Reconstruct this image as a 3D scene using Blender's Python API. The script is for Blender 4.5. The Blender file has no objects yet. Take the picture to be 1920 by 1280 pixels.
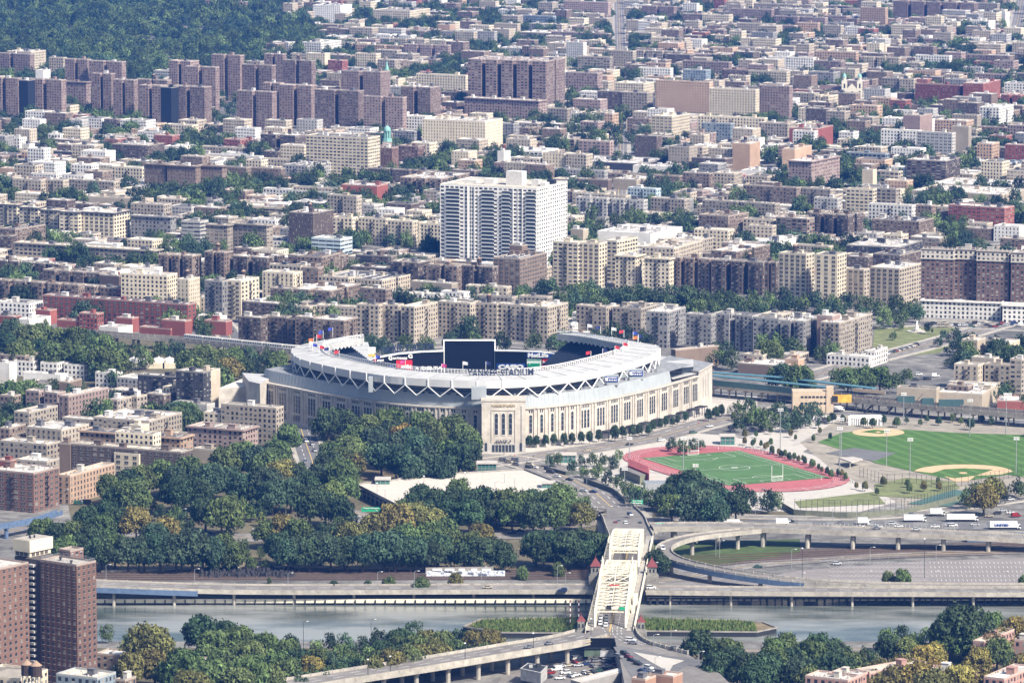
import bpy, math, random
from mathutils import Vector, Matrix
R = math.radians
sin, cos, pi, hypot, atan2 = math.sin, math.cos, math.pi, math.hypot, math.atan2
scn = bpy.context.scene
COL = scn.collection
# ---------------------------------------------------------------- camera
H, F, TILT = 450.0, 9000.0, math.atan(1220 / 9000.0)
cam = bpy.data.cameras.new('camera')
cam.sensor_width = 36; cam.lens = 36 * F / 1920; cam.clip_start = 5; cam.clip_end = 40000
co = bpy.data.objects.new('camera', cam); COL.objects.link(co)
co.location = (0, 0, H); co.rotation_euler = (pi / 2 - TILT, 0, 0)
scn.camera = co
# ---------------------------------------------------------------- world, sun, exposure
SUN_AZ, SUN_EL = 134.0, 44.0        # azimuth clockwise from +Y (the viewing direction)
w = bpy.data.worlds.new('World'); scn.world = w; w.use_nodes = True
nt = w.node_tree; nt.nodes.clear()
out = nt.nodes.new('ShaderNodeOutputWorld'); bg = nt.nodes.new('ShaderNodeBackground')
sky = nt.nodes.new('ShaderNodeTexSky'); sky.sky_type = 'NISHITA'; sky.sun_disc = False
sky.sun_elevation = R(SUN_EL); sky.sun_rotation = R(SUN_AZ); sky.dust_density = 2.0; sky.air_density = 1.2
bg.inputs[1].default_value = 0.082
nt.links.new(sky.outputs[0], bg.inputs[0]); nt.links.new(bg.outputs[0], out.inputs[0])
sl = bpy.data.lights.new('sun', 'SUN'); sl.energy = 5.0; sl.angle = R(6); sl.color = (1, .92, .80)
so = bpy.data.objects.new('sun', sl); COL.objects.link(so)
sd = Vector((sin(R(SUN_AZ)) * cos(R(SUN_EL)), cos(R(SUN_AZ)) * cos(R(SUN_EL)), sin(R(SUN_EL))))
so.rotation_euler = sd.to_track_quat('Z', 'Y').to_euler(); so.location = (0, 1000, 800)
vs = scn.view_settings
vs.view_transform = 'Standard'; vs.look = 'None'; vs.gamma = 1; vs.use_curve_mapping = False; vs.exposure = 0.90
scn.cycles.max_bounces = 5; scn.cycles.diffuse_bounces = 2; scn.cycles.glossy_bounces = 2
scn.cycles.volume_bounces = 0; scn.cycles.transmission_bounces = 2; scn.cycles.use_denoising = True
# ---------------------------------------------------------------- pixel <-> ground
ST, CT = sin(TILT), cos(TILT)
def P(px, py, z=0.0):
    a = (px - 960) / F; b = (640 - py) / F
    k = (z - H) / (-ST + b * CT)
    return Vector((a * k, (CT + b * ST) * k, z))
def depth(p): return p[1] * CT + (H - p[2]) * ST
def scale(py, z=0): return F / depth(P(960, py, z))
def proj(p):
    d = depth(p); up = p[1] * ST - (H - p[2]) * CT
    return 960 + F * p[0] / d, 640 - F * up / d
def XatY(px, Y, z=0): return (px - 960) / F * (Y * CT + (H - z) * ST)
# ---------------------------------------------------------------- materials
MATS = {}
class NT:
    def __init__(s, name, rough=.8, spec=.3, metal=0):
        m = bpy.data.materials.new(name); m.use_nodes = True
        s.m = m; s.t = m.node_tree; s.b = s.t.nodes['Principled BSDF']
        s.b.inputs['Roughness'].default_value = rough
        s.b.inputs['Specular IOR Level'].default_value = spec
        s.b.inputs['Metallic'].default_value = metal
    def n(s, ty, **kw):
        nd = s.t.nodes.new(ty)
        for k, v in kw.items():
            if isinstance(k, str) and hasattr(nd, k): setattr(nd, k, v)
        return nd
    def L(s, a, b): s.t.links.new(a, b)
    def put(s, sock, v):
        if hasattr(v, 'is_linked') or hasattr(v, 'links'): s.L(v, sock)
        else: sock.default_value = v
    def math(s, op, a, b=0.0, c=None):
        nd = s.n('ShaderNodeMath', operation=op); s.put(nd.inputs[0], a); s.put(nd.inputs[1], b)
        if c is not None: s.put(nd.inputs[2], c)
        return nd.outputs[0]
    def mix(s, f, a, b, ty='MIX'):
        nd = s.n('ShaderNodeMixRGB', blend_type=ty)
        s.put(nd.inputs[0], f)
        for i, v in ((1, a), (2, b)):
            if isinstance(v, tuple): v = tuple(v[:3]) + (1,)
            s.put(nd.inputs[i], v)
        return nd.outputs[0]
    def noise(s, scale, vec=None, detail=3, rough=.6):
        nd = s.n('ShaderNodeTexNoise'); nd.inputs['Scale'].default_value = scale
        nd.inputs['Detail'].default_value = detail; nd.inputs['Roughness'].default_value = rough
        if vec is not None: s.L(vec, nd.inputs['Vector'])
        return nd.outputs['Fac']
    def ramp(s, v, p):
        nd = s.n('ShaderNodeValToRGB'); s.L(v, nd.inputs[0]); e = nd.color_ramp.elements
        while len(e) < len(p): e.new(.5)
        for i, (q, c) in enumerate(p):
            e[i].position = q; e[i].color = tuple(c[:3]) + (1,) if isinstance(c, tuple) else (c, c, c, 1)
        return nd.outputs[0]
    def pos(s): return s.n('ShaderNodeNewGeometry').outputs['Position']
    def done(s, col):
        if isinstance(col, tuple): s.b.inputs[0].default_value = tuple(col[:3]) + (1,)
        else: s.L(col, s.b.inputs[0])
        return s.m
def G(v): return (v, v, v)
def mat(name, col, rough=.8, var=.18, sc=.6, spec=.3, metal=0, sc2=None):
    if name in MATS: return MATS[name]
    m = NT(name, rough, spec, metal)
    f = m.noise(sc, m.pos(), 5, .65)
    f = m.ramp(f, [(.25, 1 - var * 1.4), (.75, 1 + var * .6)])
    c = m.mix(1, tuple(col), f, 'MULTIPLY')
    if sc2:
        g = m.ramp(m.noise(sc2, m.pos(), 3), [(.3, 1 - var), (.7, 1.0)])
        c = m.mix(1, c, g, 'MULTIPLY')
    MATS[name] = m.done(c)
    return MATS[name]
def mat_obj(name, rough=.5, var=.1, sc=1.0, spec=.4, metal=0):
    """colour from the object's own colour"""
    if name in MATS: return MATS[name]
    m = NT(name, rough, spec, metal)
    oi = m.n('ShaderNodeObjectInfo')
    f = m.ramp(m.noise(sc, m.pos(), 4), [(.25, 1 - var * 1.3), (.75, 1 + var * .5)])
    MATS[name] = m.done(m.mix(1, oi.outputs['Color'], f, 'MULTIPLY'))
    return MATS[name]
def wallmat(style):
    """brick or concrete wall; UV counts bays and floors"""
    name = 'wall_' + style
    if name in MATS: return MATS[name]
    m = NT(name, .85, .2)
    oi = m.n('ShaderNodeObjectInfo'); uv = m.n('ShaderNodeTexCoord').outputs['UV']
    sp = m.n('ShaderNodeSeparateXYZ'); m.L(uv, sp.inputs[0]); u, v = sp.outputs[0], sp.outputs[1]
    fu = m.math('FRACT', u); fv = m.math('FRACT', v)
    iu = m.math('FLOOR', u); iv = m.math('FLOOR', v)
    cb = m.n('ShaderNodeCombineXYZ'); m.L(iu, cb.inputs[0]); m.L(iv, cb.inputs[1]); m.L(oi.outputs['Random'], cb.inputs[2])
    wn = m.n('ShaderNodeTexWhiteNoise', noise_dimensions='3D'); m.L(cb.outputs[0], wn.inputs['Vector'])
    hw, hh, cy = dict(apt=(.235, .30, .52), wide=(.33, .25, .52), slit=(.14, .30, .52), pair=(.30, .25, .52),
                      proj=(.23, .27, .55), band=(.47, .22, .52), plain=(0, 0, .5), industrial=(.36, .3, .5))[style]
    def inside(x, c, h):
        return m.math('LESS_THAN', m.math('ABSOLUTE', m.math('SUBTRACT', x, c)), h)
    win = m.math('MULTIPLY', inside(fu, .5, hw), inside(fv, cy, hh))
    if style == 'pair': win = m.math('MULTIPLY', win, m.math('SUBTRACT', 1.0, inside(fu, .5, .05)))
    ok = m.math('LESS_THAN', v, 59.0)
    win = m.math('MULTIPLY', win, ok)
    frame = m.math('MULTIPLY', inside(fu, .5, hw + .05), inside(fv, cy - .03, hh + .05))
    frame = m.math('MULTIPLY', frame, ok)
    if style == 'plain': win = m.math('MULTIPLY', win, 0.0); frame = m.math('MULTIPLY', win, 0.0)
    pane = m.ramp(wn.outputs['Value'], [(.0, (.012, .015, .02)), (.6, (.03, .035, .045)), (.86, (.08, .08, .08)), (.96, (.25, .24, .22))])
    # air conditioners and half-drawn blinds in the lower or upper part of some windows
    wc = m.n('ShaderNodeSeparateColor'); m.L(wn.outputs['Color'], wc.inputs[0])
    ac = m.math('MULTIPLY', m.math('LESS_THAN', fv, cy - hh * .35), m.math('GREATER_THAN', wc.outputs[1], .8))
    bl = m.math('MULTIPLY', m.math('GREATER_THAN', fv, cy + hh * .2), m.math('GREATER_THAN', wc.outputs[2], .78))
    pane = m.mix(m.math('MAXIMUM', ac, bl), pane, (.30, .295, .28))
    n1 = m.ramp(m.noise(.12, m.pos(), 5, .7), [(.3, .82), (.7, 1.1)])
    n2 = m.ramp(m.noise(1.3, m.pos(), 3, .7), [(.3, .86), (.7, 1.1)])
    vr = m.math('MULTIPLY_ADD', oi.outputs['Random'], .24, .88)
    c = m.mix(1, oi.outputs['Color'], n1, 'MULTIPLY'); c = m.mix(1, c, n2, 'MULTIPLY')
    cv = m.n('ShaderNodeCombineXYZ'); [m.L(vr, cv.inputs[i]) for i in range(3)]
    c = m.mix(1, c, cv.outputs[0], 'MULTIPLY')
    band = m.math('GREATER_THAN', v, 60.0)            # parapet coping
    lint = m.math('MULTIPLY', frame, .12)
    c = m.mix(lint, c, (.42, .40, .36))
    c = m.mix(m.math('MULTIPLY', band, .35), c, (.6, .56, .5))
    c = m.mix(win, c, pane)
    rr = m.math('MULTIPLY_ADD', win, -.55, .85); m.L(rr, m.b.inputs['Roughness'])
    MATS[name] = m.done(c)
    return MATS[name]
# ---------------------------------------------------------------- mesh builder
class MB:
    def __init__(s): s.v = []; s.f = []; s.m = []; s.uv = []
    def face(s, pts, m=0, uv=None):
        i = len(s.v); s.v += [tuple(p) for p in pts]; n = len(pts)
        s.f.append(tuple(range(i, i + n))); s.m.append(m); s.uv.append(uv or [(0, 90)] * n)
    def box(s, c, d, rz=0, m=0, top=None):
        cx, cy, cz = c; dx, dy, dz = d[0] / 2, d[1] / 2, d[2] / 2; C_, S_ = cos(rz), sin(rz)
        p = [(cx + x * dx * C_ - y * dy * S_, cy + x * dx * S_ + y * dy * C_, cz + z * dz)
             for z in (-1, 1) for x, y in ((-1, -1), (1, -1), (1, 1), (-1, 1))]
        for q, mm in (((0, 3, 2, 1), m), ((4, 5, 6, 7), m if top is None else top), ((0, 1, 5, 4), m), ((1, 2, 6, 5), m), ((2, 3, 7, 6), m), ((3, 0, 4, 7), m)):
            s.face([p[i] for i in q], mm)
    def bar(s, a, b, w, h=None, m=0):
        """square bar between two points"""
        a, b = Vector(a), Vector(b); d = b - a
        if d.length < 1e-4: return
        h = h or w; d.normalize()
        up = Vector((0, 0, 1)) if abs(d.z) < .95 else Vector((0, 1, 0))
        x = d.cross(up).normalized() * w / 2; y = x.cross(d).normalized() * h / 2
        q = [a - x - y, a + x - y, a + x + y, a - x + y, b - x - y, b + x - y, b + x + y, b - x + y]
        for f in ((0, 1, 2, 3), (7, 6, 5, 4), (0, 4, 5, 1), (1, 5, 6, 2), (2, 6, 7, 3), (3, 7, 4, 0)):
            s.face([q[i] for i in f], m)
    def cyl(s, c, r, z0, z1, n=8, m=0, r2=None, cap=True):
        r2 = r if r2 is None else r2
        a = [(c[0] + r * cos(2 * pi * i / n), c[1] + r * sin(2 * pi * i / n), z0) for i in range(n)]
        b = [(c[0] + r2 * cos(2 * pi * i / n), c[1] + r2 * sin(2 * pi * i / n), z1) for i in range(n)]
        for i in range(n):
            j = (i + 1) % n
            if r2 > 1e-3: s.face([a[i], a[j], b[j], b[i]], m)
            else: s.face([a[i], a[j], b[i]], m)
        if cap and r2 > 1e-3: s.face(b, m)
        if cap: s.face(a[::-1], m)
    def prism(s, poly, z0, z1, m=0, top=None, bottom=False):
        """poly counter-clockwise from above"""
        n = len(poly)
        for i in range(n):
            a, b = poly[i], poly[(i + 1) % n]
            s.face([(a[0], a[1], z0), (b[0], b[1], z0), (b[0], b[1], z1), (a[0], a[1], z1)], m)
        s.face([(p[0], p[1], z1) for p in poly], m if top is None else top)
        if bottom: s.face([(p[0], p[1], z0) for p in poly][::-1], m)
    def mesh(s, name, mats, off=(0, 0, 0), smooth=False):
        me = bpy.data.meshes.new(name)
        ox, oy, oz = off
        me.from_pydata([(x - ox, y - oy, z - oz) for x, y, z in s.v], [], s.f)
        for m in (mats if isinstance(mats, (list, tuple)) else [mats]): me.materials.append(m)
        me.polygons.foreach_set('material_index', s.m)
        ul = me.uv_layers.new(name='UVMap')
        ul.data.foreach_set('uv', [c for f in s.uv for p in f for c in p])
        if smooth: me.polygons.foreach_set('use_smooth', [True] * len(s.f))
        me.update()
        return me
    def build(s, name, mats, parent=None, off=None, smooth=False, color=None):
        """world coordinates in; the parent's origin is taken off"""
        if off is None: off = tuple(parent.location) if parent is not None else (0, 0, 0)
        return link(name, s.mesh(name, mats, off, smooth), parent, color=color)
def link(name, me, parent=None, loc=None, rz=0, color=None):
    o = bpy.data.objects.new(name, me); COL.objects.link(o)
    if parent is not None: o.parent = parent
    if loc is not None: o.location = loc
    if rz: o.rotation_euler = (0, 0, rz)
    if color: o.color = tuple(color[:3]) + (1,)
    return o
AUTO = []
def tag(o, label=None, cat=None, group=None, kind=None, auto=None, at=None):
    if label: o['label'] = label
    if cat: o['category'] = cat
    if group: o['group'] = group
    if kind: o['kind'] = kind
    if auto: AUTO.append((o, auto, proj(at if at is not None else o.location)))
    return o
def thing(name, loc, rz=0, **kw):
    o = bpy.data.objects.new(name, None); COL.objects.link(o); o.empty_display_size = 1
    o.location = loc; o.rotation_euler = (0, 0, rz)
    return tag(o, **kw)
def solid(name, mb, mats, base, **kw):
    """a thing that is one mesh; base = its origin"""
    o = link(name, mb.mesh(name, mats, base), None, base)
    return tag(o, **kw)
def origin(mb):
    xs = [p[0] for p in mb.v]; ys = [p[1] for p in mb.v]; zs = [p[2] for p in mb.v]
    return ((min(xs) + max(xs)) / 2, (min(ys) + max(ys)) / 2, min(zs))
def area(poly): return sum(a[0] * b[1] - b[0] * a[1] for a, b in zip(poly, poly[1:] + poly[:1])) / 2
def ccw(poly): return poly if area(poly) > 0 else poly[::-1]
def inset(poly, d):
    n = len(poly); r = []
    for i in range(n):
        a, b, c = Vector(poly[i - 1][:2]), Vector(poly[i][:2]), Vector(poly[(i + 1) % n][:2])
        u = (b - a).normalized(); v = (c - b).normalized()
        n1 = Vector((-u.y, u.x)); n2 = Vector((-v.y, v.x)); k = n1 + n2
        q = max(k.dot(k), .3)
        r.append(tuple(b + k * (2 * d / q)))
    return r
def smooth_line(pts, n=6):
    """Catmull-Rom through 3-D points"""
    pts = [Vector(p) for p in pts]; q = [pts[0] * 2 - pts[1]] + pts + [pts[-1] * 2 - pts[-2]]; r = []
    for i in range(1, len(q) - 2):
        for j in range(n):
            t = j / n; a, b, c, d = q[i - 1:i + 3]
            r.append(.5 * ((2 * b) + (c - a) * t + (2 * a - 5 * b + 4 * c - d) * t * t + (3 * b - a - 3 * c + d) * t ** 3))
    r.append(pts[-1]); return r
def offset_line(pts, d):
    r = []
    for i, p in enumerate(pts):
        a = pts[max(i - 1, 0)]; b = pts[min(i + 1, len(pts) - 1)]; t = Vector((b[0] - a[0], b[1] - a[1])).normalized()
        r.append(Vector((p[0] - t.y * d, p[1] + t.x * d, p[2])))
    return r
def resample(pts, step):
    pts = [Vector(p) for p in pts]; ds = [0]
    for a, b in zip(pts, pts[1:]): ds.append(ds[-1] + (b - a).length)
    n = max(1, round(ds[-1] / step)); r = []; k = 0
    for i in range(n + 1):
        s = ds[-1] * i / n
        while k < len(ds) - 2 and ds[k + 1] < s: k += 1
        t = (s - ds[k]) / max(1e-6, ds[k + 1] - ds[k]); r.append(pts[k].lerp(pts[k + 1], min(max(t, 0), 1)))
    return r
def strip(mb, L, Rr, m=0):
    for a, b, c, d in zip(L, Rr, Rr[1:], L[1:]): mb.face([a, d, c, b] if False else [b, c, d, a], m)
def inpoly(x, y, poly):
    c = False; n = len(poly)
    for i in range(n):
        x1, y1 = poly[i][:2]; x2, y2 = poly[i - 1][:2]
        if (y1 > y) != (y2 > y) and x < (x2 - x1) * (y - y1) / (y2 - y1) + x1: c = not c
    return c
rnd = random.Random(7)
TEXTS = {}
def text_mesh(s, bold=0.0):
    """verts/faces of a line of lettering, unit height, centred on x"""
    if s in TEXTS: return TEXTS[s]
    cu = bpy.data.curves.new('lettering', 'FONT'); cu.body = s; cu.align_x = 'CENTER'; cu.size = 1.0
    cu.extrude = .03; cu.offset = bold; cu.resolution_u = 2
    o = bpy.data.objects.new('lettering', cu); COL.objects.link(o)
    dg = bpy.context.evaluated_depsgraph_get()
    me = bpy.data.meshes.new_from_object(o.evaluated_get(dg))
    vv = [tuple(v.co) for v in me.vertices]; ff = [tuple(p.vertices) for p in me.polygons]
    COL.objects.unlink(o); bpy.data.objects.remove(o); bpy.data.meshes.remove(me)
    TEXTS[s] = (vv, ff); return TEXTS[s]
def lettering(mb, s, a, b, h, m=0, bold=.02, proud=.15):
    """write s between ground-plan points a and b (3-D, left to right as read), letter height h"""
    vv, ff = text_mesh(s, bold); a, b = Vector(a), Vector(b)
    x0 = min(v[0] for v in vv); x1 = max(v[0] for v in vv); y0 = min(v[1] for v in vv); y1 = max(v[1] for v in vv)
    d = b - a; n = Vector((d.y, -d.x, 0)).normalized(); i0 = len(mb.v)
    for v in vv:
        p = a + d * ((v[0] - x0) / (x1 - x0)) + Vector((0, 0, 1)) * ((v[1] - y0) / (y1 - y0) * h) + n * (proud + v[2] * 6)
        mb.v.append(tuple(p))
    for f in ff:
        mb.f.append(tuple(i + i0 for i in f)); mb.m.append(m); mb.uv.append([(0, 90)] * len(f))
# ================================================================ ground, river, roads
def PX(l, z=0): return [P(x, y, z) for x, y in l]
def struct(name, mb, mats): return tag(mb.build(name, mats), kind='structure')
m = NT('earth', .95, .1)
pz = m.pos()
f1 = m.ramp(m.noise(.012, pz, 6, .7), [(.32, (.10, .10, .095)), (.5, (.17, .165, .155)), (.66, (.26, .25, .23))])
f2 = m.ramp(m.noise(.09, pz, 4, .7), [(.4, .65), (.62, 1.15)])
M_EARTH = m.done(m.mix(1, f1, f2, 'MULTIPLY'))
YN, YF = P(960, 1213, -3).y, P(960, 1123, -3).y
g = MB()
prof = [(1200, 0), (YN, 0), (YN + 1, -7), (YF - 1, -7), (YF, 0), (16000, 0)]
xs = [-4000, -1500, -500, 0, 500, 1500, 4000]
for (y0, z0), (y1, z1) in zip(prof, prof[1:]):
    for x0, x1 in zip(xs, xs[1:]): g.face([(x0, y0, z0), (x1, y0, z0), (x1, y1, z1), (x0, y1, z1)])
struct('ground', g, M_EARTH)
m = NT('river_water', .1, .5)
n = m.noise(1, None, 5, .6)
tcm = m.n('ShaderNodeMapping'); tcm.inputs['Scale'].default_value = (.06, .22, .1); m.L(m.pos(), tcm.inputs[0])
nz = m.noise(1.6, tcm.outputs[0], 6, .62)
tc2 = m.n('ShaderNodeMapping'); tc2.inputs['Scale'].default_value = (.012, .03, .1); m.L(m.pos(), tc2.inputs[0])
nb = m.noise(1.0, tc2.outputs[0], 3, .6)
bp = m.n('ShaderNodeBump'); bp.inputs['Strength'].default_value = .4; bp.inputs['Distance'].default_value = .3
m.L(nz, bp.inputs['Height']); m.L(bp.outputs[0], m.b.inputs['Normal'])
m.L(m.ramp(nb, [(.38, .04), (.62, .26)]), m.b.inputs['Roughness'])
m.b.inputs['IOR'].default_value = 1.33
m.done(m.mix(m.ramp(nb, [(.40, 0.), (.60, 1.)]), (.055, .07, .06), (.23, .24, .225)))  # sky reflection put into the water colour as pale silvery patches
wt = MB(); wt.face([(-3000, YN - .5, -3), (3000, YN - .5, -3), (3000, YF + .5, -3), (-3000, YF + .5, -3)])
struct('river', wt, m.m)
M_ASPH = mat('asphalt', (.15, .15, .152), .9, .22, .25, sc2=.03)
M_ASPH2 = mat('old_asphalt', (.215, .20, .185), .9, .25, .2, sc2=.03)
M_CONC = mat('concrete', (.44, .41, .355), .85, .28, .3, sc2=.05)
M_CONCD = mat('stained_concrete', (.33, .31, .28), .9, .3, .25, sc2=.04)
M_PLAZA = mat('plaza_paving', (.46, .43, .39), .85, .12, .3, sc2=.06)
M_GRASS = mat('lawn', (.075, .115, .035), .95, .35, .15, sc2=.02)
M_DRY = mat('dry_grass', (.24, .19, .11), .95, .4, .15, sc2=.02)
M_UNDER = mat('wood_floor', (.13, .115, .07), .95, .4, .1)
M_MARK = mat('white_paint', (.72, .72, .70), .7, .15, 1)
M_YEL = mat('yellow_paint', (.70, .48, .12), .7, .15, 1)
M_DARK = mat('dark_steel', (.035, .038, .042), .6, .2, 1, metal=.3)
M_STEEL = mat('galvanised_steel', (.34, .36, .37), .5, .15, 1, metal=.4)
M_BLUE = mat('blue_girder_paint', (.10, .15, .24), .5, .2, .4)
M_RAIL = mat('ballast', (.12, .10, .09), .95, .35, .5, sc2=.05)
M_CREAM = mat('cream_bridge_paint', (.72, .67, .54), .55, .16, .5)
M_STONE = mat('granite_masonry', (.30, .29, .26), .9, .35, .9, sc2=.1)
M_RED = mat('red_tiles', (.17, .045, .045), .8, .2, .8)
M_WHITE = mat('white_metal', (.78, .78, .77), .5, .1, .4)
M_GLASS = mat('dark_glass', (.03, .04, .05), .12, .2, .3, spec=.6)
M_GREENGL = mat('green_glass', (.05, .16, .13), .2, .2, .3, spec=.6)
M_GSIGN = mat('green_sign', (.02, .32, .16), .5, .05, .5)
M_TAN = mat('tan_render', (.50, .40, .29), .85, .15, .3)
ROADS = []; ZS = [0]
def sheet(name, pts, mt, z): 
    ZS[0] += 1; z = .01 + ZS[0] * .006; g = MB(); q = [P(x, y, 0) for x, y in pts]; g.face([(p.x, p.y, z) for p in ccw(q)]); return struct(name, g, mt)
def road(name, pts, width, mt, z=.06, lanes=0, walk=0, line=True):
    ZS[0] += 1; z = .12 + ZS[0] * .005
    c = resample(smooth_line([P(x, y, 0) for x, y in pts]), 8); ROADS.append((c, width / 2 + walk)); c = [Vector((p.x, p.y, z)) for p in c]
    g = MB(); L_, R_ = offset_line(c, width / 2), offset_line(c, -width / 2)
    for a, b, e, d in zip(L_, R_, R_[1:], L_[1:]): g.face([a, b, e, d])
    if lanes:
        for k in range(1, lanes):
            o = -width / 2 + width * k / lanes; q = offset_line(c, o); mid = (k * 2 == lanes)
            a_, b_ = offset_line(q, .16), offset_line(q, -.16)
            for i in range(len(q) - 1):
                if mid or i % 2 == 0:
                    g.face([(v.x, v.y, z + .03) for v in (a_[i], b_[i], b_[i + 1], a_[i + 1])], 2 if mid else 1)
    if walk:
        for sg in (1, -1):
            a_, b_ = offset_line(c, sg * width / 2), offset_line(c, sg * (width / 2 + walk))
            for i in range(len(c) - 1):
                q = [a_[i], a_[i + 1], b_[i + 1], b_[i]]
                if sg < 0: q = q[::-1]
                g.prism([(v.x, v.y) for v in q][::-1], 0, z + .14, 3)
    struct(name, g, [mt, M_MARK, M_YEL, M_CONC]); return c
# greens and pavings
sheet('park_ground', [(150, 1062), (120, 905), (540, 815), (640, 770), (900, 775), (905, 850), (900, 880), (1010, 915), (1125, 955), (1122, 1066), (400, 1066)], M_UNDER, .02)
sheet('park_ground', [(1222, 990), (1225, 925), (1300, 900), (1480, 915), (1480, 965), (1300, 985)], M_UNDER, .02)
sheet('park_ground', [(-40, 705), (-40, 610), (300, 630), (540, 655), (560, 700), (400, 745), (100, 730)], M_UNDER, .02)
sheet('riverside_park_ground', [(100, 1290), (100, 1214), (1080, 1214), (1000, 1245), (560, 1300)], M_UNDER, .03)
sheet('riverside_park_ground', [(1200, 1214), (2000, 1214), (2100, 1330), (1330, 1330), (1300, 1240)], M_UNDER, .03)
sheet('dry_bank', [(690, 905), (660, 880), (690, 865), (760, 850), (780, 890)], M_DRY, .05)
sheet('dry_bank', [(170, 1075), (170, 1058), (560, 1060), (1100, 1064), (1100, 1074)], M_DRY, .05)
sheet('plaza', [(560, 800), (700, 830), (900, 868), (985, 868), (1200, 830), (1420, 770), (1420, 740), (1340, 735), (900, 790), (500, 745)], M_PLAZA, .04)
sheet('plaza', [(1020, 872), (1190, 832), (1300, 812), (1420, 820), (1500, 845), (1580, 872), (1690, 900), (1720, 930), (1610, 960), (1400, 958), (1150, 915)], M_PLAZA, .04)
sheet('plaza', [(1400, 818), (1560, 770), (1600, 790), (1560, 815), (1500, 850)], M_PLAZA, .05)
sheet('field_surround', [(1500, 830), (1590, 775), (1960, 790), (1960, 925), (1700, 950), (1560, 880)], mat('worn_ground', (.30, .27, .22), .95, .3, .1), .05)
sheet('railway_ballast', [(150, 1090), (150, 1072), (1110, 1066), (1110, 1086)], M_RAIL, .06)
sheet('railway_ballast', [(1215, 1072), (1215, 1040), (1400, 1032), (1960, 1010), (1960, 1036), (1400, 1058)], M_RAIL, .06)
sheet('highway_verge', [(1222, 1078), (1222, 1018), (1500, 1010), (1500, 1036)], M_GRASS, .05)
sheet('parking_lot', [(1370, 1094), (1500, 1069), (1720, 1052), (1960, 1044), (1960, 1108), (1540, 1104)], mat('worn_parking_asphalt', (.235, .215, .205), .9, .15, .3, sc2=.04), .08)
sheet('yard', [(1216, 1108), (1216, 1066), (1380, 1060), (1380, 1106)], mat('yard_asphalt', (.20, .19, .185), .9, .3, .15), .07)
sheet('roadway_lot', [(900, 1330), (960, 1240), (1110, 1215), (1200, 1260), (1240, 1330)], M_ASPH2, .05)
sheet('monument_park_lawn', [(1636, 650), (1640, 612), (1790, 615), (1800, 640), (1760, 662), (1690, 668)], mat('patchy_lawn', (.17, .19, .08), .95, .35, .12), .06)
# parking bays
g = MB()
for i in range(46):
    for j in range(6):
        x = 1560 + i * 8; y = 1056 + j * 8.2
        if x > 1920 or y > 1099: continue
        a = P(x + j * 1.5, y, .3); L_ = 5.0; dx = 2.5 if x < 1740 else 0
        g.face([a + Vector((0, 0, 0)), a + Vector((.22, 0, 0)), a + Vector((.22 - dx, L_, 0)), a + Vector((-dx, L_, 0))])
struct('parking_bay_lines', g, M_MARK)
# railway lines
g = MB()
for x0, x1, ys in ((150, 1110, (1069, 1073, 1077, 1081, 1085)),):
    for y in ys: g.bar(P(x0, y, .35), P(x1, y - 1, .35), .35, .35)
for k in range(5): 
    q = smooth_line([P(1216, 1046 + k * 5, .35), P(1400, 1038 + k * 4, .35), P(1960, 1016 + k * 4, .35)])
    for a, b in zip(q, q[1:]): g.bar(a, b, .35, .35)
tag(g.build('railway_track', mat('rusty_rail', (.10, .06, .04), .6, .2, 1)), kind='structure')
# roads
road('road', [(1178, 1000), (1170, 975), (1140, 945), (1108, 918), (1066, 896), (1010, 874), (940, 860), (880, 858)], 26, M_ASPH2, .08, 6, 3)
road('road', [(880, 872), (1000, 856), (1100, 843), (1220, 822), (1320, 795), (1420, 776), (1520, 762), (1600, 760)], 24, M_ASPH2, .07, 4, 3)
road('road', [(560, 790), (568, 815), (577, 840), (588, 875), (590, 915), (600, 950), (680, 985)], 15, M_ASPH, .07, 4, 3)
road('road', [(-60, 985), (110, 1002), (400, 1008), (800, 1004), (1080, 1002)], 26, M_ASPH2, .07, 6)
road('road', [(600, 940), (680, 965), (760, 985), (900, 996), (1100, 985), (1140, 960)], 9, M_ASPH2, .09, 2)
road('road', [(1040, 985), (880, 978), (770, 962), (700, 950)], 8, M_ASPH, .10, 2)
road('road', [(1216, 1092), (1300, 1080), (1400, 1062), (1560, 1048), (1700, 1040), (1960, 1032)], 14, M_ASPH2, .10, 4)
road('road', [(1225, 976), (1330, 968), (1500, 971), (1650, 969), (1780, 955), (1960, 930)], 9, M_ASPH2, .09, 3, 2)
road('road', [(1225, 985), (1500, 984), (1960, 987)], 24, M_ASPH, .07, 7)
road('road', [(1380, 800), (1500, 776), (1640, 778), (1960, 795)], 16, M_ASPH, .06, 3, 3)
road('road', [(1500, 710), (1560, 695), (1640, 672), (1720, 652), (1800, 630), (1900, 600)], 20, M_ASPH2, .09, 4, 4)
road('road', [(1640, 612), (1720, 606), (1830, 612), (1960, 618)], 22, M_ASPH, .07, 4, 4)
road('road', [(440, 655), (425, 620), (395, 590)], 14, M_ASPH, .07, 2, 3)
road('road', [(560, 560), (1100, 556), (1640, 590), (1960, 600)], 26, M_ASPH, .06, 4, 4)
road('road', [(700, 655), (900, 645), (1100, 660)], 16, M_ASPH, .06, 2, 3)
road('avenue', [(1150, 560), (1158, 400), (1165, 200), (1162, 60), (1160, 0)], 13, M_ASPH2, .08, 4, 4)
road('avenue', [(1900, 80), (1912, 20), (1915, 0)], 14, M_ASPH2, .08, 4, 4)
road('road', [(1600, 470), (1900, 460)], 18, M_ASPH2, .08, 2, 4)
road('riverside_drive', [(420, 1250), (640, 1238), (760, 1232), (900, 1226), (1090, 1216)], 10, M_ASPH, .09, 2)
road('riverside_drive', [(1290, 1222), (1500, 1218), (1640, 1218), (1960, 1222)], 10, M_ASPH2, .09, 2)
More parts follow.
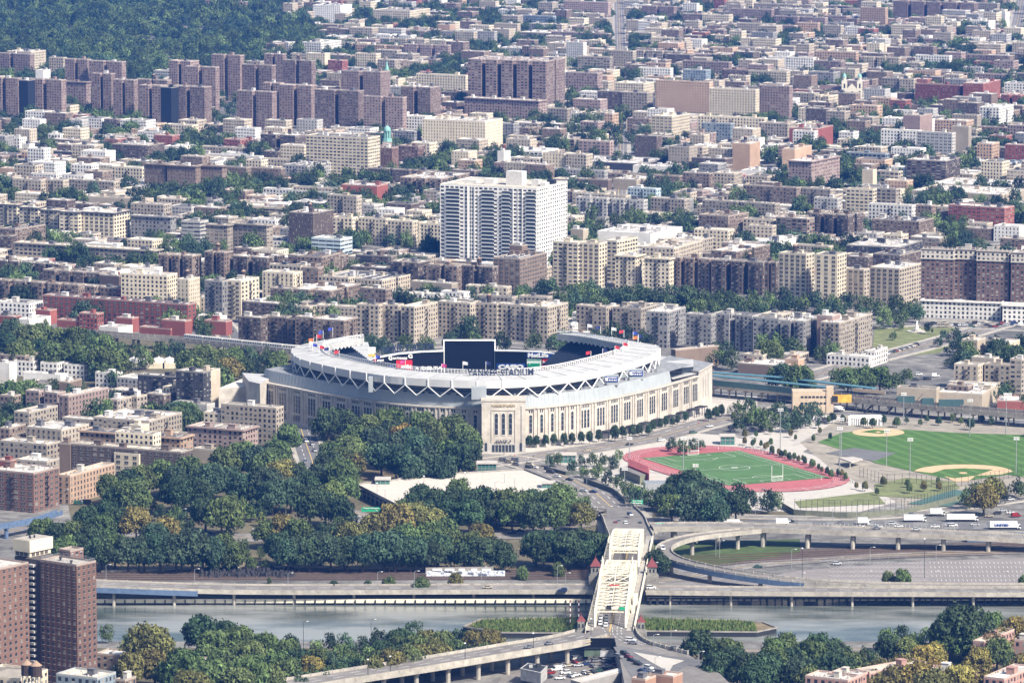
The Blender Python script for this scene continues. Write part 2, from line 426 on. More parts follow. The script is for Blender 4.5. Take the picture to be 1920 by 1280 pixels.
# ---------------------------------------------------------------- viaducts
def viaduct(name, pts, width, thick=1.6, par=1.0, step=22, mats=None, label='', cat='viaduct', piers=True, pw=2.2, girder=None, posts=True, zb=0, lines=1, skip=()):
    """pts = (px,py,z)"""
    mats = mats or [M_ASPH2, M_CONC]
    c = resample(smooth_line([P(x, y, z) for x, y, z in pts]), 6)
    root = thing(name, (c[len(c) // 2].x, c[len(c) // 2].y, zb), label=label, cat=cat)
    L_, R_ = offset_line(c, width / 2), offset_line(c, -width / 2); up = Vector((0, 0, 1))
    g = MB()
    for i in range(len(c) - 1):
        a, b, e, d = L_[i], R_[i], R_[i + 1], L_[i + 1]; dn = up * -thick
        g.face([a, b, e, d], 0); g.face([a + dn, d + dn, e + dn, b + dn], 1)
        g.face([b + dn, e + dn, e, b], 1); g.face([d + dn, a + dn, a, d], 1)
    for k in range(len(c) - 1):
        if lines and k % 2 == 0:
            for o in ((0,) if lines == 1 else (-width / 4, 0, width / 4)):
                q = offset_line(c[k:k + 2], o); a_, b_ = offset_line(q, .15), offset_line(q, -.15)
                g.face([v + up * .04 for v in (a_[0], b_[0], b_[1], a_[1])], 2)
    g.build('deck', [mats[0], mats[1], M_MARK], root)
    for sd_ in (L_, R_):
        g = MB(); sg = 1 if sd_ is L_ else -1
        inn = offset_line(c, sg * (width / 2 - .4))
        for i in range(len(c) - 1):
            a, b, e, d = sd_[i], sd_[i + 1], inn[i + 1], inn[i]; h = up * par
            g.face([a + h, b + h, e + h, d + h][::-sg], 0); g.face([a, b, b + h, a + h][::sg], 0); g.face([e, d, d + h, e + h][::sg], 0)
            if posts: g.box(((a + d) / 2 + up * (par / 2 + .08))[:], (.6, .6, par + .2), 0, 0)
        g.build('parapet', [mats[1]], root)
    if girder:
        i0, i1 = int(girder[0] * (len(c) - 1)), int(girder[1] * (len(c) - 1))
        g = MB()
        for sd_ in (offset_line(c, width / 2 + .12), offset_line(c, -width / 2 - .12)):
            for i in range(i0, i1): g.bar(sd_[i] - up * 1.5, sd_[i + 1] - up * 1.5, .3, 2.6)
        g.build('girder', M_BLUE, root)
    if piers:
        for i in range(2, len(c) - 1, max(1, round(step / 6))):
            if any(a <= i / len(c) <= b for a, b in skip): continue
            g = MB(); p = c[i]; t = (c[i + 1] - c[i - 1]); rz = atan2(t.y, t.x); n_ = Vector((-sin(rz), cos(rz), 0))
            if p.z - thick < 1.5: continue
            g.box((p.x, p.y, p.z - thick - .55), (1.4, width * .8, 1.1), rz)
            for s_ in ((-.3, .3) if width > 9 else (0,)):
                q = p + n_ * (width * s_); g.cyl((q.x, q.y), pw / 2, zb, p.z - thick - 1.1, 8)
            g.build('pier', [mats[1]], root)
    return root, c
viaduct('road_viaduct', [(540, 1284, 9), (640, 1268, 9.5), (800, 1243, 10), (950, 1218, 10), (1060, 1200, 10), (1108, 1188, 10)], 19, 1.8, 1.3, 20, label='long pale concrete approach viaduct running from the lower edge up to the steel bridge', lines=3, skip=((.93, 1),))
viaduct('elevated_highway', [(60, 1088, 8), (183, 1094, 7.2), (375, 1101, 5), (560, 1103, 4.2), (900, 1102, 4), (1112, 1102, 4)], 17, 1.5, .8, 30, label='elevated riverside highway with a blue girder span, left of the steel bridge', cat='highway', girder=(.05, .31), pw=1.6, zb=-3, lines=3)
viaduct('elevated_highway', [(1212, 1104, 4), (1400, 1106, 4), (1600, 1107, 4), (1960, 1108, 4)], 15, 1.5, .8, 30, label='low riverside highway beside the parking lot, right of the steel bridge', cat='highway', pw=1.4, zb=-3, lines=3)
viaduct('highway_ramp', [(1222, 986, 10), (1300, 985, 10), (1420, 987, 10), (1560, 992, 9.6), (1700, 997, 9), (1840, 1003, 8), (1960, 1010, 7)], 15, 1.8, .9, 26, label='wide elevated highway ramp on concrete piers above the rail yard', cat='highway ramp', girder=None, pw=2.4, lines=3)
viaduct('loop_ramp', [(1420, 992, 9.6), (1340, 1000, 9.6), (1285, 1009, 9.5), (1250, 1022, 9.3), (1246, 1036, 9), (1275, 1051, 8.4), (1340, 1066, 7.4), (1420, 1079, 6.4), (1500, 1088, 5.6), (1620, 1095, 4.8), (1800, 1098, 4.2), (1960, 1098, 4)], 8.5, 1.5, .9, 30, label='curved one lane loop ramp sweeping round beside the steel bridge', cat='highway ramp', girder=(.30, .62), pw=2.2, lines=0)
viaduct('blue_footbridge', [(-20, 990, 7), (60, 976, 7.2), (112, 960, 7.6)], 4, 1.2, 1.2, 30, mats=[M_CONCD, M_BLUE], label='blue steel ramp bridge beside the brick apartment house at the left edge', cat='footbridge', lines=0)
viaduct('blue_girder_overpass', [(1812, 1003, 3), (1880, 1003, 3), (1960, 1004, 3)], 9, 1.0, .7, 60, mats=[M_ASPH2, M_BLUE], label='short blue girder overpass below the white articulated lorry', cat='overpass', girder=(0, 1), lines=0, piers=False)
# overpass behind the trees
viaduct('stone_overpass', [(1040, 955, 5), (1080, 953, 5), (1130, 958, 5)], 8, 2, 1, 18, label='short cream concrete overpass between the trees beside the bridge approach', cat='overpass', lines=0)
# river pier: boardwalk on piles
for px0, px1, lab in ((150, 1108, 'long timber pile wharf with white edge along the far river bank, left of the bridge'), (1214, 1960, 'dark pile wharf along the far river bank, right of the bridge')):
    left = px0 < 1000
    Yw = P(960, 1122, 0).y
    x0, x1 = XatY(px0, Yw), XatY(px1, Yw)
    root = thing('pile_wharf', ((x0 + x1) / 2, Yw, -3), label=lab, cat='wharf')
    g = MB(); g.box(((x0 + x1) / 2, Yw + 5, -.4), (x1 - x0, 10, .6)); g.build('boardwalk', M_CONCD, root)
    if left:
        g = MB(); g.box(((x0 + x1) / 2, Yw - .4, -1.0), (x1 - x0, .5, 2.0)); g.build('edge_beam', M_CREAM, root)
    else:
        g = MB(); g.box(((x0 + x1) / 2, Yw - .3, -.5), (x1 - x0, .5, .7)); g.box(((x0 + x1) / 2, Yw - .3, .9), (x1 - x0, .3, .25)); g.build('edge_beam', M_CONC, root)
    n = int((x1 - x0) / (5.0 if left else 3.6)); r0 = random.Random(3); k = 0; rest = MB()
    for i in range(n):
        x = x0 + (x1 - x0) * (i + .5) / n + (0 if left else r0.uniform(-.6, .6)); gg = MB() if k < 99 else rest; k += 1
        gg.box((x, Yw - .9, -2.6 if left else -2.2), (.55 if left else r0.choice((.5, .7, 1.1)), .6, 4.4 if left else 5.0)); 
        if not left and i % 9 in (3, 4): gg.box((x + 1.5, Yw - .7, -2.4), (3.4, .8, 2.4))
        if gg is not rest: gg.build('pile', M_DARK, root)
    if rest.v: rest.build('pile', M_DARK, root)['kind'] = 'stuff'
    g = MB()                                            # hand rail of the boardwalk
    for i in range(int((x1 - x0) / 3)): g.box((x0 + i * 3, Yw + .4, .6), (.12, .12, 1.2))
    g.bar((x0, Yw + .4, 1.2), (x1, Yw + .4, 1.2), .12); g.bar((x0, Yw + .4, .7), (x1, Yw + .4, .7), .08); g.build('railing', M_DARK, root)
# low wall and fence beside the tracks
def fence(name, pts, h, label, mt, gap=3, solid_=False, z=0, cat='fence', post=.1, rails=(1.0, .05)):
    c = resample([P(x, y, z) for x, y in pts], gap); g = MB()
    for a, b in zip(c, c[1:]):
        if solid_: g.bar(a + Vector((0, 0, h / 2)), b + Vector((0, 0, h / 2)), .3, h)
        else:
            for r_ in rails: g.bar(a + Vector((0, 0, h * r_)), b + Vector((0, 0, h * r_)), .07)
    if not solid_:
        for a in c: g.box((a.x, a.y, a.z + h / 2), (post, post, h))
    o = origin(g); return solid(name, g, mt, o, label=label, cat=cat)
fence('low_wall', [(190, 1073), (560, 1064), (796, 1068)], 1.3, 'low whitewashed wall at the foot of the wooded bank by the tracks', M_CONC, 8, True, cat='wall')
fence('post_fence', [(330, 1063), (560, 1056), (790, 1064)], 4, 'tall thin post fence above the railway bank', M_CONC, 12, post=.22, rails=(.05,))
fence('chain_fence', [(1216, 1082), (1390, 1062), (1560, 1052), (1700, 1046)], 2.4, 'chain link fence between the rail yard road and parking lot', M_STEEL, 5, cat='fence', rails=(1, .5))
fence('chain_fence', [(1620, 1099), (1780, 1101), (1920, 1101)], 2.2, 'chain link fence along the river side of the parking lot', M_STEEL, 5)
fence('highway_barrier', [(1225, 994), (1500, 992), (1790, 995)], 3.4, 'pale slatted barrier between the highway lanes and elevated ramp', M_CONC, 2.2, post=.3, rails=(1, .6, .3))
fence('retaining_wall', [(1466, 952), (1490, 966), (1600, 972), (1700, 964), (1800, 938)], 3.2, 'long dark green retaining wall in front of the running track park', mat('greenish_wall', (.16, .17, .12), .9, .25, .4), 8, True, cat='wall')
fence('retaining_wall', [(1095, 905), (1150, 925), (1172, 945)], 3.0, 'dark retaining wall beside the curving bridge approach road', mat('dark_wall', (.10, .11, .09), .9, .2, .4), 6, True, cat='wall')
fence('retaining_wall', [(1020, 880), (1065, 892), (1160, 878)], 2.2, 'dark wall enclosing the garden at the bend of the approach road', MATS['dark_wall'], 6, True, cat='wall')
# rock outcrop
g = MB(); rr = random.Random(5)
for i in range(520):
    px = 375 + 175 * rr.random() ** .8; p = P(px, 1082 - 14 * rr.random(), 0); s_ = rr.uniform(.6, 2.2)
    g.cyl((p.x, p.y), s_, -.3, s_ * rr.uniform(.5, 1.5), 4, r2=s_ * rr.uniform(.1, .5))
o = origin(g); solid('rock_outcrop', g, mat('black_rock', (.035, .034, .036), .9, .5, .7), o, label='dark jagged rock outcrop on the bank beside the railway tracks', cat='rock')
# graffiti wall
m = NT('graffiti', .85, .2); a = m.noise(.9, m.pos(), 4, .8); b = m.noise(.35, m.pos(), 2)
m.done(m.mix(m.ramp(a, [(.42, 0.), (.48, 1.)]), m.ramp(b, [(.45, (.08, .12, .3)), (.5, (.03, .03, .03)), (.56, (.1, .2, .4))]), (.62, .64, .66)))
a0, a1 = P(798, 1081, 0), P(925, 1079, 0); g = MB(); g.bar(a0 + Vector((0, 0, 2.4)), a1 + Vector((0, 0, 2.4)), 1.2, 4.8)
root = thing('retaining_wall', tuple((a0 + a1) / 2), label='free standing grey wall covered in blue and white graffiti by the tracks', cat='wall')
g.build('wall', M_CONCD, root); g = MB(); g.bar(a0 + Vector((.4, -.65, 1.7)), a1 + Vector((6, -.65, 1.5)), .1, 2.9); g.build('graffiti', m.m, root)
g = MB(); rr = random.Random(2)
for i in range(5): g.box((a0.x + 6 + i * 6.3, a0.y - .72, 3.9), (rr.uniform(3, 5), .1, 1.2))
g.build('white_paint_patch', M_WHITE, root)
# ---------------------------------------------------------------- islands
m = NT('reeds', .9, .1); oi_ = m.ramp(m.noise(.5, m.pos(), 4), [(.3, (.05, .09, .025)), (.5, (.10, .15, .04)), (.7, (.22, .22, .09))]); M_REED = m.done(oi_)
for pts, tip, lab in (([(868, 1176), (900, 1162), (1100, 1158), (1112, 1160), (1112, 1188), (940, 1187)], 0, 'left'), ([(1196, 1160), (1380, 1164), (1430, 1168), (1456, 1178), (1418, 1186), (1196, 1184)], 1, 'right')):
    q = ccw([(p.x, p.y) for p in PX(pts, -1)]); g = MB(); g.prism(q, -4, -.8, 0, 1)
    for a, b in zip(q, q[1:] + q[:1]):
        g.bar((a[0], a[1], -.5), (b[0], b[1], -.5), .5, .7, 2)
    tag(g.build('island', [M_DARK, M_DRY, M_CONCD]), kind='structure')
    g = MB(); rr = random.Random(9); qi = inset(q, 2.5)
    x0, x1 = min(a[0] for a in q), max(a[0] for a in q); y0, y1 = min(a[1] for a in q), max(a[1] for a in q); k = 0
    while k < 5200:
        x, y = rr.uniform(x0, x1), rr.uniform(y0, y1)
        if not inpoly(x, y, qi) or (lab == 'right' and x > x1 - 10): 
            k += .2; continue
        h = rr.uniform(.5, 1.5) * (1 + .9 * sin(x * .21 + y * .4 + sin(x * .5)) ** 2); a = rr.uniform(0, pi); w_ = rr.uniform(.2, .5)
        g.face([(x - w_ * cos(a), y - w_ * sin(a), -.8), (x + w_ * cos(a), y + w_ * sin(a), -.8), (x + rr.uniform(-.5, .5), y + rr.uniform(-.5, .5), -.8 + h)]); k += 1
    tag(g.build('reeds', M_REED), 'dense green reeds and weeds on the %s pier island' % lab, 'reeds', kind='stuff')
# ================================================================ the steel bridge
A0 = P(1144.5, 1176, 10); B0 = P(1170.5, 1062, 10); ax = Vector((B0.x - A0.x, B0.y - A0.y, 0)); LB = ax.length; ax.normalize(); nx = Vector((ax.y, -ax.x, 0)); UP = Vector((0, 0, 1))
def bp_(s, t, z): return A0 + ax * s + nx * t + UP * z
BR = thing('steel_truss_bridge', (A0.x + 70 * ax.x, A0.y + 70 * ax.y, -3), label='cream painted steel truss swing bridge crossing the river', cat='bridge')
far = 250
g = MB(); 
g.face([bp_(-8, -11.4, 0), bp_(-8, 11.4, 0), bp_(far, 11.4, 0), bp_(far, -11.4, 0)], 0)
g.face([bp_(-8, -11.4, -1.6), bp_(far, -11.4, -1.6), bp_(far, 11.4, -1.6), bp_(-8, 11.4, -1.6)], 1)
for t in (-11.4, 11.4): g.bar(bp_(-8, t, -.7), bp_(far, t, -.7), .4, 1.7, 1)
g.face([bp_(-8, 7.9, .12), bp_(-8, 11.2, .12), bp_(far, 11.2, .12), bp_(far, 7.9, .12)], 2)
g.face([bp_(-8, -11.2, .12), bp_(-8, -7.9, .12), bp_(far, -7.9, .12), bp_(far, -11.2, .12)], 2)
for t in (-.2, .2): g.face([bp_(-8, t - .1, .05), bp_(-8, t + .1, .05), bp_(far, t + .1, .05), bp_(far, t - .1, .05)], 3)
for i in range(40):
    for t in (-3.4, 3.4): g.face([bp_(i * 6, t - .1, .05), bp_(i * 6, t + .1, .05), bp_(i * 6 + 3, t + .1, .05), bp_(i * 6 + 3, t - .1, .05)], 4)
g.build('deck', [M_ASPH2, M_CREAM, M_CONC, M_YEL, M_MARK], BR)
for t in (-11.3, 11.3):
    g = MB(); g.bar(bp_(-8, t, 1.3), bp_(far - 15, t, 1.3), .35, .3); g.bar(bp_(-8, t, .5), bp_(far - 15, t, .5), .15, .9)
    for i in range(0, int(far), 4): g.bar(bp_(-8 + i, t, 0), bp_(-8 + i, t, 1.4), .3)
    g.build('railing', M_CREAM, BR)
def hgt(prof, s):
    for (a, ha), (b, hb) in zip(prof, prof[1:]):
        if a <= s <= b: return ha + (hb - ha) * (s - a) / (b - a)
    return 0
def truss(s0, prof, n, thick, name):
    Lx = prof[-1][0]; st = [Lx * i / n for i in range(n + 1)]
    for t in (-7.3, 7.3):
        root = thing('x', (0, 0, 0)) if False else None
        g = MB()
        top = [(p[0], p[1]) for p in prof]
        for (a, ha), (b, hb) in zip(top, top[1:]): g.bar(bp_(s0 + a, t, ha), bp_(s0 + b, t, hb), thick, thick)
        g.bar(bp_(s0, t, .4), bp_(s0 + Lx, t, .4), thick * .8, thick)
        for i in range(1, n):
            h = hgt(prof, st[i]); g.bar(bp_(s0 + st[i], t, 0), bp_(s0 + st[i], t, h), thick * .55)
            j = i + 1 if st[i] < Lx / 2 else i - 1
            if 0 < j < n: g.bar(bp_(s0 + st[i], t, h), bp_(s0 + st[j], t, .4), thick * .38)
            if 0 < j < n: g.bar(bp_(s0 + st[j], t, hgt(prof, st[j])), bp_(s0 + st[i], t, .4), thick * .25)
        g.build('truss', M_CREAM, BR)
    g = MB(); pts = [s for s in st if hgt(prof, s) > 6.5]
    for i, s in enumerate(pts):
        h = hgt(prof, s); g.bar(bp_(s0 + s, -7.3, h), bp_(s0 + s, 7.3, h), .45); g.bar(bp_(s0 + s, -7.3, h - 1.4), bp_(s0 + s, 7.3, h - 1.4), .3)
        for k in range(8):
            z0, z1 = (h - 1.4, h) if k % 2 else (h, h - 1.4)
            g.bar(bp_(s0 + s, -7.3 + k * 1.825, z0), bp_(s0 + s, -7.3 + (k + 1) * 1.825, z1), .18)
        if i + 1 < len(pts):
            s2 = pts[i + 1]; h2 = hgt(prof, s2)
            for a, b in ((-7.3, 0), (0, -7.3), (7.3, 0), (0, 7.3)): g.bar(bp_(s0 + s, a, h), bp_(s0 + s2, b, h2), .28)
            g.bar(bp_(s0 + s, 0, h), bp_(s0 + s2, 0, h2), .35)
    g.build('top_bracing', M_CREAM, BR)
def portal(s, h, dirn):
    g = MB()
    e = s + dirn * 1.2
    g.bar(bp_(e, -7.3, h), bp_(e, 7.3, h), .7, 1.0); g.bar(bp_(e, -7.3, h - 1.7), bp_(e, 7.3, h - 1.7), .5, .6)
    for k in range(10):
        z0, z1 = (h - 1.7, h) if k % 2 else (h, h - 1.7); g.bar(bp_(e, -7.3 + k * 1.46, z0), bp_(e, -7.3 + (k + 1) * 1.46, z1), .22)
    for sg in (-1, 1):
        for k in range(4):
            a0 = pi / 2 * k / 4; a1 = pi / 2 * (k + 1) / 4
            g.bar(bp_(e, sg * (7.3 - 2.6 * (1 - cos(a0))), h - 1.7 - 2.6 * (1 - sin(a0))), bp_(e, sg * (7.3 - 2.6 * (1 - cos(a1))), h - 1.7 - 2.6 * (1 - sin(a1))), .45)
    g.build('portal', M_CREAM, BR)
TP = [(0, 0), (5, 8.5), (20, 9.3), (36, 10.4), (48, 12.5), (58, 16.2), (76, 16.2), (86, 12.5), (98, 10.4), (114, 9.3), (129, 8.5), (134, 0)]
truss(0, TP, 22, .95, 'swing')
TP2 = [(0, 0), (3, 8.6), (14, 10.4), (30, 11.6), (46, 10.4), (60, 8.6), (64, 0)]
truss(LB, TP2, 12, .95, 'fixed')
portal(5, 8.5, -.2); portal(129, 8.5, .2); portal(LB + 3, 8.6, -.2); portal(LB + 60, 8.6, .2)
for s_ in (58, 76):
    for t in (-7.3, 7.3):
        g = MB(); g.bar(bp_(s_, t, 0), bp_(s_, t, 17), 1.1)
        if s_ == 76: g.cyl(bp_(s_, t, 0)[:2], .7, 27, 28.5, 8, r2=.9); g.cyl(bp_(s_, t, 0)[:2], .5, 28.5, 30.8, 8, r2=.05)
        g.build('tower_post', M_CREAM, BR)
g = MB()
for s_ in (58, 76):
    for z in (10.5, 15.8): g.bar(bp_(s_, -7.3, z), bp_(s_, 7.3, z), .5, .7)
    for a, b in ((-7.3, -3.6), (-3.6, 0), (0, 3.6), (3.6, 7.3)): g.bar(bp_(s_, a, 10.5 if a in (-7.3, 0) else 13), bp_(s_, b, 13 if a in (-7.3, 0) else 10.5), .3)
g.build('tower_bracing', M_CREAM, BR)
g = MB(); g.bar(bp_(40, -2.4, 13), bp_(40, 2.6, 13), .4, .5); g.build('red_banner', mat('red_paint', (.5, .05, .03), .6, .1, 1), BR)
g = MB(); g.box(bp_(4.2, -.9, 9)[:], (2.4, .4, 2)); g.build('signal_box', M_DARK, BR)
g = MB(); g.box(bp_(4.2, 5.4, 8.5)[:], (2.8, .3, 1.4)); g.build('street_sign', M_GSIGN, BR)
g = MB()                                               # machinery house and orange barrel lights beside the truss
g.box(bp_(60, 9.4, 2.2)[:], (2.6, 9, 4.4)); g.box(bp_(38, 9.2, 1.6)[:], (1.6, 4, 3.2)); g.build('operator_cabin', M_CREAM, BR)
# masonry: centre drum, piers with red pyramid roofs
g = MB(); c_ = bp_(67, 0, 0); g.cyl(c_[:2], 9.5, -6, 8.4, 28); g.build('centre_pier', M_STONE, BR)
for s_, w_, hh in ((-3, 3.2, 9.5), (142, 4.6, 9.5)):
    g = MB(); a = bp_(s_, 0, 0); g.box((a.x, a.y, 1), (24, 7, 14.4), atan2(nx.y, nx.x)); g.build('masonry_pier', M_STONE, BR)
    for t in (-13.8, 14.6):
        a = bp_(s_, t, 0); root = thing('pier_house', (a.x, a.y, -3), label='%s stone pier with red pyramid roof, %s end of the bridge, %s side' % (('small', 'near', 'left' if t < 0 else 'right') if s_ < 0 else ('tall', 'far', 'left' if t < 0 else 'right')), cat='pier house')
        g = MB(); g.box((a.x, a.y, 3), (w_ + 2.2, 7, 12)); g.box((a.x, a.y, 9.3), (w_ + 1.2, 6, .8)); g.box((a.x, a.y, 11.6), (w_, 4.4, 4.2)); g.build('wall', M_STONE, root)
        g = MB(); h_ = w_ / 2 + .5
        q = [(a.x - h_, a.y - h_, 13.7), (a.x + h_, a.y - h_, 13.7), (a.x + h_, a.y + h_, 13.7), (a.x - h_, a.y + h_, 13.7)]
        for i in range(4): g.face([q[i], q[(i + 1) % 4], (a.x, a.y, 13.7 + w_ * .95)])
        g.face(q[::-1]); g.cyl((a.x, a.y), .2, 13.5 + w_ * .9, 14.6 + w_ * .95, 5); g.build('roof', M_RED, root)
        g = MB(); 
        for dx in (-.9, .9): g.box((a.x + dx, a.y - 2.25, 11.8), (.8, .12, 1.8))
        g.build('window', M_GLASS, root)
# link between bridge and city: raised approach down to street level
c = [bp_(far, 0, 0), P(1175, 985, 6), P(1168, 968, 3), P(1150, 950, .4)]
c = resample(smooth_line(c), 5); L_, R_ = offset_line(c, 11.4), offset_line(c, -11.4)
g = MB()
for i in range(len(c) - 1):
    g.face([L_[i], R_[i], R_[i + 1], L_[i + 1]], 0)
    for s_ in (L_, R_): g.bar(s_[i] + UP * .3, s_[i + 1] + UP * .3, .5, 1.6, 1); g.bar(Vector((s_[i].x, s_[i].y, s_[i].z / 2)), Vector((s_[i + 1].x, s_[i + 1].y, s_[i + 1].z / 2)), .4, max(.2, s_[i].z), 1)
struct('road', g, [M_ASPH2, M_CONC])
# raised street terrace at the near end
TZ = 10
tp = [(1098, 1187), (1112, 1178), (1192, 1178), (1202, 1196), (1230, 1212), (1290, 1226), (1350, 1262), (1420, 1330), (1180, 1330), (1160, 1222), (1152, 1196), (1102, 1193)]
q = ccw([(p.x, p.y) for p in PX(tp, TZ)]); g = MB(); g.prism(q, -1, TZ - .05, 1, 0); struct('street_terrace', g, [M_ASPH2, M_CONCD])
def wall_on(name, pts, z, h, mt, label, cat='parapet', th=.5, posts=4):
    c = resample(smooth_line([P(x, y, z) for x, y in pts]), posts); g = MB()
    for a, b in zip(c, c[1:]): g.bar(a + UP * h * .45, b + UP * h * .45, th, h * .9)
    for a in c: g.box((a.x, a.y, a.z + h * .55), (th * 1.5, th * 1.5, h * 1.1))
    return solid(name, g, mt, origin(g), label=label, cat=cat)
wall_on('curved_parapet', [(1191, 1180), (1198, 1194), (1216, 1206), (1250, 1216), (1290, 1226)], TZ, 1.8, M_CONC, 'curved pale parapet sweeping right from the near end of the bridge')
def flat(name, pts, z, mt):
    g = MB(); q = ccw([(p.x, p.y) for p in PX(pts, z)]); g.face([(a, b, z) for a, b in q]); return struct(name, g, mt)
flat('road', [(1150, 1212), (1166, 1210), (1250, 1228), (1330, 1238), (1310, 1250), (1290, 1246), (1262, 1262), (1300, 1300), (1200, 1300), (1163, 1232)], TZ + .03, M_ASPH)
g = MB(); tri = [(1187, 1222), (1282, 1238), (1262, 1246), (1256, 1256), (1258, 1262)]; q = ccw([(p.x, p.y) for p in PX(tri, TZ)]); g.prism(q, TZ - .2, TZ + .2); struct('traffic_island', g, M_PLAZA)
g = MB()
for i in range(18):
    a = P(1183 + i * 7.2, 1235 + i * 4.6 * .9, TZ); g.face([(a.x, a.y, TZ + .08), (a.x + .3, a.y, TZ + .08), (a.x + 1.5, a.y - 2.4, TZ + .08), (a.x + 1.2, a.y - 2.4, TZ + .08)])
for k in range(5):
    pl = smooth_line([P(1130 + k * 9, 1176, TZ), P(1132 + k * 10, 1192, TZ), P((1070, 1090, 1180, 1215, 1260)[k], (1202, 1206, 1208, 1212, 1222)[k], TZ)])
    for a, b in zip(pl[::2], pl[1::2]): g.bar((a.x, a.y, TZ + .06), (b.x, b.y, TZ + .06), .25, .05, 0 if k != 1 else 1)
struct('lane_markings', g, [M_MARK, M_YEL])
# ================================================================ the stadium
M_LIME = mat('limestone', (.54, .495, .43), .85, .22, .25, sc2=.05)
M_LIME2 = mat('grey_limestone', (.40, .385, .36), .85, .16, .3)
M_BAND = mat('blue_grey_cladding', (.33, .36, .375), .6, .12, .12, metal=.1)
M_ROOF = mat('pale_roof_membrane', (.44, .44, .43), .75, .2, .12)
M_FASC = mat('white_fascia', (.54, .54, .53), .6, .08, .15)
M_TERR = mat('grey_terrace', (.26, .27, .28), .85, .35, .25)
M_SEAT = mat('navy_seats', (.012, .022, .045), .6, .2, .4)
M_BOARD = mat('black_screen', (.006, .007, .010), .35, .1, .2)
M_SIGNBL = mat('blue_sign', (.015, .05, .22), .5, .05, .5)
M_SIGNRD = mat('red_sign', (.55, .015, .03), .5, .05, .5)
M_LETT = mat('dark_blue_letters', (.02, .03, .06), .5, .1, .5)
FT = 24.0
fac = smooth_line([P(486, 712, FT), P(500, 717, FT), P(541, 725, FT), P(599, 736, FT), P(656, 745, FT), P(730, 755, FT), P(800, 761, FT), P(903, 764.5, FT), P(985, 764.5, FT), P(1035, 761, FT), P(1113, 752, FT), P(1184, 738, FT), P(1241, 724, FT), P(1310, 704, FT)], 8)
ST_ = thing('ballpark_stadium', (-10, 2940, 0), label='large round pale stone stadium with white ring roof, open at the back', cat='stadium')
g = MB(); n = len(fac); z3 = lambda p, z: (p.x, p.y, z)
for a, b in zip(fac, fac[1:]):
    g.face([z3(a, 0), z3(b, 0), z3(b, FT), z3(a, FT)])
led = offset_line(fac, 2.6)
for i in range(n - 1): g.face([z3(fac[i], FT), z3(fac[i + 1], FT), z3(led[i + 1], FT), z3(led[i], FT)])
g.build('outer_wall', M_LIME, ST_)
g = MB()
cc = offset_line(fac, -.45)
for i in range(n - 1): g.bar(Vector(z3(cc[i], FT - .3)), Vector(z3(cc[i + 1], FT - .3)), .9, .7)
g.build('cornice', M_LIME, ST_)
g = MB()
for i in range(n - 1): g.bar(Vector(z3(cc[i], 1.6)), Vector(z3(cc[i + 1], 1.6)), .7, 3.4)
g.build('base_course', M_LIME2, ST_)
def at_px(line, px):
    for a, b in zip(line, line[1:]):
        xa, xb = proj(a)[0], proj(b)[0]
        if xa <= px <= xb:
            p = a.lerp(b, (px - xa) / (xb - xa)); return p, (b - a).normalized()
    return line[-1], (line[-1] - line[-2]).normalized()
def arched(mb, c, t, w_, z0, z1, m=0, d=.12, n=8):
    nrm = Vector((t.y, -t.x, 0)); c = Vector((c.x, c.y, 0)) + nrm * d; r = w_ / 2
    pts = [c - t * r + UP * z0, c + t * r + UP * z0]
    if n:
        for i in range(n + 1): a = pi * i / n; pts.append(c + t * r * cos(a) + UP * (z1 - r + r * sin(a)))
    else: pts += [c + t * r + UP * z1, c - t * r + UP * z1]
    mb.face(pts, m)
M_BORDER = mat('recess_look_border', (.62, .57, .50), .85, .1, .3)  # lighter flat border, a recessed look put into the colour
BAYS = [(x, 1) for x in (891.5, 870, 850, 830, 812)] + [(790, 2)] + [(x, 3) for x in (764, 738, 713, 690, 668, 639.5, 612, 584.5, 556.5, 530, 506)] + \
       [(x, 1) for x in (995, 1015.5, 1035.5, 1054.5, 1073)] + [(x, 3) for x in (1097, 1126.5, 1152, 1176, 1200, 1223, 1245.5, 1267, 1286.5, 1303)]
for px, k in BAYS:
    p, t = at_px(fac, px); left = px < 900; t = Vector((t.x, t.y, 0)).normalized()
    sp = 2.6; W_ = 1.75 if k > 1 else 1.9
    z0, z1 = (8.6, 19.6)
    for j in range(k):
        c = p + t * (j - (k - 1) / 2) * sp; g = MB()
        arched(g, c, t, W_ + .5, z0 - .3, z1 + .3, 1, .10); arched(g, c, t, W_, z0, z1, 0, .16)
        for q in (.3, .55, .8): g.bar(c - t * W_ / 2 + Vector((t.y, -t.x, 0)) * .2 + UP * (z0 + (z1 - z0) * q - c.z), c + t * W_ / 2 + Vector((t.y, -t.x, 0)) * .2 + UP * (z0 + (z1 - z0) * q - c.z), .12, .18, 2)
        g.build('window', [M_GLASS, M_BORDER, M_STEEL], ST_)
    g = MB()
    nv = 2 if k == 1 else 5 if k == 3 else 4
    for j in range(nv): arched(g, p + t * (j - (nv - 1) / 2) * 1.45, t, .75, 20.9, 22.5, 0, .12, 0)
    g.build('vent_row', M_GLASS, ST_)
    if left and px < 660:
        for j in range(k):
            g = MB(); c = p + t * (j - (k - 1) / 2) * sp
            arched(g, c, t, 1.5, 3.9, 7.2, 0, .5, 0); arched(g, c, t, 1.5, .5, 3.5, 0, .5, 0); g.build('lower_window', M_GLASS, ST_)
mids = []
for lst in (sorted(x for x, k in BAYS if x < 900), sorted(x for x, k in BAYS if x > 900)):
    mids += [(a + b) / 2 for a, b in zip(lst, lst[1:])]
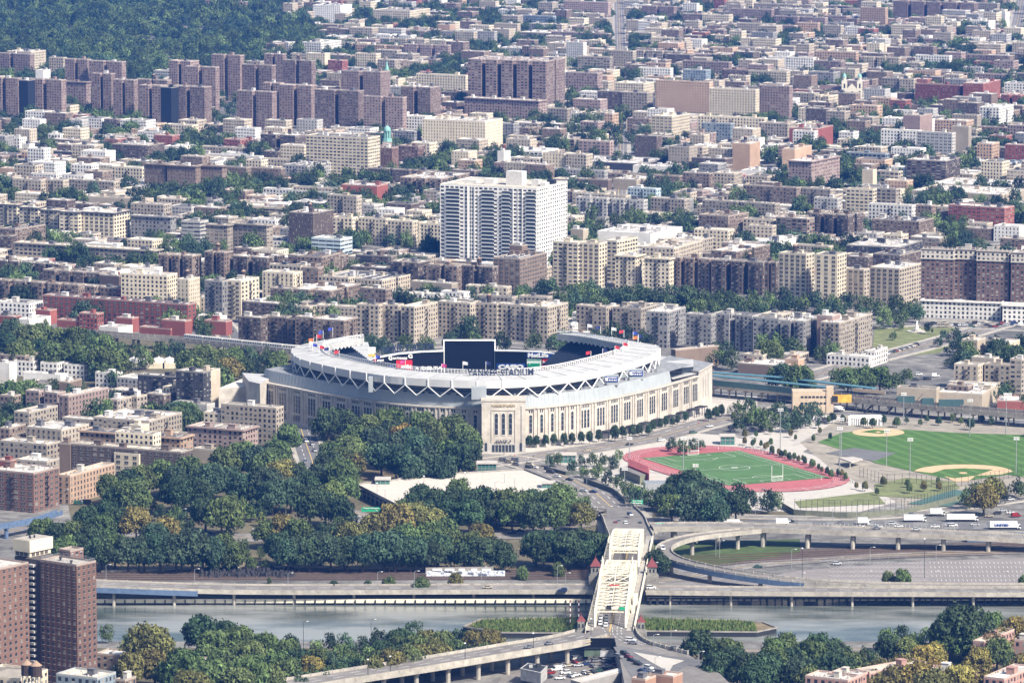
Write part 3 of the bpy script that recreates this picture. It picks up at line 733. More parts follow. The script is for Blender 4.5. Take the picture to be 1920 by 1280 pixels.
for px in mids:
    p, t = at_px(fac, px); g = MB(); rz = atan2(t.y, t.x); nr = Vector((t.y, -t.x, 0)).normalized()
    for o in (-1.0, 1.0):
        c = p + t * o * 1.3 + nr * .2; g.box((c.x, c.y, FT / 2), (.9, .8, FT), rz)
    g.build('pilaster', M_LIME, ST_)
# blue-grey sloping screen and terrace
lo = offset_line(fac, 2.7); hi = offset_line(fac, 4.2); ZB = 31.0
g = MB()
for i in range(n - 1):
    if i > n - 12 and proj(fac[i])[0] > 1262: continue
    g.face([z3(lo[i], FT + .02), z3(lo[i + 1], FT + .02), z3(hi[i + 1], ZB), z3(hi[i], ZB)])
g.build('screen_band', M_BAND, ST_)
g = MB()
for i in range(0, n - 14, 1):
    g.bar(Vector(z3(lo[i], FT)), Vector(z3(hi[i], ZB + .1)), .14, .14)
g.build('screen_seam', M_STEEL, ST_)
# roof ring outline
RO = [P(640, 629, 42), P(606, 634, 42), P(576, 640, 42), P(560, 646, 41.5), P(549, 653, 41)] + [P(x, y, 40.5) for x, y in
     ((547, 659), (554, 668), (569, 675), (590, 680.5), (620, 687.5), (650, 693.5), (690, 700), (736, 706), (790, 710), (850, 713.2), (911, 714.5), (962, 713.6), (1011, 710.5), (1054, 706), (1095, 699.8), (1138, 690.5), (1175, 681), (1202, 673), (1222, 665), (1235, 656))] + \
     [P(1236, 649, 41), P(1228, 644, 41.5), P(1207, 639, 42), P(1179, 634, 42), P(1150, 628.5, 42), P(1117, 624, 42), P(1081, 620, 42)]
ro = resample(smooth_line([Vector((p.x, p.y, 0)) for p in RO], 8), 5.1)
def ring_z(i): return 40.5
def rl(d): return offset_line(ro, d)
out_, inn, bowl = rl(0), rl(20), rl(5)
N_ = len(ro)
g = MB()
for i in range(N_ - 1): g.face([z3(out_[i], 40.5), z3(out_[i + 1], 40.5), z3(inn[i + 1], 42), z3(inn[i], 42)])
for i in range(0, N_ - 1): g.face([z3(out_[i], 36.4), z3(inn[i], 38), z3(inn[i + 1], 38), z3(out_[i + 1], 36.4)], 1)
for i in (0, N_ - 1):
    q = [z3(out_[i], 36.4), z3(out_[i], 40.5), z3(inn[i], 42), z3(inn[i], 38)]; g.face(q if i == 0 else q[::-1], 0)
g.build('roof', [M_ROOF, M_TERR], ST_)
g = MB()
for i in range(0, N_, 3): g.bar(Vector(z3(out_[i], 40.6)), Vector(z3(inn[i], 42.1)), .28, .2)
g.bar(Vector(z3(out_[0], 40.6)), Vector(z3(inn[0], 42.1)), .4, .3)
g.build('roof_seam', M_STEEL, ST_)
g = MB()
fo = rl(-.15)
for i in range(N_ - 1): g.face([z3(fo[i], 36.2), z3(fo[i + 1], 36.2), z3(fo[i + 1], 40.7), z3(fo[i], 40.7)]); g.face([z3(fo[i], 40.7), z3(fo[i + 1], 40.7), z3(out_[i + 1], 40.6), z3(out_[i], 40.6)])
g.build('fascia', M_FASC, ST_)
f2 = rl(-.3)
for i in range(0, N_ - 1, 3):
    g = MB(); j = min(i + 3, N_ - 1); a, b = f2[i], f2[j]; mid = f2[(i + j) // 2]
    g.bar(Vector(z3(a, 36)), Vector(z3(a, 40.9)), .55); g.build('fascia_rib', M_WHITE, ST_)
    if 3 <= i < N_ - 8:
        for q in (1, -1):
            k = i + (1.5 if q > 0 else -1.5); k0 = int(k); e = f2[k0].lerp(f2[min(k0 + 1, N_ - 1)], k - k0)
            e = Vector((e.x, e.y, ZB - .6)); g = MB(); g.bar(Vector(z3(a, 36.3)), e, .5, .5); g.build('roof_strut', M_WHITE, ST_)
# dark back wall of the seating bowl under the roof, with pipe rails
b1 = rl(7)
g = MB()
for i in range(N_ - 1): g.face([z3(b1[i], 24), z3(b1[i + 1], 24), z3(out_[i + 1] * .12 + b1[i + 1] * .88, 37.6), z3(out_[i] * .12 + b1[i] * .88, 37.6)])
g.build('bowl_wall', mat('dark_grey_steel', (.10, .11, .115), .8, .25, .3), ST_)
g = MB(); b2 = rl(6.2)
for z in (32.2, 34.4):
    for i in range(N_ - 1): g.bar(Vector(z3(b2[i], z)), Vector(z3(b2[i + 1], z)), .25)
g.build('pipe_rail', M_STEEL, ST_)
# terrace between the screen and the bowl wall
m1 = resample([Vector(z3(p, 0)) for p in hi], 4); lo_i = [i for i, p in enumerate(b1)]
seg = b1[3:-10]; q1 = resample([Vector(z3(p, 0)) for p in seg], 3)
K = 70
def at(l, t):
    x = t * (len(l) - 1); i = min(int(x), len(l) - 2); return l[i].lerp(l[i + 1], x - i)
g = MB()
for i in range(K):
    a, b, c, d = at(m1, i / K), at(m1, (i + 1) / K), at(q1, (i + 1) / K), at(q1, i / K)
    g.face([z3(a, ZB - .3), z3(b, ZB - .3), z3(c, ZB - .3), z3(d, ZB - .3)])
g.build('terrace', M_TERR, ST_)
g = MB(); rr = random.Random(4)
for i in range(60):
    t = rr.random() * .9; a = at(m1, t).lerp(at(q1, t), rr.uniform(.15, .5)); g.box((a.x, a.y, ZB + .4), (rr.uniform(1, 4), rr.uniform(1, 2.5), rr.uniform(.6, 1.8)), rr.random())
g.build('rooftop_plant', M_STEEL, ST_)['kind'] = 'stuff'
# seating
s1, s2, s3, s4 = rl(7), rl(34), rl(30), rl(52)
g = MB(); R_ = 14
for (la, lb, za, zb) in ((s1, s2, 36, 24), (s3, s4, 18, 7)):
    for r_ in range(R_):
        for i in range(N_ - 1):
            p = [la[k].lerp(lb[k], (r_ + e) / R_) for k in (i, i + 1) for e in (0, 1)]; z = za + (zb - za) * r_ / R_; zn = za + (zb - za) * (r_ + 1) / R_
            g.face([z3(p[0], z), z3(p[2], z), z3(p[3], z), z3(p[1], z)]); g.face([z3(p[1], z), z3(p[3], z), z3(p[3], zn), z3(p[1], zn)], 1)
g.build('seating', [mat('navy_tread', (.05, .065, .09), .7, .2, .4), M_SEAT], ST_)
g = MB(); q = [(p.x, p.y, .6) for p in s4]; q = [(-60, 3085, .6)] + q + [(30, 3085, .6)]; g.face(q); g.build('playing_field', MATS['lawn'], ST_)
# inner frieze and rim railing
g = MB(); fr = rl(20.1)
for i in range(N_ - 1):
    a, b = fr[i], fr[i + 1]; pts = [z3(b, 42.4), z3(a, 42.4)]
    for k in range(7):
        t = k / 6; zz = 37.2 + 1.3 * sin(pi * t) if i % 2 == 0 or 1 else 37
        c = a.lerp(b, t); pts.append(z3(c, zz))
    g.face(pts); g.face(pts[::-1])
g.build('frieze', M_WHITE, ST_)
g = MB(); rm = rl(19.4)
for z in (43.0, 43.9, 44.6):
    for i in range(N_ - 1): g.bar(Vector(z3(rm[i], z)), Vector(z3(rm[i + 1], z)), .28 if z > 44 else .2)
for i in range(0, N_ - 1):
    for e in (0, .5):
        c = rm[i].lerp(rm[i + 1], e); g.box((c.x, c.y, 43.2), (.22, .22, 2.8))
for i in (0, N_ - 1): g.bar(Vector(z3(out_[i], 41.8)), Vector(z3(inn[i], 43.4)), .25)
g.build('rim_railing', M_WHITE, ST_)
# gate tower
g = MB(); a, b = P(903, 848, 0), P(985, 848, 0); gy = a.y; gx = (a.x + b.x) / 2; gw = b.x - a.x; GT = 31.6
g.box((gx, gy + 9, GT / 2 - .5), (gw, 18, GT - 1)); g.box((gx, gy + 9, GT - .4), (gw + .8, 18.6, .9)); 
for s_ in (-1, 1): g.box((gx + s_ * gw * .27, gy - .12, 15), (.5, .5, 21)); g.box((gx + s_ * (gw / 2 - 1.2), gy - .2, 14), (2.2, .6, 28))
g.box((gx, gy - .12, 25.6), (gw * .56, .5, .5)); g.build('gate_tower', M_LIME, ST_)
g = MB(); g.box((gx, gy - .3, 2.6), (gw + .4, .9, 5.2)); g.build('gate_base', M_LIME2, ST_)
ex = Vector((1, 0, 0))
for j in (-1, 0, 1):
    g = MB(); c = Vector((gx + j * 4.2, gy, 0)); arched(g, c, ex, 2.5, 10.3, 24.2, 1, .3); arched(g, c, ex, 1.9, 10.8, 23.6, 0, .38)
    for z in (14, 17.5, 21): g.box((c.x, c.y - .42, z), (1.9, .1, .2), 0, 2)
    g.build('window', [M_GLASS, M_BORDER, M_STEEL], ST_)
g = MB()
for j in range(7): g.box((gx + (j - 3) * 2.0, gy - .85, 2.6), (1.5, .2, 4.2))
g.build('entrance_doors', M_GLASS, ST_)
for s_ in (-1, 1):
    g = MB(); g.box((gx + s_ * 10.4, gy - .85, 3.4), (1.4, .2, 5)); g.build('side_door', M_GLASS, ST_)
g = MB(); lettering(g, 'GATE 4', (gx - 4.6, gy - .8, 6.2), (gx + 4.6, gy - .8, 6.2), 1.5); g.build('gate_lettering', M_LETT, ST_)
g = MB(); lettering(g, 'YANKEE STADIUM', (gx - 7, gy - .1, 27.6), (gx + 7, gy - .1, 27.6), 1.3, bold=0); g.build('carved_lettering', mat('gilded_letters', (.50, .40, .22), .6, .1, 1), ST_)
a, b = P(921, 846, 0), P(976, 846, 0); g = MB(); g.box(((a.x + b.x) / 2, a.y, .3), (b.x - a.x, 5, .4)); g.build('entrance_mat', M_DARK, ST_)
g = MB(); vv, ff = text_mesh('NY'); i0 = len(g.v); cx = (a.x + b.x) / 2
for v in vv: g.v.append((cx + (v[0]) * 5.5, a.y - 1.8 + v[1] * 5, .56))
for f in ff: g.f.append(tuple(i + i0 for i in f)); g.m.append(0); g.uv.append([(0, 90)] * len(f))
g.build('mat_monogram', M_WHITE, ST_)
# corner towers
c0, c1 = P(1309, 772, 0), P(1335, 756, 0); c2 = c1 + Vector((-26, 34, 0)); c3 = c0 + Vector((-26, 34, 0))
g = MB(); q = ccw([(c.x, c.y) for c in (c0, c1, c2, c3)]); g.prism(q, 0, 25.6); qq = inset(q, -.5); g.prism(qq, 24.6, 25.9, 0, 1); g.build('corner_tower', [M_LIME, M_TERR], ST_)
t = (c1 - c0).normalized()
for j in range(3):
    g = MB(); arched(g, c0.lerp(c1, .35 + j * .18), t, 1.2, 7, 21, 0, .2, 0); g.build('slot_window', M_LIME2, ST_)
c0, c1 = P(467, 792, 0), P(488, 797, 0); g = MB(); q = ccw([(c0.x, c0.y), (c1.x, c1.y), (c1.x + 8, c1.y + 40), (c0.x - 6, c0.y + 36)]); g.prism(q, 0, 26, 0, 1); g.build('corner_tower', [M_LIME, M_ROOF], ST_)
g = MB(); q = [P(410, 726, 20), P(470, 702, 20), P(545, 700, 20), P(500, 722, 20)]; q = ccw([(p.x, p.y) for p in q]); g.prism(q, 0, 19.5, 0, 1); g.build('side_wing', [M_LIME, mat('cream_roof', (.62, .58, .51), .85, .1, .2)], ST_)
# right hand terrace pavilion
g = MB(); q = ccw([(p.x, p.y) for p in [P(1256, 694, 27), P(1300, 690, 27), P(1300, 676, 27), P(1250, 680, 27)]]); g.prism(q, FT, 28, 0, 1)
g.build('terrace_pavilion', [M_GLASS, M_ROOF], ST_)
g = MB(); q = ccw([(p.x, p.y) for p in [P(1262, 712, FT), P(1313, 700, FT), P(1338, 684, FT), P(1215, 664, FT), P(1230, 690, FT)]]); g.face([(a_, b_, FT + .3) for a_, b_ in q]); g.build('terrace', M_ROOF, ST_)
# blue grey lift boxes
def liftbox(x0, x1, y1, dz, dp, nm='lift_tower'):
    a, b = P(x0, y1, ZB - .5), P(x1, y1, ZB - .5); g = MB(); g.box(((a.x + b.x) / 2, a.y + dp / 2, ZB - .5 + dz / 2), (b.x - a.x, dp, dz)); g.build(nm, M_BAND, ST_); return a, b
liftbox(884, 912, 749, 7.4, 6); liftbox(691, 699, 735, 9, 5)
for x0, x1, y1, lab in ((1117, 1160, 722, 'a'), (1162, 1207, 711, 'b')):
    a, b = liftbox(x0, x1, y1, 6.2, 5); g = MB(); w_ = b.x - a.x
    g.box((a.x + w_ * .68, a.y - .15, ZB + 3.2), (w_ * .56, .3, 3.4)); g.build('blue_sign', M_SIGNBL, ST_)
    g = MB(); 
    for k, zz in enumerate((3.8, 2.3)): lettering(g, ('New Era Ballpark', 'Home of Champions')[k] if 0 else ('IIIIIIII', 'IIIIII')[k], (a.x + w_ * .5, a.y - .35, ZB + zz), (a.x + w_ * .9, a.y - .35, ZB + zz), .8)
    g.cyl((a.x + w_ * .45, a.y - .4), .9, ZB + 2.4, ZB + 4.2, 8); g.build('sign_lettering', M_WHITE, ST_)
# awnings at street level
for cx, cy in ((930, 1075), (1125, 1030), (1230, 1005), (1330, 985), (1435, 960), (1530, 935), (1615, 910), (1680, 885)):
    px = 920 + cx / 4.355; p, t = at_px(fac, px); nr = Vector((t.y, -t.x, 0)).normalized(); c = p + nr * 3.4; rz = atan2(t.y, t.x)
    g = MB(); g.box((c.x, c.y, 5.0), (8, 5.5, .5), rz)
    for o in (-3.5, 0, 3.5): g.box((c.x + t.x * o + nr.x * 2.4, c.y + t.y * o + nr.y * 2.4, 2.5), (.3, .3, 5), rz)
    g.build('awning', M_DARK, ST_)
# roof lettering facing the street
def letters(name, s, a, b, h, mt, parent=None, **kw):
    g = MB(); lettering(g, s, a, b, h, 0, kw.get('bold', .02)); return g.build(name, mt, parent)
a, b = P(876, 706, 41), P(932, 706, 41); letters('roof_letters', 'YANKEE', a, b, 4.6, M_LETT, ST_, bold=.02)
a, b = P(938, 706, 41), P(1000, 704, 41); letters('roof_letters', 'STADIUM', a, b, 4.6, M_LETT, ST_, bold=.02)
g = MB(); a, b = P(874, 707, 41) + UP * .2, P(1001, 704, 41) + UP * .2; g.bar(a, b, .5, .5); g.bar(a + UP * 2.2 + Vector((0, .5, 0)), b + UP * 2.2 + Vector((0, .5, 0)), .2); g.build('letter_frame', M_STEEL, ST_)
# scoreboards
SB = thing('video_scoreboard', (-2, 3062, 0), label='huge blank black video screen in a white frame at the open end of the stadium', cat='scoreboard')
YS = 3062; X0, X1 = XatY(833.5, YS, 25), XatY(927, YS, 25)
def zat(py, Y): 
    lo_, hi_ = -50, 120
    for _ in range(40):
        mz = (lo_ + hi_) / 2
        if proj((0, Y, mz))[1] > py: lo_ = mz
        else: hi_ = mz
    return lo_
zt, zb_ = zat(639, YS), zat(698, YS)
g = MB(); g.box(((X0 + X1) / 2, YS + 1.2, (zt + zb_) / 2), (X1 - X0, 2, zt - zb_)); g.build('screen', M_BOARD, SB)
g = MB(); g.box(((X0 + X1) / 2, YS + 1, zt + .35), (X1 - X0 + 1.6, 2.6, .7))
for x in (X0 - .4, X1 + .4): g.box((x, YS + 1, (zt + zb_) / 2), (.8, 2.6, zt - zb_))
for x in (X0 - 2.2, X1 + 2.2): 
    g.box((x, YS + 2, zb_ + 8), (.3, .3, 18 - 2)); 
    for k in range(8): g.bar((x - 1, YS + 2, zb_ + k * 2), (x + 1, YS + 2, zb_ + k * 2), .3)
g.build('frame', M_WHITE, SB)
g = MB()
for x in (X0 + 4, (X0 + X1) / 2, X1 - 4): g.box((x, YS + 4, zb_ / 2), (1.2, 1.2, zb_))
g.build('support', M_STEEL, SB)
def board(name, pts, label, Y0, Y1):
    """curved advertising board: pts = (px, ytop, ybottom)"""
    nn = len(pts); q = []
    for i, (x, yt, yb) in enumerate(pts):
        Y = Y0 + (Y1 - Y0) * i / (nn - 1); q.append((XatY(x, Y, 22), Y, zat(yt, Y), zat(yb, Y)))
    root = thing(name, (q[nn // 2][0], q[nn // 2][1], 0), label=label, cat='advertising board')
    g = MB(); f = MB()
    for a, b in zip(q, q[1:]):
        g.face([(a[0], a[1], a[3]), (b[0], b[1], b[3]), (b[0], b[1], b[2]), (a[0], a[1], a[2])])
        g.face([(b[0], b[1] + 1.5, b[3]), (a[0], a[1] + 1.5, a[3]), (a[0], a[1] + 1.5, a[2]), (b[0], b[1] + 1.5, b[2])], 1)
        f.bar((a[0], a[1] + .6, a[2] + .3), (b[0], b[1] + .6, b[2] + .3), 1.8, .8)
    g.build('panel', [M_BOARD, M_STEEL], root); f.build('top_rail', M_WHITE, root)
    g = MB()
    for a in q: g.box((a[0], a[1] + 2.4, a[3] / 2), (.8, .8, a[3]))
    g.build('support', M_STEEL, root)
    def pt(px, py, d=.0):
        for (x, yt, yb), (x2, yt2, yb2), a, b in zip(pts, pts[1:], q, q[1:]):
            if x <= px <= x2:
                t = (px - x) / (x2 - x); Y = a[1] + (b[1] - a[1]) * t - d; return Vector((XatY(px, Y, 22), Y, zat(py, Y)))
        Y = q[-1][1] - d; return Vector((XatY(px, Y, 22), Y, zat(py, Y)))
    return root, pt
LBD, lp = board('advertising_board', [(690, 675, 700), (712, 670, 700), (745, 664, 699), (790, 660, 698), (832, 658.5, 697)], 'long dark curved board with white brand lettering, left of the video screen', 3030, 3060)
RBD, rp = board('advertising_board', [(928, 658, 697), (970, 658.5, 696), (1010, 660, 695), (1045, 664, 692)], 'dark curved board with coloured adverts, right of the video screen', 3061, 3046)
def word(root, pt, s, x0, x1, yb, h, mt, bold=.03):
    g = MB(); lettering(g, s, pt(x0, yb, .3), pt(x1, yb, .3), h, 0, bold); g.build('lettering', mt, root)
def panel(root, pt, x0, x1, yt, yb, mt, d=.12):
    a, b, c, e = pt(x0, yb, d), pt(x1, yb, d), pt(x1, yt, d), pt(x0, yt, d); g = MB(); g.face([a, b, c, e]); g.build('sign_panel', mt, root)
word(LBD, lp, 'pepsi', 707, 719, 677.5, 1.5, M_WHITE); word(LBD, lp, 'G', 728, 735, 675, 2.8, M_WHITE); word(LBD, lp, 'GATORADE', 736, 763, 673.5, 1.4, M_WHITE); word(LBD, lp, 'G', 765, 773, 671.5, 2.8, M_WHITE)
g = MB(); c = lp(702, 674.5, .3); arched(g, Vector((c.x, c.y, 0)), ex, 2.4, c.z - 1.2, c.z + 1.2, 0, .05); g.build('round_emblem', M_SIGNRD, LBD)
g = MB(); c = lp(731, 688, .3); arched(g, Vector((c.x, c.y, 0)), ex, 7, c.z - 2.2, c.z + 1.6, 0, .05, 12); g.build('oval_emblem', M_SIGNBL, LBD)
panel(LBD, lp, 743, 773, 675, 694, M_SIGNRD); word(LBD, lp, 'at&t', 752, 772, 690, 2.3, M_WHITE, .05)
word(LBD, lp, 'DELTA', 790, 830, 692.5, 2.0, M_WHITE, .03)
g = MB(); c = lp(782, 691, .3); g.face([c + Vector((-1.3, 0, -.4)), c + Vector((1.3, 0, -.4)), c + Vector((0, 0, 1.5))]); g.build('triangle_emblem', M_WHITE, LBD)
panel(RBD, rp, 987, 1043.5, 660.5, 672, M_SIGNBL); word(RBD, rp, 'MetLife', 990, 1028, 670, 2.9, M_WHITE, .05)
panel(RBD, rp, 931, 985, 681, 694, M_SIGNBL); word(RBD, rp, 'CASIO', 934, 982, 692, 3.1, M_WHITE, .07)
panel(RBD, rp, 988, 1015, 673, 693, M_WHITE); panel(RBD, rp, 989, 1014, 674, 676, M_GSIGN, .2); word(RBD, rp, 'HESS', 990, 1013, 688, 2.6, M_GSIGN, .07)
panel(RBD, rp, 1016.5, 1043.5, 673, 693, M_SIGNRD); word(RBD, rp, 'Budweiser', 1018, 1042, 682, 2.0, M_WHITE, .0); word(RBD, rp, 'BEAR', 1023, 1038, 690, 1.3, M_WHITE, .03)
a, b = lp(712, 664, -1), lp(755, 660, -1); a.z, b.z = zat(664, a.y), zat(658, b.y)
letters('standing_letters', 'YANKEE', a, b, 4.6, M_LETT, LBD, bold=0)
a, b = lp(760, 658, -1), lp(812, 655, -1); a.z, b.z = zat(659, a.y), zat(655, b.y)
letters('standing_letters', 'STADIUM', a, b, 4.6, M_LETT, LBD, bold=0)
a, b = lp(691, 670, -1), lp(704, 670, -1); root = thing('small_billboard', (a.x, a.y, 0), label='small white billboard with yellow strip at the left end of the lettering', cat='billboard')
g = MB(); g.box(((a.x + b.x) / 2, a.y, zat(656, a.y)), (4.8, .6, 3.8)); g.build('white_panel', M_WHITE, root); g = MB(); g.box(((a.x + b.x) / 2, a.y, zat(666, a.y)), (4.8, .5, 1.6)); g.build('yellow_panel', M_YEL, root)
g = MB(); g.box(((a.x + b.x) / 2, a.y + 1, 14), (1, 1, 26)); g.build('post', M_STEEL, root)
# bleachers and pale block behind the left opening
g = MB(); q = ccw([(p.x, p.y) for p in [P(640, 690, 12), P(700, 690, 12), P(690, 655, 12), P(640, 655, 12)]]); g.prism(q, 0, 17, 0, 1); g.build('bleacher_block', [M_LIME, M_ROOF], ST_)
# flags
FC = dict(red=(.5, .03, .04), blue=(.04, .06, .35), white=(.7, .7, .7), orange=(.6, .15, .03), navy=(.02, .03, .12), pink=(.5, .05, .2))
M_FLAG = mat_obj('flag_cloth', .8)
fi = 0
for px, py, zz, hh, cl, gap in ((581, 653, 41, 4.5, 'white', 0), (588, 647, 41, 4.5, 'orange', 0), (594, 642, 42, 5, 'red', 0), (606, 634, 42, 5, 'blue', 0), (624, 631, 42, 6, 'blue', 0), (586, 657, 42, 4.5, 'blue', 1), (599, 661, 42, 4.5, 'red', 1), (617, 666, 42, 5, 'navy', 1), (636, 670, 42, 4.5, 'red', 1), (828, 697, 42, 5, 'pink', 1), (868, 699, 42, 7, 'white', 1), (911, 699, 42, 7, 'navy', 1), (704, 684, 42, 6, 'blue', 1), (760, 693, 42, 6, 'pink', 1),
                                (1080, 620, 42, 6, 'white', 0), (1102, 622, 42, 5, 'white', 0), (1126, 625, 42, 5, 'navy', 0), (1147, 628, 42, 5, 'white', 0), (1170, 633, 42, 5, 'red', 0), (1187, 636, 42, 5, 'blue', 0), (1197, 640, 42, 4.5, 'navy', 0), (1108, 676, 42, 6, 'red', 1), (1130, 671, 42, 6, 'navy', 1), (1153, 666, 42, 6, 'red', 1), (1168, 660, 42, 6, 'red', 1), (1196, 643, 42, 4.5, 'orange', 0)):
    p = P(px, py, zz); root = thing('flag_on_pole', p, auto='%s flag on the stadium roof' % cl, cat='flag', group='flags round the stadium roof')
    g = MB(); g.box((p.x, p.y, zz + hh / 2), (.22, .22, hh)); g.build('pole', M_WHITE, root); g = MB(); r0 = random.Random(fi); fi += 1; w_ = 3.0; sg = -1 if r0.random() < .4 else 1
    z1 = zz + hh
    for k in range(4):
        x0, x1 = k / 4 * w_ * sg, (k + 1) / 4 * w_ * sg; y0, y1 = .4 * sin(k), .4 * sin(k + 1); d0, d1 = -.12 * k, -.12 * (k + 1)
        g.face([(p.x + x0, p.y + y0, z1 - 1.9 + d0), (p.x + x1, p.y + y1, z1 - 1.9 + d1), (p.x + x1, p.y + y1, z1 + d1), (p.x + x0, p.y + y0, z1 + d0)])
    g.build('cloth', M_FLAG, root, color=FC[cl])
# ================================================================ track, ball fields, garage, elevated railway
def box_px(mb, pts, z0, z1, m=0, top=None, zr=None):
    """prism on a footprint given by roof-edge pixels"""
    q = ccw([(p.x, p.y) for p in PX(pts, z1 if zr is None else zr)]); mb.prism(q, z0, z1, m, top); return q
def stad(c, d, hl, r, n=16, hlr=None):
    th = atan2(d.y, d.x); q = []
    for s_, o in ((1, -pi / 2), (-1, pi / 2)):
        for i in range(n + 1):
            a = th + o + pi * i / n; q.append((c.x + s_ * d.x * hl + r * cos(a), c.y + s_ * d.y * hl + r * sin(a)))
    return q
TC, TD = Vector((130, 2768, 0)), Vector((.43, -.903, 0)).normalized(); TN = Vector((-TD.y, TD.x, 0))
M_TRK = mat('red_track_rubber', (.40, .12, .125), .85, .2, .3, sc2=.03)
m = NT('artificial_turf', .9, .1); m.done(m.mix(1, (.08, .155, .058), m.ramp(m.noise(.1, m.pos(), 4), [(.3, .85), (.7, 1.1)]), 'MULTIPLY')); M_TURF = m.m
TK = thing('running_track', TC, label='red oval running track with a green marked football pitch inside', cat='running track')
g = MB(); g.face([(x, y, .42) for x, y in ccw(stad(TC, TD, 42, 46.5))]); g.build('track_surface', M_TRK, TK)
def tl(u, v, z=.55): return (TC.x + TD.x * u + TN.x * v, TC.y + TD.y * u + TN.y * v, z)
def line_(mb, pts, w_, m=0, z=None):
    for a, b in zip(pts, pts[1:]):
        a, b = Vector(a), Vector(b); d = (b - a); n_ = Vector((-d.y, d.x, 0)).normalized() * w_ / 2; mb.face([a - n_, b - n_, b + n_, a + n_], m)
g = MB(); g.face([tl(-55, -33, .5), tl(55, -33, .5), tl(55, 33, .5), tl(-55, 33, .5)]); g.build('pitch', M_TURF, TK)
g = MB(); W = .28
for u0, u1, v0, v1 in ((-52, 52, -31, 31), (-52, -36, -20, 20), (36, 52, -20, 20), (-52, -47, -9, 9), (47, 52, -9, 9)):
    line_(g, [tl(u0, v0), tl(u1, v0), tl(u1, v1), tl(u0, v1), tl(u0, v0)], W)
line_(g, [tl(0, -31), tl(0, 31)], W)
for r_, c_ in ((9, 0), (1.6, 0)): line_(g, [tl(c_ + r_ * cos(a * pi / 14), r_ * sin(a * pi / 14)) for a in range(29)], W if r_ > 2 else .8)
for k in (-1, 1): line_(g, [tl(k * 36 - k * 5 * sin(pi * a / 10), -8 + 16 * a / 10) for a in range(11)], W)
for v in (-27, 27): line_(g, [tl(-50, v), tl(50, v)], .18)
g.build('pitch_markings', M_MARK, TK)
g = MB()
for k in range(8):
    q = stad(TC, TD, 42, 37.2 + k * 1.2, 14); q.append(q[0]); line_(g, [(x, y, .5) for x, y in q], .09)
for k in range(5): a = Vector(tl(49 + k * 3.6, 20 - 2.4 * k)); line_(g, [tl(42 + 37 * cos(.9 - k * .22), 37 * sin(.9 - k * .22), .54), tl(42 + 46 * cos(.9 - k * .22), 46 * sin(.9 - k * .22), .54)], .25)
g.build('lane_lines', M_MARK, TK)
def goal(u, rz_, lab):
    c = Vector(tl(u, 0)); root = thing('goal_post', c, label=lab, cat='goal posts'); g = MB(); a, b = Vector(tl(u, -3.6)), Vector(tl(u, 3.6))
    for p in (a, b): g.bar(p, p + UP * 9, .2)
    g.bar(a + UP * 2.5, b + UP * 2.5, .2); g.bar(a + UP * .1, b + UP * .1, .15); g.build('frame', M_WHITE, root)
    g = MB()
    for i in range(9): p = a.lerp(b, i / 8); g.bar(p, p + UP * 2.5, .05)
    for i in range(4): g.bar(a + UP * i * .7, b + UP * i * .7, .05)
    g.build('net', M_WHITE, root)
goal(-52, 0, 'white goal frame at the far end of the track pitch'); goal(52, 0, 'white goal frame at the near end of the track pitch')
fence('track_fence', [(1386, 836), (1440, 850), (1500, 871), (1560, 889), (1608, 910)], 1.6, 'dark fence with posts along the far straight of the running track', M_DARK, 4, rails=(1, .5), post=.18)
# ball fields
m = NT('mown_grass', .95, .1); mp = m.n('ShaderNodeSeparateXYZ'); m.L(m.pos(), mp.inputs[0])
st = m.math('SINE', m.math('ADD', m.math('MULTIPLY', mp.outputs[0], .60), m.math('MULTIPLY', mp.outputs[1], .22)))
c_ = m.mix(m.ramp(st, [(.35, 0.), (.65, 1.)]), (.068, .135, .034), (.092, .17, .046)); m.done(m.mix(1, c_, m.ramp(m.noise(.15, m.pos(), 4), [(.3, .8), (.7, 1.1)]), 'MULTIPLY')); M_MOWN = m.m
M_CLAY = mat('infield_clay', (.52, .37, .22), .95, .12, .3)
sheet('ball_field_grass', [(1533, 829), (1580, 811), (1640, 806), (1700, 806), (1800, 812), (1990, 818), (1990, 905), (1890, 890), (1800, 903), (1713, 884), (1640, 868), (1600, 850)], M_MOWN, .2)
def ell(cx, cy, rx, ry, n=26, a0=0, a1=2 * pi): return [(cx + rx * cos(a0 + (a1 - a0) * i / n), cy - ry * sin(a0 + (a1 - a0) * i / n)) for i in range(n + (a1 - a0 < 6))]
sheet('infield_clay', ell(1647, 811, 49, 7.5), M_CLAY, 0); sheet('infield_grass', [(1612, 810), (1640, 805.5), (1672, 809), (1652, 814)], M_MOWN, 0); sheet('pitchers_mound', ell(1647, 810.5, 5, 1.2, 10), M_CLAY, 0)
sheet('infield_clay', [(1711, 883)] + ell(1806, 885, 92, 14, 18, pi * .96, pi * .04) + [(1900, 884), (1875, 890), (1830, 892), (1815, 903), (1790, 903), (1760, 888)], M_CLAY, 0)
sheet('infield_grass', [(1745, 888), (1770, 880), (1810, 878), (1862, 881), (1830, 892), (1790, 897)], M_MOWN, 0); sheet('pitchers_mound', ell(1806, 887, 8, 1.6, 10), M_CLAY, 0)
sheet('play_lawn', [(1640, 908), (1700, 896), (1790, 903), (1800, 915), (1740, 935), (1640, 930)], MATS['patchy_lawn'], 0)
sheet('terrace_lawn', [(1490, 940), (1640, 922), (1660, 945), (1500, 952)], MATS['patchy_lawn'], 0)
sheet('ball_court', [(1700, 945), (1790, 918), (1840, 925), (1780, 950)], mat('court_green', (.07, .13, .11), .8, .1, .5), 0)
sheet('play_lot', [(1548, 850), (1600, 840), (1680, 850), (1640, 865)], M_ASPH, 0)
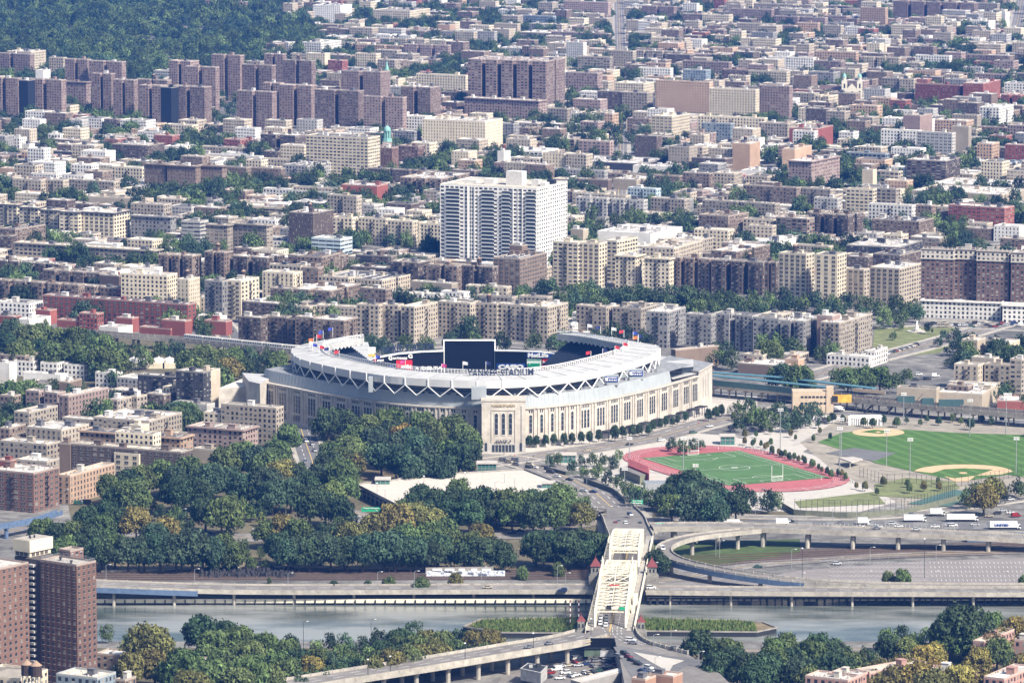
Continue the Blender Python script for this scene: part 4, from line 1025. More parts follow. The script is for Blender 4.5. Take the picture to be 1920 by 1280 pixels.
fence('backstop_fence', [(1612, 893), (1660, 908), (1715, 906), (1760, 916), (1840, 908), (1900, 895), (1960, 880)], 6, 'tall thin black mesh fence in front of the near ball field', M_DARK, 4.5, rails=(1, .5, .1), post=.2)
fence('backstop_fence', [(1490, 958), (1600, 962), (1690, 958), (1760, 942), (1790, 930)], 7, 'tall black post fence above the long retaining wall', M_DARK, 3.2, rails=(1, .1), post=.2)
fence('outfield_fence', [(1490, 836), (1560, 812), (1600, 800), (1700, 800), (1960, 812)], 3, 'thin grey fence round the far side of the ball fields', M_STEEL, 5, rails=(1, .5, .1), post=.12)
# white curved pavilion and white arched building at the fields
g = MB(); b = box_px(g, [(1588, 790), (1650, 788), (1652, 786), (1590, 786)], 0, 5.5); g2 = MB()
a0, a1 = P(1593, 797, 0), P(1652, 797, 0); root = thing('colonnade', tuple((a0 + a1) / 2), label='long white scalloped colonnade wall behind the far ball diamond', cat='colonnade')
g = MB(); L0 = (a1.x - a0.x); N2 = 14
for k in range(N2): x = a0.x + L0 * (k + .5) / N2; g.box((x, a0.y, 2.4), (.7, .7, 4.8)); g.cyl((x, a0.y), .7, 5.8, 6.4, 6)
g.box(((a0.x + a1.x) / 2, a0.y, 5), (L0 + 1, 1.2, 1.6)); g.box(((a0.x + a1.x) / 2, a0.y + 1, 1.8), (L0 + 1, .5, 3.2)); g.box((a0.x, a0.y, 3), (1.6, 1.4, 6)); g.box((a1.x, a0.y, 3), (1.6, 1.4, 6)); g.build('columns', M_WHITE, root)
g = MB(); g.box(((a0.x + a1.x) / 2, a0.y + .3, .4), (L0 * .5, .8, .8)); g.build('base', M_DARK, root)
g = MB(); q = [P(1573, 858, 4), P(1600, 854, 4.6), P(1618, 860, 4), P(1596, 866, 4)]; g.prism(ccw([(p.x, p.y) for p in q]), 3.4, 4.1)
for p in q: g.box((p.x * .9 + q[0].x * .1, p.y, 1.7), (.4, .4, 3.4))
solid('canopy_roof', g, M_PLAZA, origin(g), label='small white flat canopy building beside the diagonal path of the park', cat='canopy')
# red grandstand & service buildings at the track
def simple(name, parts, label, cat, base=None):
    """parts: (part name, mesh builder, material)"""
    allb = MB(); 
    for _, mb, _m in parts: allb.v += mb.v
    root = thing(name, base or origin(allb), label=label, cat=cat)
    for nme, mb, mt_ in parts: mb.build(nme, mt_, root)
    return root
g = MB(); q = box_px(g, [(1178, 872), (1217, 888), (1217, 880), (1180, 864)], 0, 6, 0, 0)
g2 = MB()
for k in range(7): a, b = P(1178 + 0, 871 - k * 1.3, 6), P(1217, 887 - k * 1.3, 6); g2.bar(a + UP * k * .2, b + UP * k * .2, .9, .2)
simple('grandstand', [('wall', g, mat('deep_red_wall', (.30, .04, .05), .8, .15, .4)), ('seating_row', g2, M_TRK)], 'red walled grandstand at the left end of the running track', 'grandstand')
g = MB(); box_px(g, [(1162, 876), (1200, 892), (1216, 888), (1180, 873)], 0, 5, 0, 1); g2 = MB(); box_px(g2, [(1206, 900), (1262, 900), (1264, 905), (1210, 906)], 0, 4.5)
simple('service_building', [('wall', g, [MATS['greenish_wall'], M_ASPH2]), ('annexe', g2, M_STEEL)], 'low dark flat service building under the red grandstand', 'building')
def pavilion(x0, x1, yt, h, lab):
    a, b = P(x0, yt, h), P(x1, yt, h); w_ = b.x - a.x; cx = (a.x + b.x) / 2; d = 9
    g = MB(); g.box((cx, a.y + d / 2, h * .45), (w_ - .6, d - .6, h * .9)); r = MB(); r.box((cx, a.y + d / 2, h - .25), (w_ + 1, d + 1, .5)); f = MB()
    n_ = max(3, int(w_ / 2.2))
    for k in range(n_ + 1): f.box((cx - w_ / 2 + w_ * k / n_, a.y + .2, h / 2), (.25, .3, h))
    f.box((cx, a.y + .2, h * .5), (w_, .25, .3))
    simple('glass_pavilion', [('glazing', g, M_GREENGL), ('roof', r, M_PLAZA), ('frame', f, M_STEEL)], lab, 'pavilion')
pavilion(895, 931, 868, 6.5, 'green glass stair pavilion with flat roof on the far edge of the parking deck')
pavilion(1016, 1040, 905, 0 + 9, 'green glass stair pavilion near the front of the parking deck')
pavilion(704, 731, 898, 9, 'small green glass pavilion at the left side of the parking deck')
pavilion(1042, 1080, 852, 5, 'low green glass pavilion in the garden beside the approach road')
pavilion(1351, 1378, 817, 5.5, 'green glass pavilion at the far end of the running track')
# parking deck
GZ = 6.0; gp = [(668, 909), (690, 906), (742, 901), (764, 894), (983, 881), (1062, 912), (1030, 928), (741, 946)]
q = ccw([(p.x, p.y) for p in PX(gp, GZ)]); GR = thing('parking_garage', (q[0][0], q[0][1], 0), label='open sided parking garage with a bare pale top deck in front of the stadium', cat='parking garage')
g = MB(); g.prism(q, GZ - .8, GZ, 1, 0, True); g.build('top_deck', [mat('deck_concrete', (.52, .48, .42), .85, .08, .3, sc2=.05), M_CONCD], GR)
g = MB()
for a, b in zip(q, q[1:] + q[:1]): g.bar((a[0], a[1], GZ + .5), (b[0], b[1], GZ + .5), .3, 1.0)
g.build('parapet', M_CONCD, GR)
g = MB(); qi = inset(q, 1); g.prism(qi, 2.6, 3.2, 0, 0, True); g.build('lower_deck', M_CONCD, GR)
g = MB()
for a, b in zip(qi, qi[1:] + qi[:1]):
    d = Vector(b) - Vector(a); n_ = int(d.length / 8) + 1
    for k in range(n_): c = Vector(a) + d * k / n_; g.box((c.x, c.y, 2.6), (.6, .6, 5.2))
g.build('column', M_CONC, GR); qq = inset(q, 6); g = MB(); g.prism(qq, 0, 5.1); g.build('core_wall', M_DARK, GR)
g = MB()
for i in range(6):
    for k in range(28):
        a = P(700 + k * 12.2, 938 - i * 8.5 - k * .35, GZ + .05)
        if inpoly(a.x, a.y, inset(q, 3)): g.face([(a.x, a.y, GZ + .05), (a.x + .18, a.y, GZ + .05), (a.x - 1.2, a.y + 5, GZ + .05), (a.x - 1.4, a.y + 5, GZ + .05)])
g.build('bay_lines', M_PLAZA, GR)
def lamp(px, py, h, name='street_lamp', arm=2.2, d=1, z=0, auto='thin grey street lamp', mt=None, group='street lamps'):
    p = P(px, py, z); root = thing(name, p, auto=auto, cat='street lamp' if 'flood' not in name else 'floodlight mast', group=group); mt = mt or M_STEEL
    g = MB(); g.cyl((p.x, p.y), .16, p.z, p.z + h, 5, r2=.1); 
    if arm: g.bar(p + UP * h, p + UP * (h + .5) + Vector((d * arm * .6, 0, 0)), .14); g.bar(p + UP * (h + .5) + Vector((d * arm * .6, 0, 0)), p + UP * (h + .45) + Vector((d * arm, 0, 0)), .14)
    g.build('pole', mt, root); g = MB()
    if arm: g.box((p.x + d * arm, p.y, p.z + h + .4), (1.0, .4, .22))
    else: g.box((p.x, p.y, p.z + h), (.8, .5, .5))
    g.build('lamp_head', M_WHITE, root); return root
for x, y in ((722, 935), (777, 930), (845, 928), (928, 921), (1003, 934), (946, 905), (965, 912), (872, 905), (795, 912), (707, 925), (760, 944)): lamp(x, y, 6, z=GZ, arm=0, auto='slim light post standing on the parking garage deck', group='parking deck lights')
# gantry signs
def gantry(px, py, w_, h, z, lab, words=''):
    p = P(px, py, z); root = thing('highway_sign', p, label=lab, cat='road sign'); g = MB()
    for s_ in (-1, 1): g.bar(p + Vector((s_ * w_ * .5, 0, 0)), p + Vector((s_ * w_ * .5, 0, h)), .3)
    g.bar(p + Vector((-w_ / 2, 0, h - 1)), p + Vector((w_ / 2, 0, h - 1)), .3); g.build('gantry', M_STEEL, root)
    g = MB(); g.box((p.x, p.y - .4, p.z + h - .8), (w_ * 1.05, .25, 2.4)); g.build('sign_panel', M_GSIGN, root)
    g = MB()
    for k, l in enumerate(words.split('|')): lettering(g, l, (p.x - w_ * .42, p.y - .55, p.z + h - .5 - k * 1.1), (p.x + w_ * .42, p.y - .55, p.z + h - .5 - k * 1.1), .7, bold=.01)
    g.build('sign_lettering', M_WHITE, root)
gantry(696, 972, 10, 6, 0, 'wide green highway sign on a gantry left of the parking garage', 'Major Deegan')
gantry(1195, 958, 6, 6, 0, 'green two line highway sign where the bridge road meets the ramp', 'Major Deegan|East')
gantry(1235, 1002, 4.5, 6, 4, 'green highway sign beside the top of the loop ramp', 'NORTH')
# elevated railway
M_ELDK = mat('weathered_viaduct', (.30, .28, .24), .9, .25, .4); M_GREENP = mat('dark_green_steel', (.05, .10, .10), .6, .2, .5); M_TEAL = mat('teal_canopy', (.09, .20, .24), .6, .15, .4)
viaduct('elevated_railway', [(-60, 608, 8), (80, 616, 8), (247, 629, 8), (347, 636, 8), (547, 657, 8), (640, 664, 8)], 11, 1.8, 1.0, 18, mats=[M_RAIL, M_ELDK], label='long elevated railway viaduct running through trees left of the stadium', cat='railway viaduct', lines=0)
viaduct('elevated_railway', [(1250, 704, 8), (1337, 718, 8), (1480, 732, 8), (1600, 745, 8), (1720, 757, 8), (1800, 765, 8), (1980, 780, 8)], 13, 2.2, 1.1, 14, mats=[M_RAIL, M_ELDK], label='elevated railway viaduct with a covered station right of the stadium', cat='railway viaduct', lines=0, pw=1.0)
def railcar(p, d, i):
    rz = atan2(d.y, d.x); L_ = 17.2; root = thing('railway_carriage', p, rz, auto='silver subway train carriage', cat='railway carriage', group='carriages of the silver train')
    g = MB(); g.box((0, 0, 2.0), (L_, 3, 2.6)); g.box((0, 0, 3.4), (L_ - .4, 2.3, .4)); link('body', g.mesh('body', [mat('stainless_steel', (.62, .60, .56), .4, .1, .5)]), root)
    g = MB()
    for k in range(8): g.box((-L_ / 2 + 1.4 + k * 2.05, -1.52, 2.4), (1.1, .06, .9))
    link('window_band', g.mesh('window', [M_GLASS]), root); g = MB(); g.box((0, 0, .4), (L_ - 3, 2.4, .7)); link('bogie', g.mesh('bogie', [M_DARK]), root)
ln = resample([P(x, y, 8) for x, y in ((347, 636), (440, 646), (547, 657), (640, 664), (700, 668))], 17.6)
for i, (a, b) in enumerate(zip(ln, ln[1:])): railcar((a + b) / 2 + UP * .2, (b - a).normalized(), i)
# station canopies & house
def ribbon_box(name, pts, z0, z1, w_, mt, root):
    g = MB(); c = resample([P(x, y, z1) for x, y in pts], 8)
    for a, b in zip(c, c[1:]): g.bar(Vector((a.x, a.y, (z0 + z1) / 2)), Vector((b.x, b.y, (z0 + z1) / 2)), w_, z1 - z0)
    g.build(name, mt, root)
STN = thing('railway_station', P(1450, 730, 0), label='elevated station with long teal platform canopies right of the stadium', cat='station')
ribbon_box('platform_canopy', [(1337, 703), (1440, 713), (1560, 726)], 13.2, 13.8, 5, M_TEAL, STN); ribbon_box('platform_canopy', [(1337, 697), (1460, 706), (1640, 727)], 13.4, 14, 5, M_TEAL, STN)
ribbon_box('platform_wall', [(1337, 712), (1440, 722), (1520, 731)], 8.5, 12.2, .4, M_GREENP, STN); ribbon_box('platform_wall', [(1600, 728), (1660, 733)], 9, 11, .5, M_TAN, STN)
a0, a1 = P(1486, 775, 0), P(1563, 778, 0); g = MB(); g.box(((a0.x + a1.x) / 2, a0.y + 6, 7), (a1.x - a0.x, 12, 14)); g.box((a1.x - 2, a0.y + 2, 8.5), (4.5, 5, 17)); g.build('station_house', M_TAN, STN)
for z in (6.5, 10.5):
    for k in range(7): g = MB(); g.box((a0.x + 6 + k * 2.4, a0.y - .1, z), (1.7, .2, 1.2)); g.build('window', M_GLASS, STN)
g = MB(); g.box((a1.x + 5.8, a0.y - 1, 9.6), (11.5, .5, 5)); g.build('billboard_panel', mat('amber_poster', (.75, .42, .06), .6, .4, .25), STN); g = MB(); g.box((a1.x + 1.2, a0.y - 1.3, 9.4), (3.6, .2, 4)); g.build('poster_figure', M_DARK, STN)
for x0, x1 in ((1682, 1716), (1728, 1752), (1760, 1808)):
    g = MB(); a, b = P(x0, 752 + (x0 - 1682) * .08, 9), P(x1, 754 + (x0 - 1682) * .08, 9); g.box(((a.x + b.x) / 2, a.y, 10), (b.x - a.x, 3, 4.2)); g.build('green_shelter', M_GREENP, STN)
for k in range(3):
    g = MB(); a = P(1620 + k * 42, 775, 0); g.bar(a, a + Vector((9, 3, 9)), 2.2, .5); g.bar(a + UP * 3, a + Vector((9, 3, 12)), .2, .3); g.build('stair', M_DARK, STN)
# ================================================================ buildings
CODE = dict(b=('tan', (.40, .345, .27)), y=('cream', (.56, .49, .37)), w=('white', (.68, .66, .62)), g=('grey', (.23, .225, .22)), l=('light grey', (.38, .37, .35)),
            r=('red brick', (.25, .085, .07)), d=('dark brown', (.11, .084, .070)), n=('brown', (.185, .138, .108)), p=('pinkish', (.29, .215, .19)), o=('orange tan', (.43, .30, .21)),
            k=('black', (.045, .045, .05)), u=('blue grey', (.20, .25, .29)), t=('grey tan', (.30, .26, .21)), q=('reddish brown', (.155, .094, .077)), m=('plum brown', (.225, .165, .145)),
            U=('dark blue', (.018, .022, .03)), c=('pale blue', (.42, .52, .56)))  # U fills tower gaps with a slab painted as dark as their shade
STY = dict(A='apt', W='wide', S='slit', P='pair', J='proj', B='band', N='plain', I='industrial')
PITCH = dict(apt=3.3, wide=4.2, slit=3.0, pair=4.4, proj=3.1, band=6, plain=4, industrial=4.6)
m = NT('roofing', .9, .2); oi = m.n('ShaderNodeObjectInfo')
c = m.mix(1, oi.outputs['Color'], m.ramp(m.noise(.22, m.pos(), 5, .7), [(.30, .62), (.5, .95), (.7, 1.06)]), 'MULTIPLY')
c = m.mix(1, c, m.ramp(m.noise(.09, m.pos(), 2), [(.40, .60), (.46, 1.0)]), 'MULTIPLY')
c = m.mix(1, c, m.ramp(m.noise(1.4, m.pos(), 3), [(.35, .78), (.55, 1.0)]), 'MULTIPLY')
MATS['roofing'] = M_RF = m.done(c)
M_BULK = mat_obj('roof_structure', .85, .2, .5); M_METALD = M_DARK
M_WOOD = mat('tank_staves', (.05, .035, .03), .9, .3, 1); M_TANKTOP = mat('tank_roof', (.30, .21, .15), .8, .2, 1)
ROOFC = [(.70, .68, .64)] * 6 + [(.52, .49, .45)] * 4 + [(.33, .30, .26)] * 2 + [(.12, .12, .13)] * 3 + [(.55, .50, .42)] * 2
FOOT = []                                             # world footprints (cx, cy, r, poly)
SHARE = {}
def fe_mesh(fl, fh):
    k = ('fe', fl, fh)
    if k not in SHARE:
        g = MB()
        for f in range(1, fl):
            z = f * fh + .2; g.box((0, -.55, z), (3.2, 1.1, .1))
            g.bar((-1.6, -1.1, z + .95), (1.6, -1.1, z + .95), .09); g.bar((-1.6, -1.1, z + .5), (1.6, -1.1, z + .5), .05)
            for x in (-1.6, 0, 1.6): g.bar((x, -1.1, z), (x, -1.1, z + .95), .07)
            if f < fl - 1: g.bar((-1.2 if f % 2 else 1.2, -.8, z), (1.2 if f % 2 else -1.2, -.8, z + fh), .5, .12)
        SHARE[k] = g.mesh('fire_escape', [M_DARK])
    return SHARE[k]
def win_mesh(w_, h_):
    k = ('w', w_, h_)
    if k not in SHARE:
        g = MB(); g.box((0, -.04, 0), (w_, .08, h_), 0, 0); g.box((0, -.10, 0), (w_, .08, .07), 0, 1); g.box((0, -.10, -h_ / 2 - .05), (w_ + .3, .24, .14), 0, 1)
        g.box((0, -.10, h_ / 2 + .04), (w_ + .1, .12, .08), 0, 1)
        if w_ > 1.6: g.box((0, -.10, 0), (.1, .1, h_), 0, 1)
        g2 = SHARE.get('wm')
        if g2 is None: g2 = SHARE['wm'] = mat_obj('window_pane', .2, .1, 1, .6)
        SHARE[k] = g.mesh('window', [g2, mat('window_frame', (.34, .31, .28), .6, .1, 1)])
    return SHARE[k]
def tank_parts(root, x, y, z, s=1.0, lattice=False):
    t = link('water_tank', (lambda g: (g.cyl((x, y), 1.9 * s, z + 2.6 * s, z + 6.2 * s, 12, 0), g.cyl((x, y), 2.05 * s, z + 6.2 * s, z + 7.9 * s, 12, 1, r2=.05), g)[-1])(MB()).mesh('water_tank', [M_WOOD, M_TANKTOP]), root)
    g = MB()
    for a in range(4): g.bar((x + 1.5 * s * cos(a * pi / 2 + .8), y + 1.5 * s * sin(a * pi / 2 + .8), z), (x + 1.5 * s * cos(a * pi / 2 + .8), y + 1.5 * s * sin(a * pi / 2 + .8), z + 2.7 * s), .3)
    for a in range(4): g.bar((x + 1.5 * s * cos(a * pi / 2 + .8), y + 1.5 * s * sin(a * pi / 2 + .8), z + .2), (x + 1.5 * s * cos(a * pi / 2 + 2.37), y + 1.5 * s * sin(a * pi / 2 + 2.37), z + 2.4 * s), .14)
    link('stand', g.mesh('stand', [M_STEEL if lattice else M_DARK]), t)
def wall_uv(mb, a, b, z0, zt_, fh, pitch, off):
    L_ = hypot(b[0] - a[0], b[1] - a[1]); nb = max(1, round(L_ / pitch)); nf = round((zt_ - z0) / fh)
    mb.face([(a[0], a[1], z0), (b[0], b[1], z0), (b[0], b[1], zt_), (a[0], a[1], zt_)], 0, [(off, 0), (off + nb, 0), (off + nb, nf), (off, nf)])
def shell(mb, poly, h, fh, pitch, par=1.0, z0=0, off=0):
    """walls with window UVs, parapet with coping, no roof"""
    nf = max(1, round((h - z0) / fh)); zt_ = h
    for i, a in enumerate(poly):
        b = poly[(i + 1) % len(poly)]; wall_uv(mb, a, b, z0, zt_, fh, pitch, off + i * 7)
        mb.face([(a[0], a[1], zt_), (b[0], b[1], zt_), (b[0], b[1], zt_ + par), (a[0], a[1], zt_ + par)], 0, [(0, 61)] * 4)
    q = inset(poly, .35); n = len(poly)
    for i in range(n):
        a, b, c, d = poly[i], poly[(i + 1) % n], q[(i + 1) % n], q[i]
        mb.face([(a[0], a[1], zt_ + par), (b[0], b[1], zt_ + par), (c[0], c[1], zt_ + par), (d[0], d[1], zt_ + par)], 0, [(0, 61)] * 4)
        mb.face([(c[0], c[1], zt_), (d[0], d[1], zt_), (d[0], d[1], zt_ + par), (c[0], c[1], zt_ + par)], 0, [(0, 61)] * 4)
    return q
def solve_left(C, a, px, z):
    k = (px - 960) / F; den = -cos(a) - k * sin(a) * CT
    return (k * (C.y * CT + (H - z) * ST) - C.x) / den if abs(den) > .02 else 20
def solve_right(C, a, px, z):
    k = (px - 960) / F; den = sin(a) - k * cos(a) * CT
    return (k * (C.y * CT + (H - z) * ST) - C.x) / den if abs(den) > .02 else 20
NB = [0]
def colour(code): return CODE[code][1]
def roof_kit(root, rr, L_, Rr, h, bulk, wc, tank=False, n=None, z=None):
    """stair bulkheads, chimneys, vents on a roof spanning x -L..0, y 0..R"""
    m_ = n if n is not None else max(1, min(5, int(L_ * Rr / 260)))
    for k in range(m_):
        x = -L_ * (k + rr.uniform(.25, .75)) / m_; y = Rr * rr.uniform(.3, .7); w_, d_, hh = rr.uniform(2.4, 5), rr.uniform(2.4, 4.5), rr.uniform(2.2, 3.6)
        w_, d_ = min(w_, L_ * .4), min(d_, Rr * .4)
        g = MB(); g.box((x, y, h + hh / 2), (w_, d_, hh)); g.box((x, y, h + hh + .1), (w_ + .5, d_ + .5, .2))
        link('bulkhead', g.mesh('bulkhead', [M_BULK]), root, color=rr.choice([wc, wc, (.5, .47, .42), (.6, .58, .55), (.12, .12, .13)]))
    g = MB()
    for k in range(int(L_ * Rr / 90) + 2):
        x, y = -L_ * rr.uniform(.06, .94), Rr * rr.uniform(.1, .9); s_ = rr.uniform(.4, 1.0); g.box((x, y, h + s_ * .6), (s_, s_ * rr.uniform(.8, 2), s_ * 1.2))
    if L_ > 12:
        for k in range(int(L_ / 9)): y = Rr * rr.uniform(.3, .7); x = -L_ * (k + .5) / int(L_ / 9); g.box((x, y, h + .35), (.3, Rr * .55, .7))
    o = link('roof_vents', g.mesh('roof_vents', [M_BULK]), root, color=rr.choice([(.3, .28, .26), (.5, .48, .45), wc])); o['kind'] = 'stuff'
    if tank: tank_parts(root, -L_ * rr.uniform(.3, .7), Rr * .6, h, .9)
TYPES = {'A': 'apartment building', 'W': 'apartment building', 'S': 'apartment building', 'P': 'apartment building', 'J': 'apartment tower', 'B': 'building', 'N': 'building', 'I': 'building'}
def bld(x0, xc, x1, yt, fl, col, opts='', ang=None, root=None, fh=None, label=None, cat=None, name=None, zb=0):
    NB[0] += 1; rr = random.Random(NB[0] * 13 + 1)
    sty = next((c for c in opts if c in STY), 'A'); a = R(ang if ang is not None else rr.uniform(24, 31))
    fh = fh or (2.75 if sty == 'J' else 3.0); h = fl * fh + .6; fh = h / fl; par = .9
    C = P(xc, yt, h + par + zb); C = Vector((C.x, C.y, zb))
    L_ = solve_left(C, a, x0, h); Rr = solve_right(C, a, x1, h) if x1 > xc + 2 else 14
    if Rr < 0: Rr = 16
    L_ = min(max(L_, 5), 150); Rr = min(max(Rr, 9), 60)
    wc = colour(col); kj = rr.uniform(.8, 1.35) if sty == 'J' else rr.uniform(.92, 1.1); wc = tuple(c * kj for c in wc); st_ = STY[sty]; pitch = PITCH[st_]; ind = 'e' in opts
    cnt = next((int(opts[i + 1]) for i, c in enumerate(opts) if c == 'c'), 1)
    poly = [(-L_, 0)]
    nd = min(12, Rr * .55); nw = min(5.2, L_ / cnt * .32)
    for k in range(1, cnt): x = -L_ + L_ * k / cnt; poly += [(x - nw / 2, 0), (x - nw / 2, nd), (x + nw / 2, nd), (x + nw / 2, 0)]
    poly += [(0, 0)]
    if cnt > 1 and Rr > 26: poly += [(0, Rr / 2 - 2), (-5, Rr / 2 - 2), (-5, Rr / 2 + 2), (0, Rr / 2 + 2)]
    poly += [(0, Rr), (-L_, Rr)]
    new = root is None
    if new:
        tname = name or {'apartment building': 'apartment_building', 'apartment tower': 'apartment_tower', 'building': 'city_building'}[TYPES[sty]]
        root = thing(tname, C, -a, cat=cat or TYPES[sty])
        if label: root['label'] = label
        else:
            root['group'] = 'city apartment blocks'
            AUTO.append((root, '%s %s %s%s' % (CODE[col][0], 'high-rise' if fl > 11 else ('one','two','three','four','five','six','seven','eight','nine','ten','eleven')[fl - 1] + '-storey', TYPES[sty].split()[-1] if sty in 'BNI' else ('tower' if sty == 'J' else 'apartment block'), ' with fire escapes' if 'f' in opts else ' with light courts' if cnt > 1 else ''), ((x0 + x1) / 2, yt + 10)))
    off = (0, 0, 0); g = MB(); q = shell(g, poly, h, fh, pitch, par, 0, NB[0] * 3)
    M = wallmat('plain' if ind else st_)
    mv = link('wall', g.mesh('wall', [M]), root, color=wc); 
    g = MB(); g.face([(p[0], p[1], h + .02) for p in q]); link('roof', g.mesh('roof', [M_RF]), root, color=rr.choice(ROOFC) if 'x' not in opts else (.62, .6, .57))
    if 'z' not in opts: roof_kit(root, rr, L_, Rr, h, None, wc, 'T' in opts or (fl >= 6 and rr.random() < .06))
    if 'f' in opts:
        for k in range(cnt):
            x = -L_ + L_ * (k + .5) / cnt; o = link('fire_escape', fe_mesh(fl, round(fh, 3)), root); o.location = (x, -.02, 0)
        if Rr > 14: o = link('fire_escape', fe_mesh(fl, round(fh, 3)), root); o.location = (.02, Rr * .5, 0); o.rotation_euler = (0, 0, pi / 2)
    if 'C' in opts:                                    # heavy cornice
        g = MB(); qo = inset(poly, -.6)
        for i in range(len(poly)): A_, B_ = qo[i], qo[(i + 1) % len(poly)]; g.bar((A_[0], A_[1], h + .3), (B_[0], B_[1], h + .3), .9, .9)
        link('cornice', g.mesh('cornice', [M_BULK]), root, color=(.08, .08, .09) if 'k' in opts else wc)
    if ind:
        w_, hh = {'apt': (1.2, 1.7), 'wide': (2.6, 1.6), 'pair': (2.5, 1.5), 'proj': (1.2, 1.4)}.get(st_, (1.2, 1.6)); me = win_mesh(w_, hh); lst = []
        def faces():
            nb = max(1, int((L_ - .6) / pitch))
            for f in range(fl):
                for i in range(nb):
                    x = -L_ + L_ * (i + .5) / nb
                    if any(abs(x - (-L_ + L_ * k / cnt)) < nw / 2 + .6 for k in range(1, cnt)): continue
                    lst.append((f, x, 0, 0))
            nb = max(1, int((Rr - .6) / pitch))
            for f in range(fl):
                for i in range(nb): lst.append((f, 0, Rr * (i + .5) / nb, pi / 2))
        faces(); lst.sort(key=lambda t: -t[0]); rest = MB()
        for k, (f, x, y, rz) in enumerate(lst):
            z = f * fh + 1.65
            if y and cnt > 1 and Rr > 26 and abs(y - Rr / 2) < 3: continue
            if k < 99:
                o = link('window', me, root, color=rr.choice([(.02, .025, .03)] * 6 + [(.06, .065, .07)] * 2 + [(.22, .21, .19)])); o.location = (x, y, z); o.rotation_euler = (0, 0, rz)
            else:
                rest.box((x + (.04 if rz else 0), y - (0 if rz else .04), z), (w_, .1, hh), rz, rr.choice((0, 0, 0, 2)))
                rest.box((x + (.1 if rz else 0), y - (0 if rz else .1), z - hh / 2 - .05), (w_ + .3, .24, .14), rz, 1)
        if rest.v: link('window', rest.mesh('window', [M_GLASS, MATS['window_frame'], mat('pale_blind', (.20, .19, .17), .7, .2, 1)]), root)['kind'] = 'stuff'
    wp = [(C.x + cos(-a) * x - sin(-a) * y, C.y + sin(-a) * x + cos(-a) * y) for x, y in ((-L_, 0), (0, 0), (0, Rr), (-L_, Rr))]
    FOOT.append((sum(p[0] for p in wp) / 4, sum(p[1] for p in wp) / 4, hypot(L_, Rr) / 2, wp, h))
    return root, C, a, L_, Rr, h
def many(ox, oy, s, txt):
    for ln in txt.strip().splitlines():
        for rec in ln.split(';'):
            t = rec.split()
            if not t: continue
            o = t[6] if len(t) > 6 else ''; ang = float(t[7]) if len(t) > 7 else None
            bld(ox + float(t[0]) / s, ox + float(t[1]) / s, ox + float(t[2]) / s, oy + float(t[3]) / s, int(t[4]), t[5], o, ang)
# far left: housing towers, rows below them
many(0, 0, 3, '''
-60 100 110 440 16 m Jc2; 155 345 352 450 16 m Jc2; 105 156 160 452 15 U N; 352 485 492 462 10 m AC; 515 625 640 415 17 m Jc2; 635 752 770 450 16 m Jc2; 785 903 908 482 15 m Jc2; 903 962 966 492 15 U N; 963 1150 1156 490 15 m Jc2
365 490 500 335 15 m Jc2; 500 685 692 348 15 m Jc2; 765 940 952 452 14 m Jc2; 950 1070 1120 345 17 m Jc2; 1040 1212 1225 378 17 m Jc2; 1190 1350 1358 312 18 m Jc2; 1360 1528 1536 368 17 m Jc2; 1590 1752 1762 342 15 m Jc2; 1485 1590 1600 305 15 m Jc2
1330 1530 1538 517 14 m Jc2; 1480 1575 1582 468 15 m Jc2; 1570 1750 1782 482 15 m Jc2; -40 168 180 305 12 m Jc2; 40 175 258 292 8 y A; 200 245 250 395 8 w N; 275 355 365 325 8 b A
1150 1290 1296 -20 9 p A; 1296 1362 1366 12 7 m A; 1700 1805 1920 240 7 w A; 1760 1915 1980 32 8 w S
630 830 925 818 6 d A; 925 1045 1112 825 3 w N; 1465 1660 1725 762 6 d Wc2; 270 340 345 755 3 w A; 120 165 172 810 3 w N; 165 290 300 838 2 b N; 300 400 412 852 2 k N; 400 490 500 825 3 y A
810 930 940 925 8 n SC; 940 1100 1108 935 8 n SC; 1108 1250 1258 935 8 n SC; 1255 1385 1392 942 7 n S; 1390 1580 1592 948 6 n Sf; 1590 1730 1892 932 5 l Af
630 800 806 945 5 y Af; 0 70 76 992 4 b A; 70 230 236 1012 5 b Af; 230 355 362 1014 5 b Af; 370 640 652 1022 4 b A; 165 370 382 925 3 n A; 0 150 190 950 3 o N
-30 95 108 1152 7 y WCkef; 108 215 228 1168 7 y WCkf; 225 325 336 1182 7 y WCkf; 333 440 448 1192 7 y WCkf; 446 640 730 1198 7 y WCke
520 700 740 770 2 w A; 930 1140 1200 775 2 w A; 1200 1460 1470 790 2 r A; 1130 1460 1470 835 3 t A; 500 820 825 1120 3 b N; 735 920 965 1150 4 t A; 1110 1460 1475 880 2 w Nx; 1470 1700 1720 900 3 b A
560 650 740 1080 2 b Nx; 1270 1620 1640 1170 3 b Bx; 1480 1900 1930 1080 3 w Ax; 1650 1900 1920 1060 4 b A; 1640 1860 1940 1145 4 g A
''')
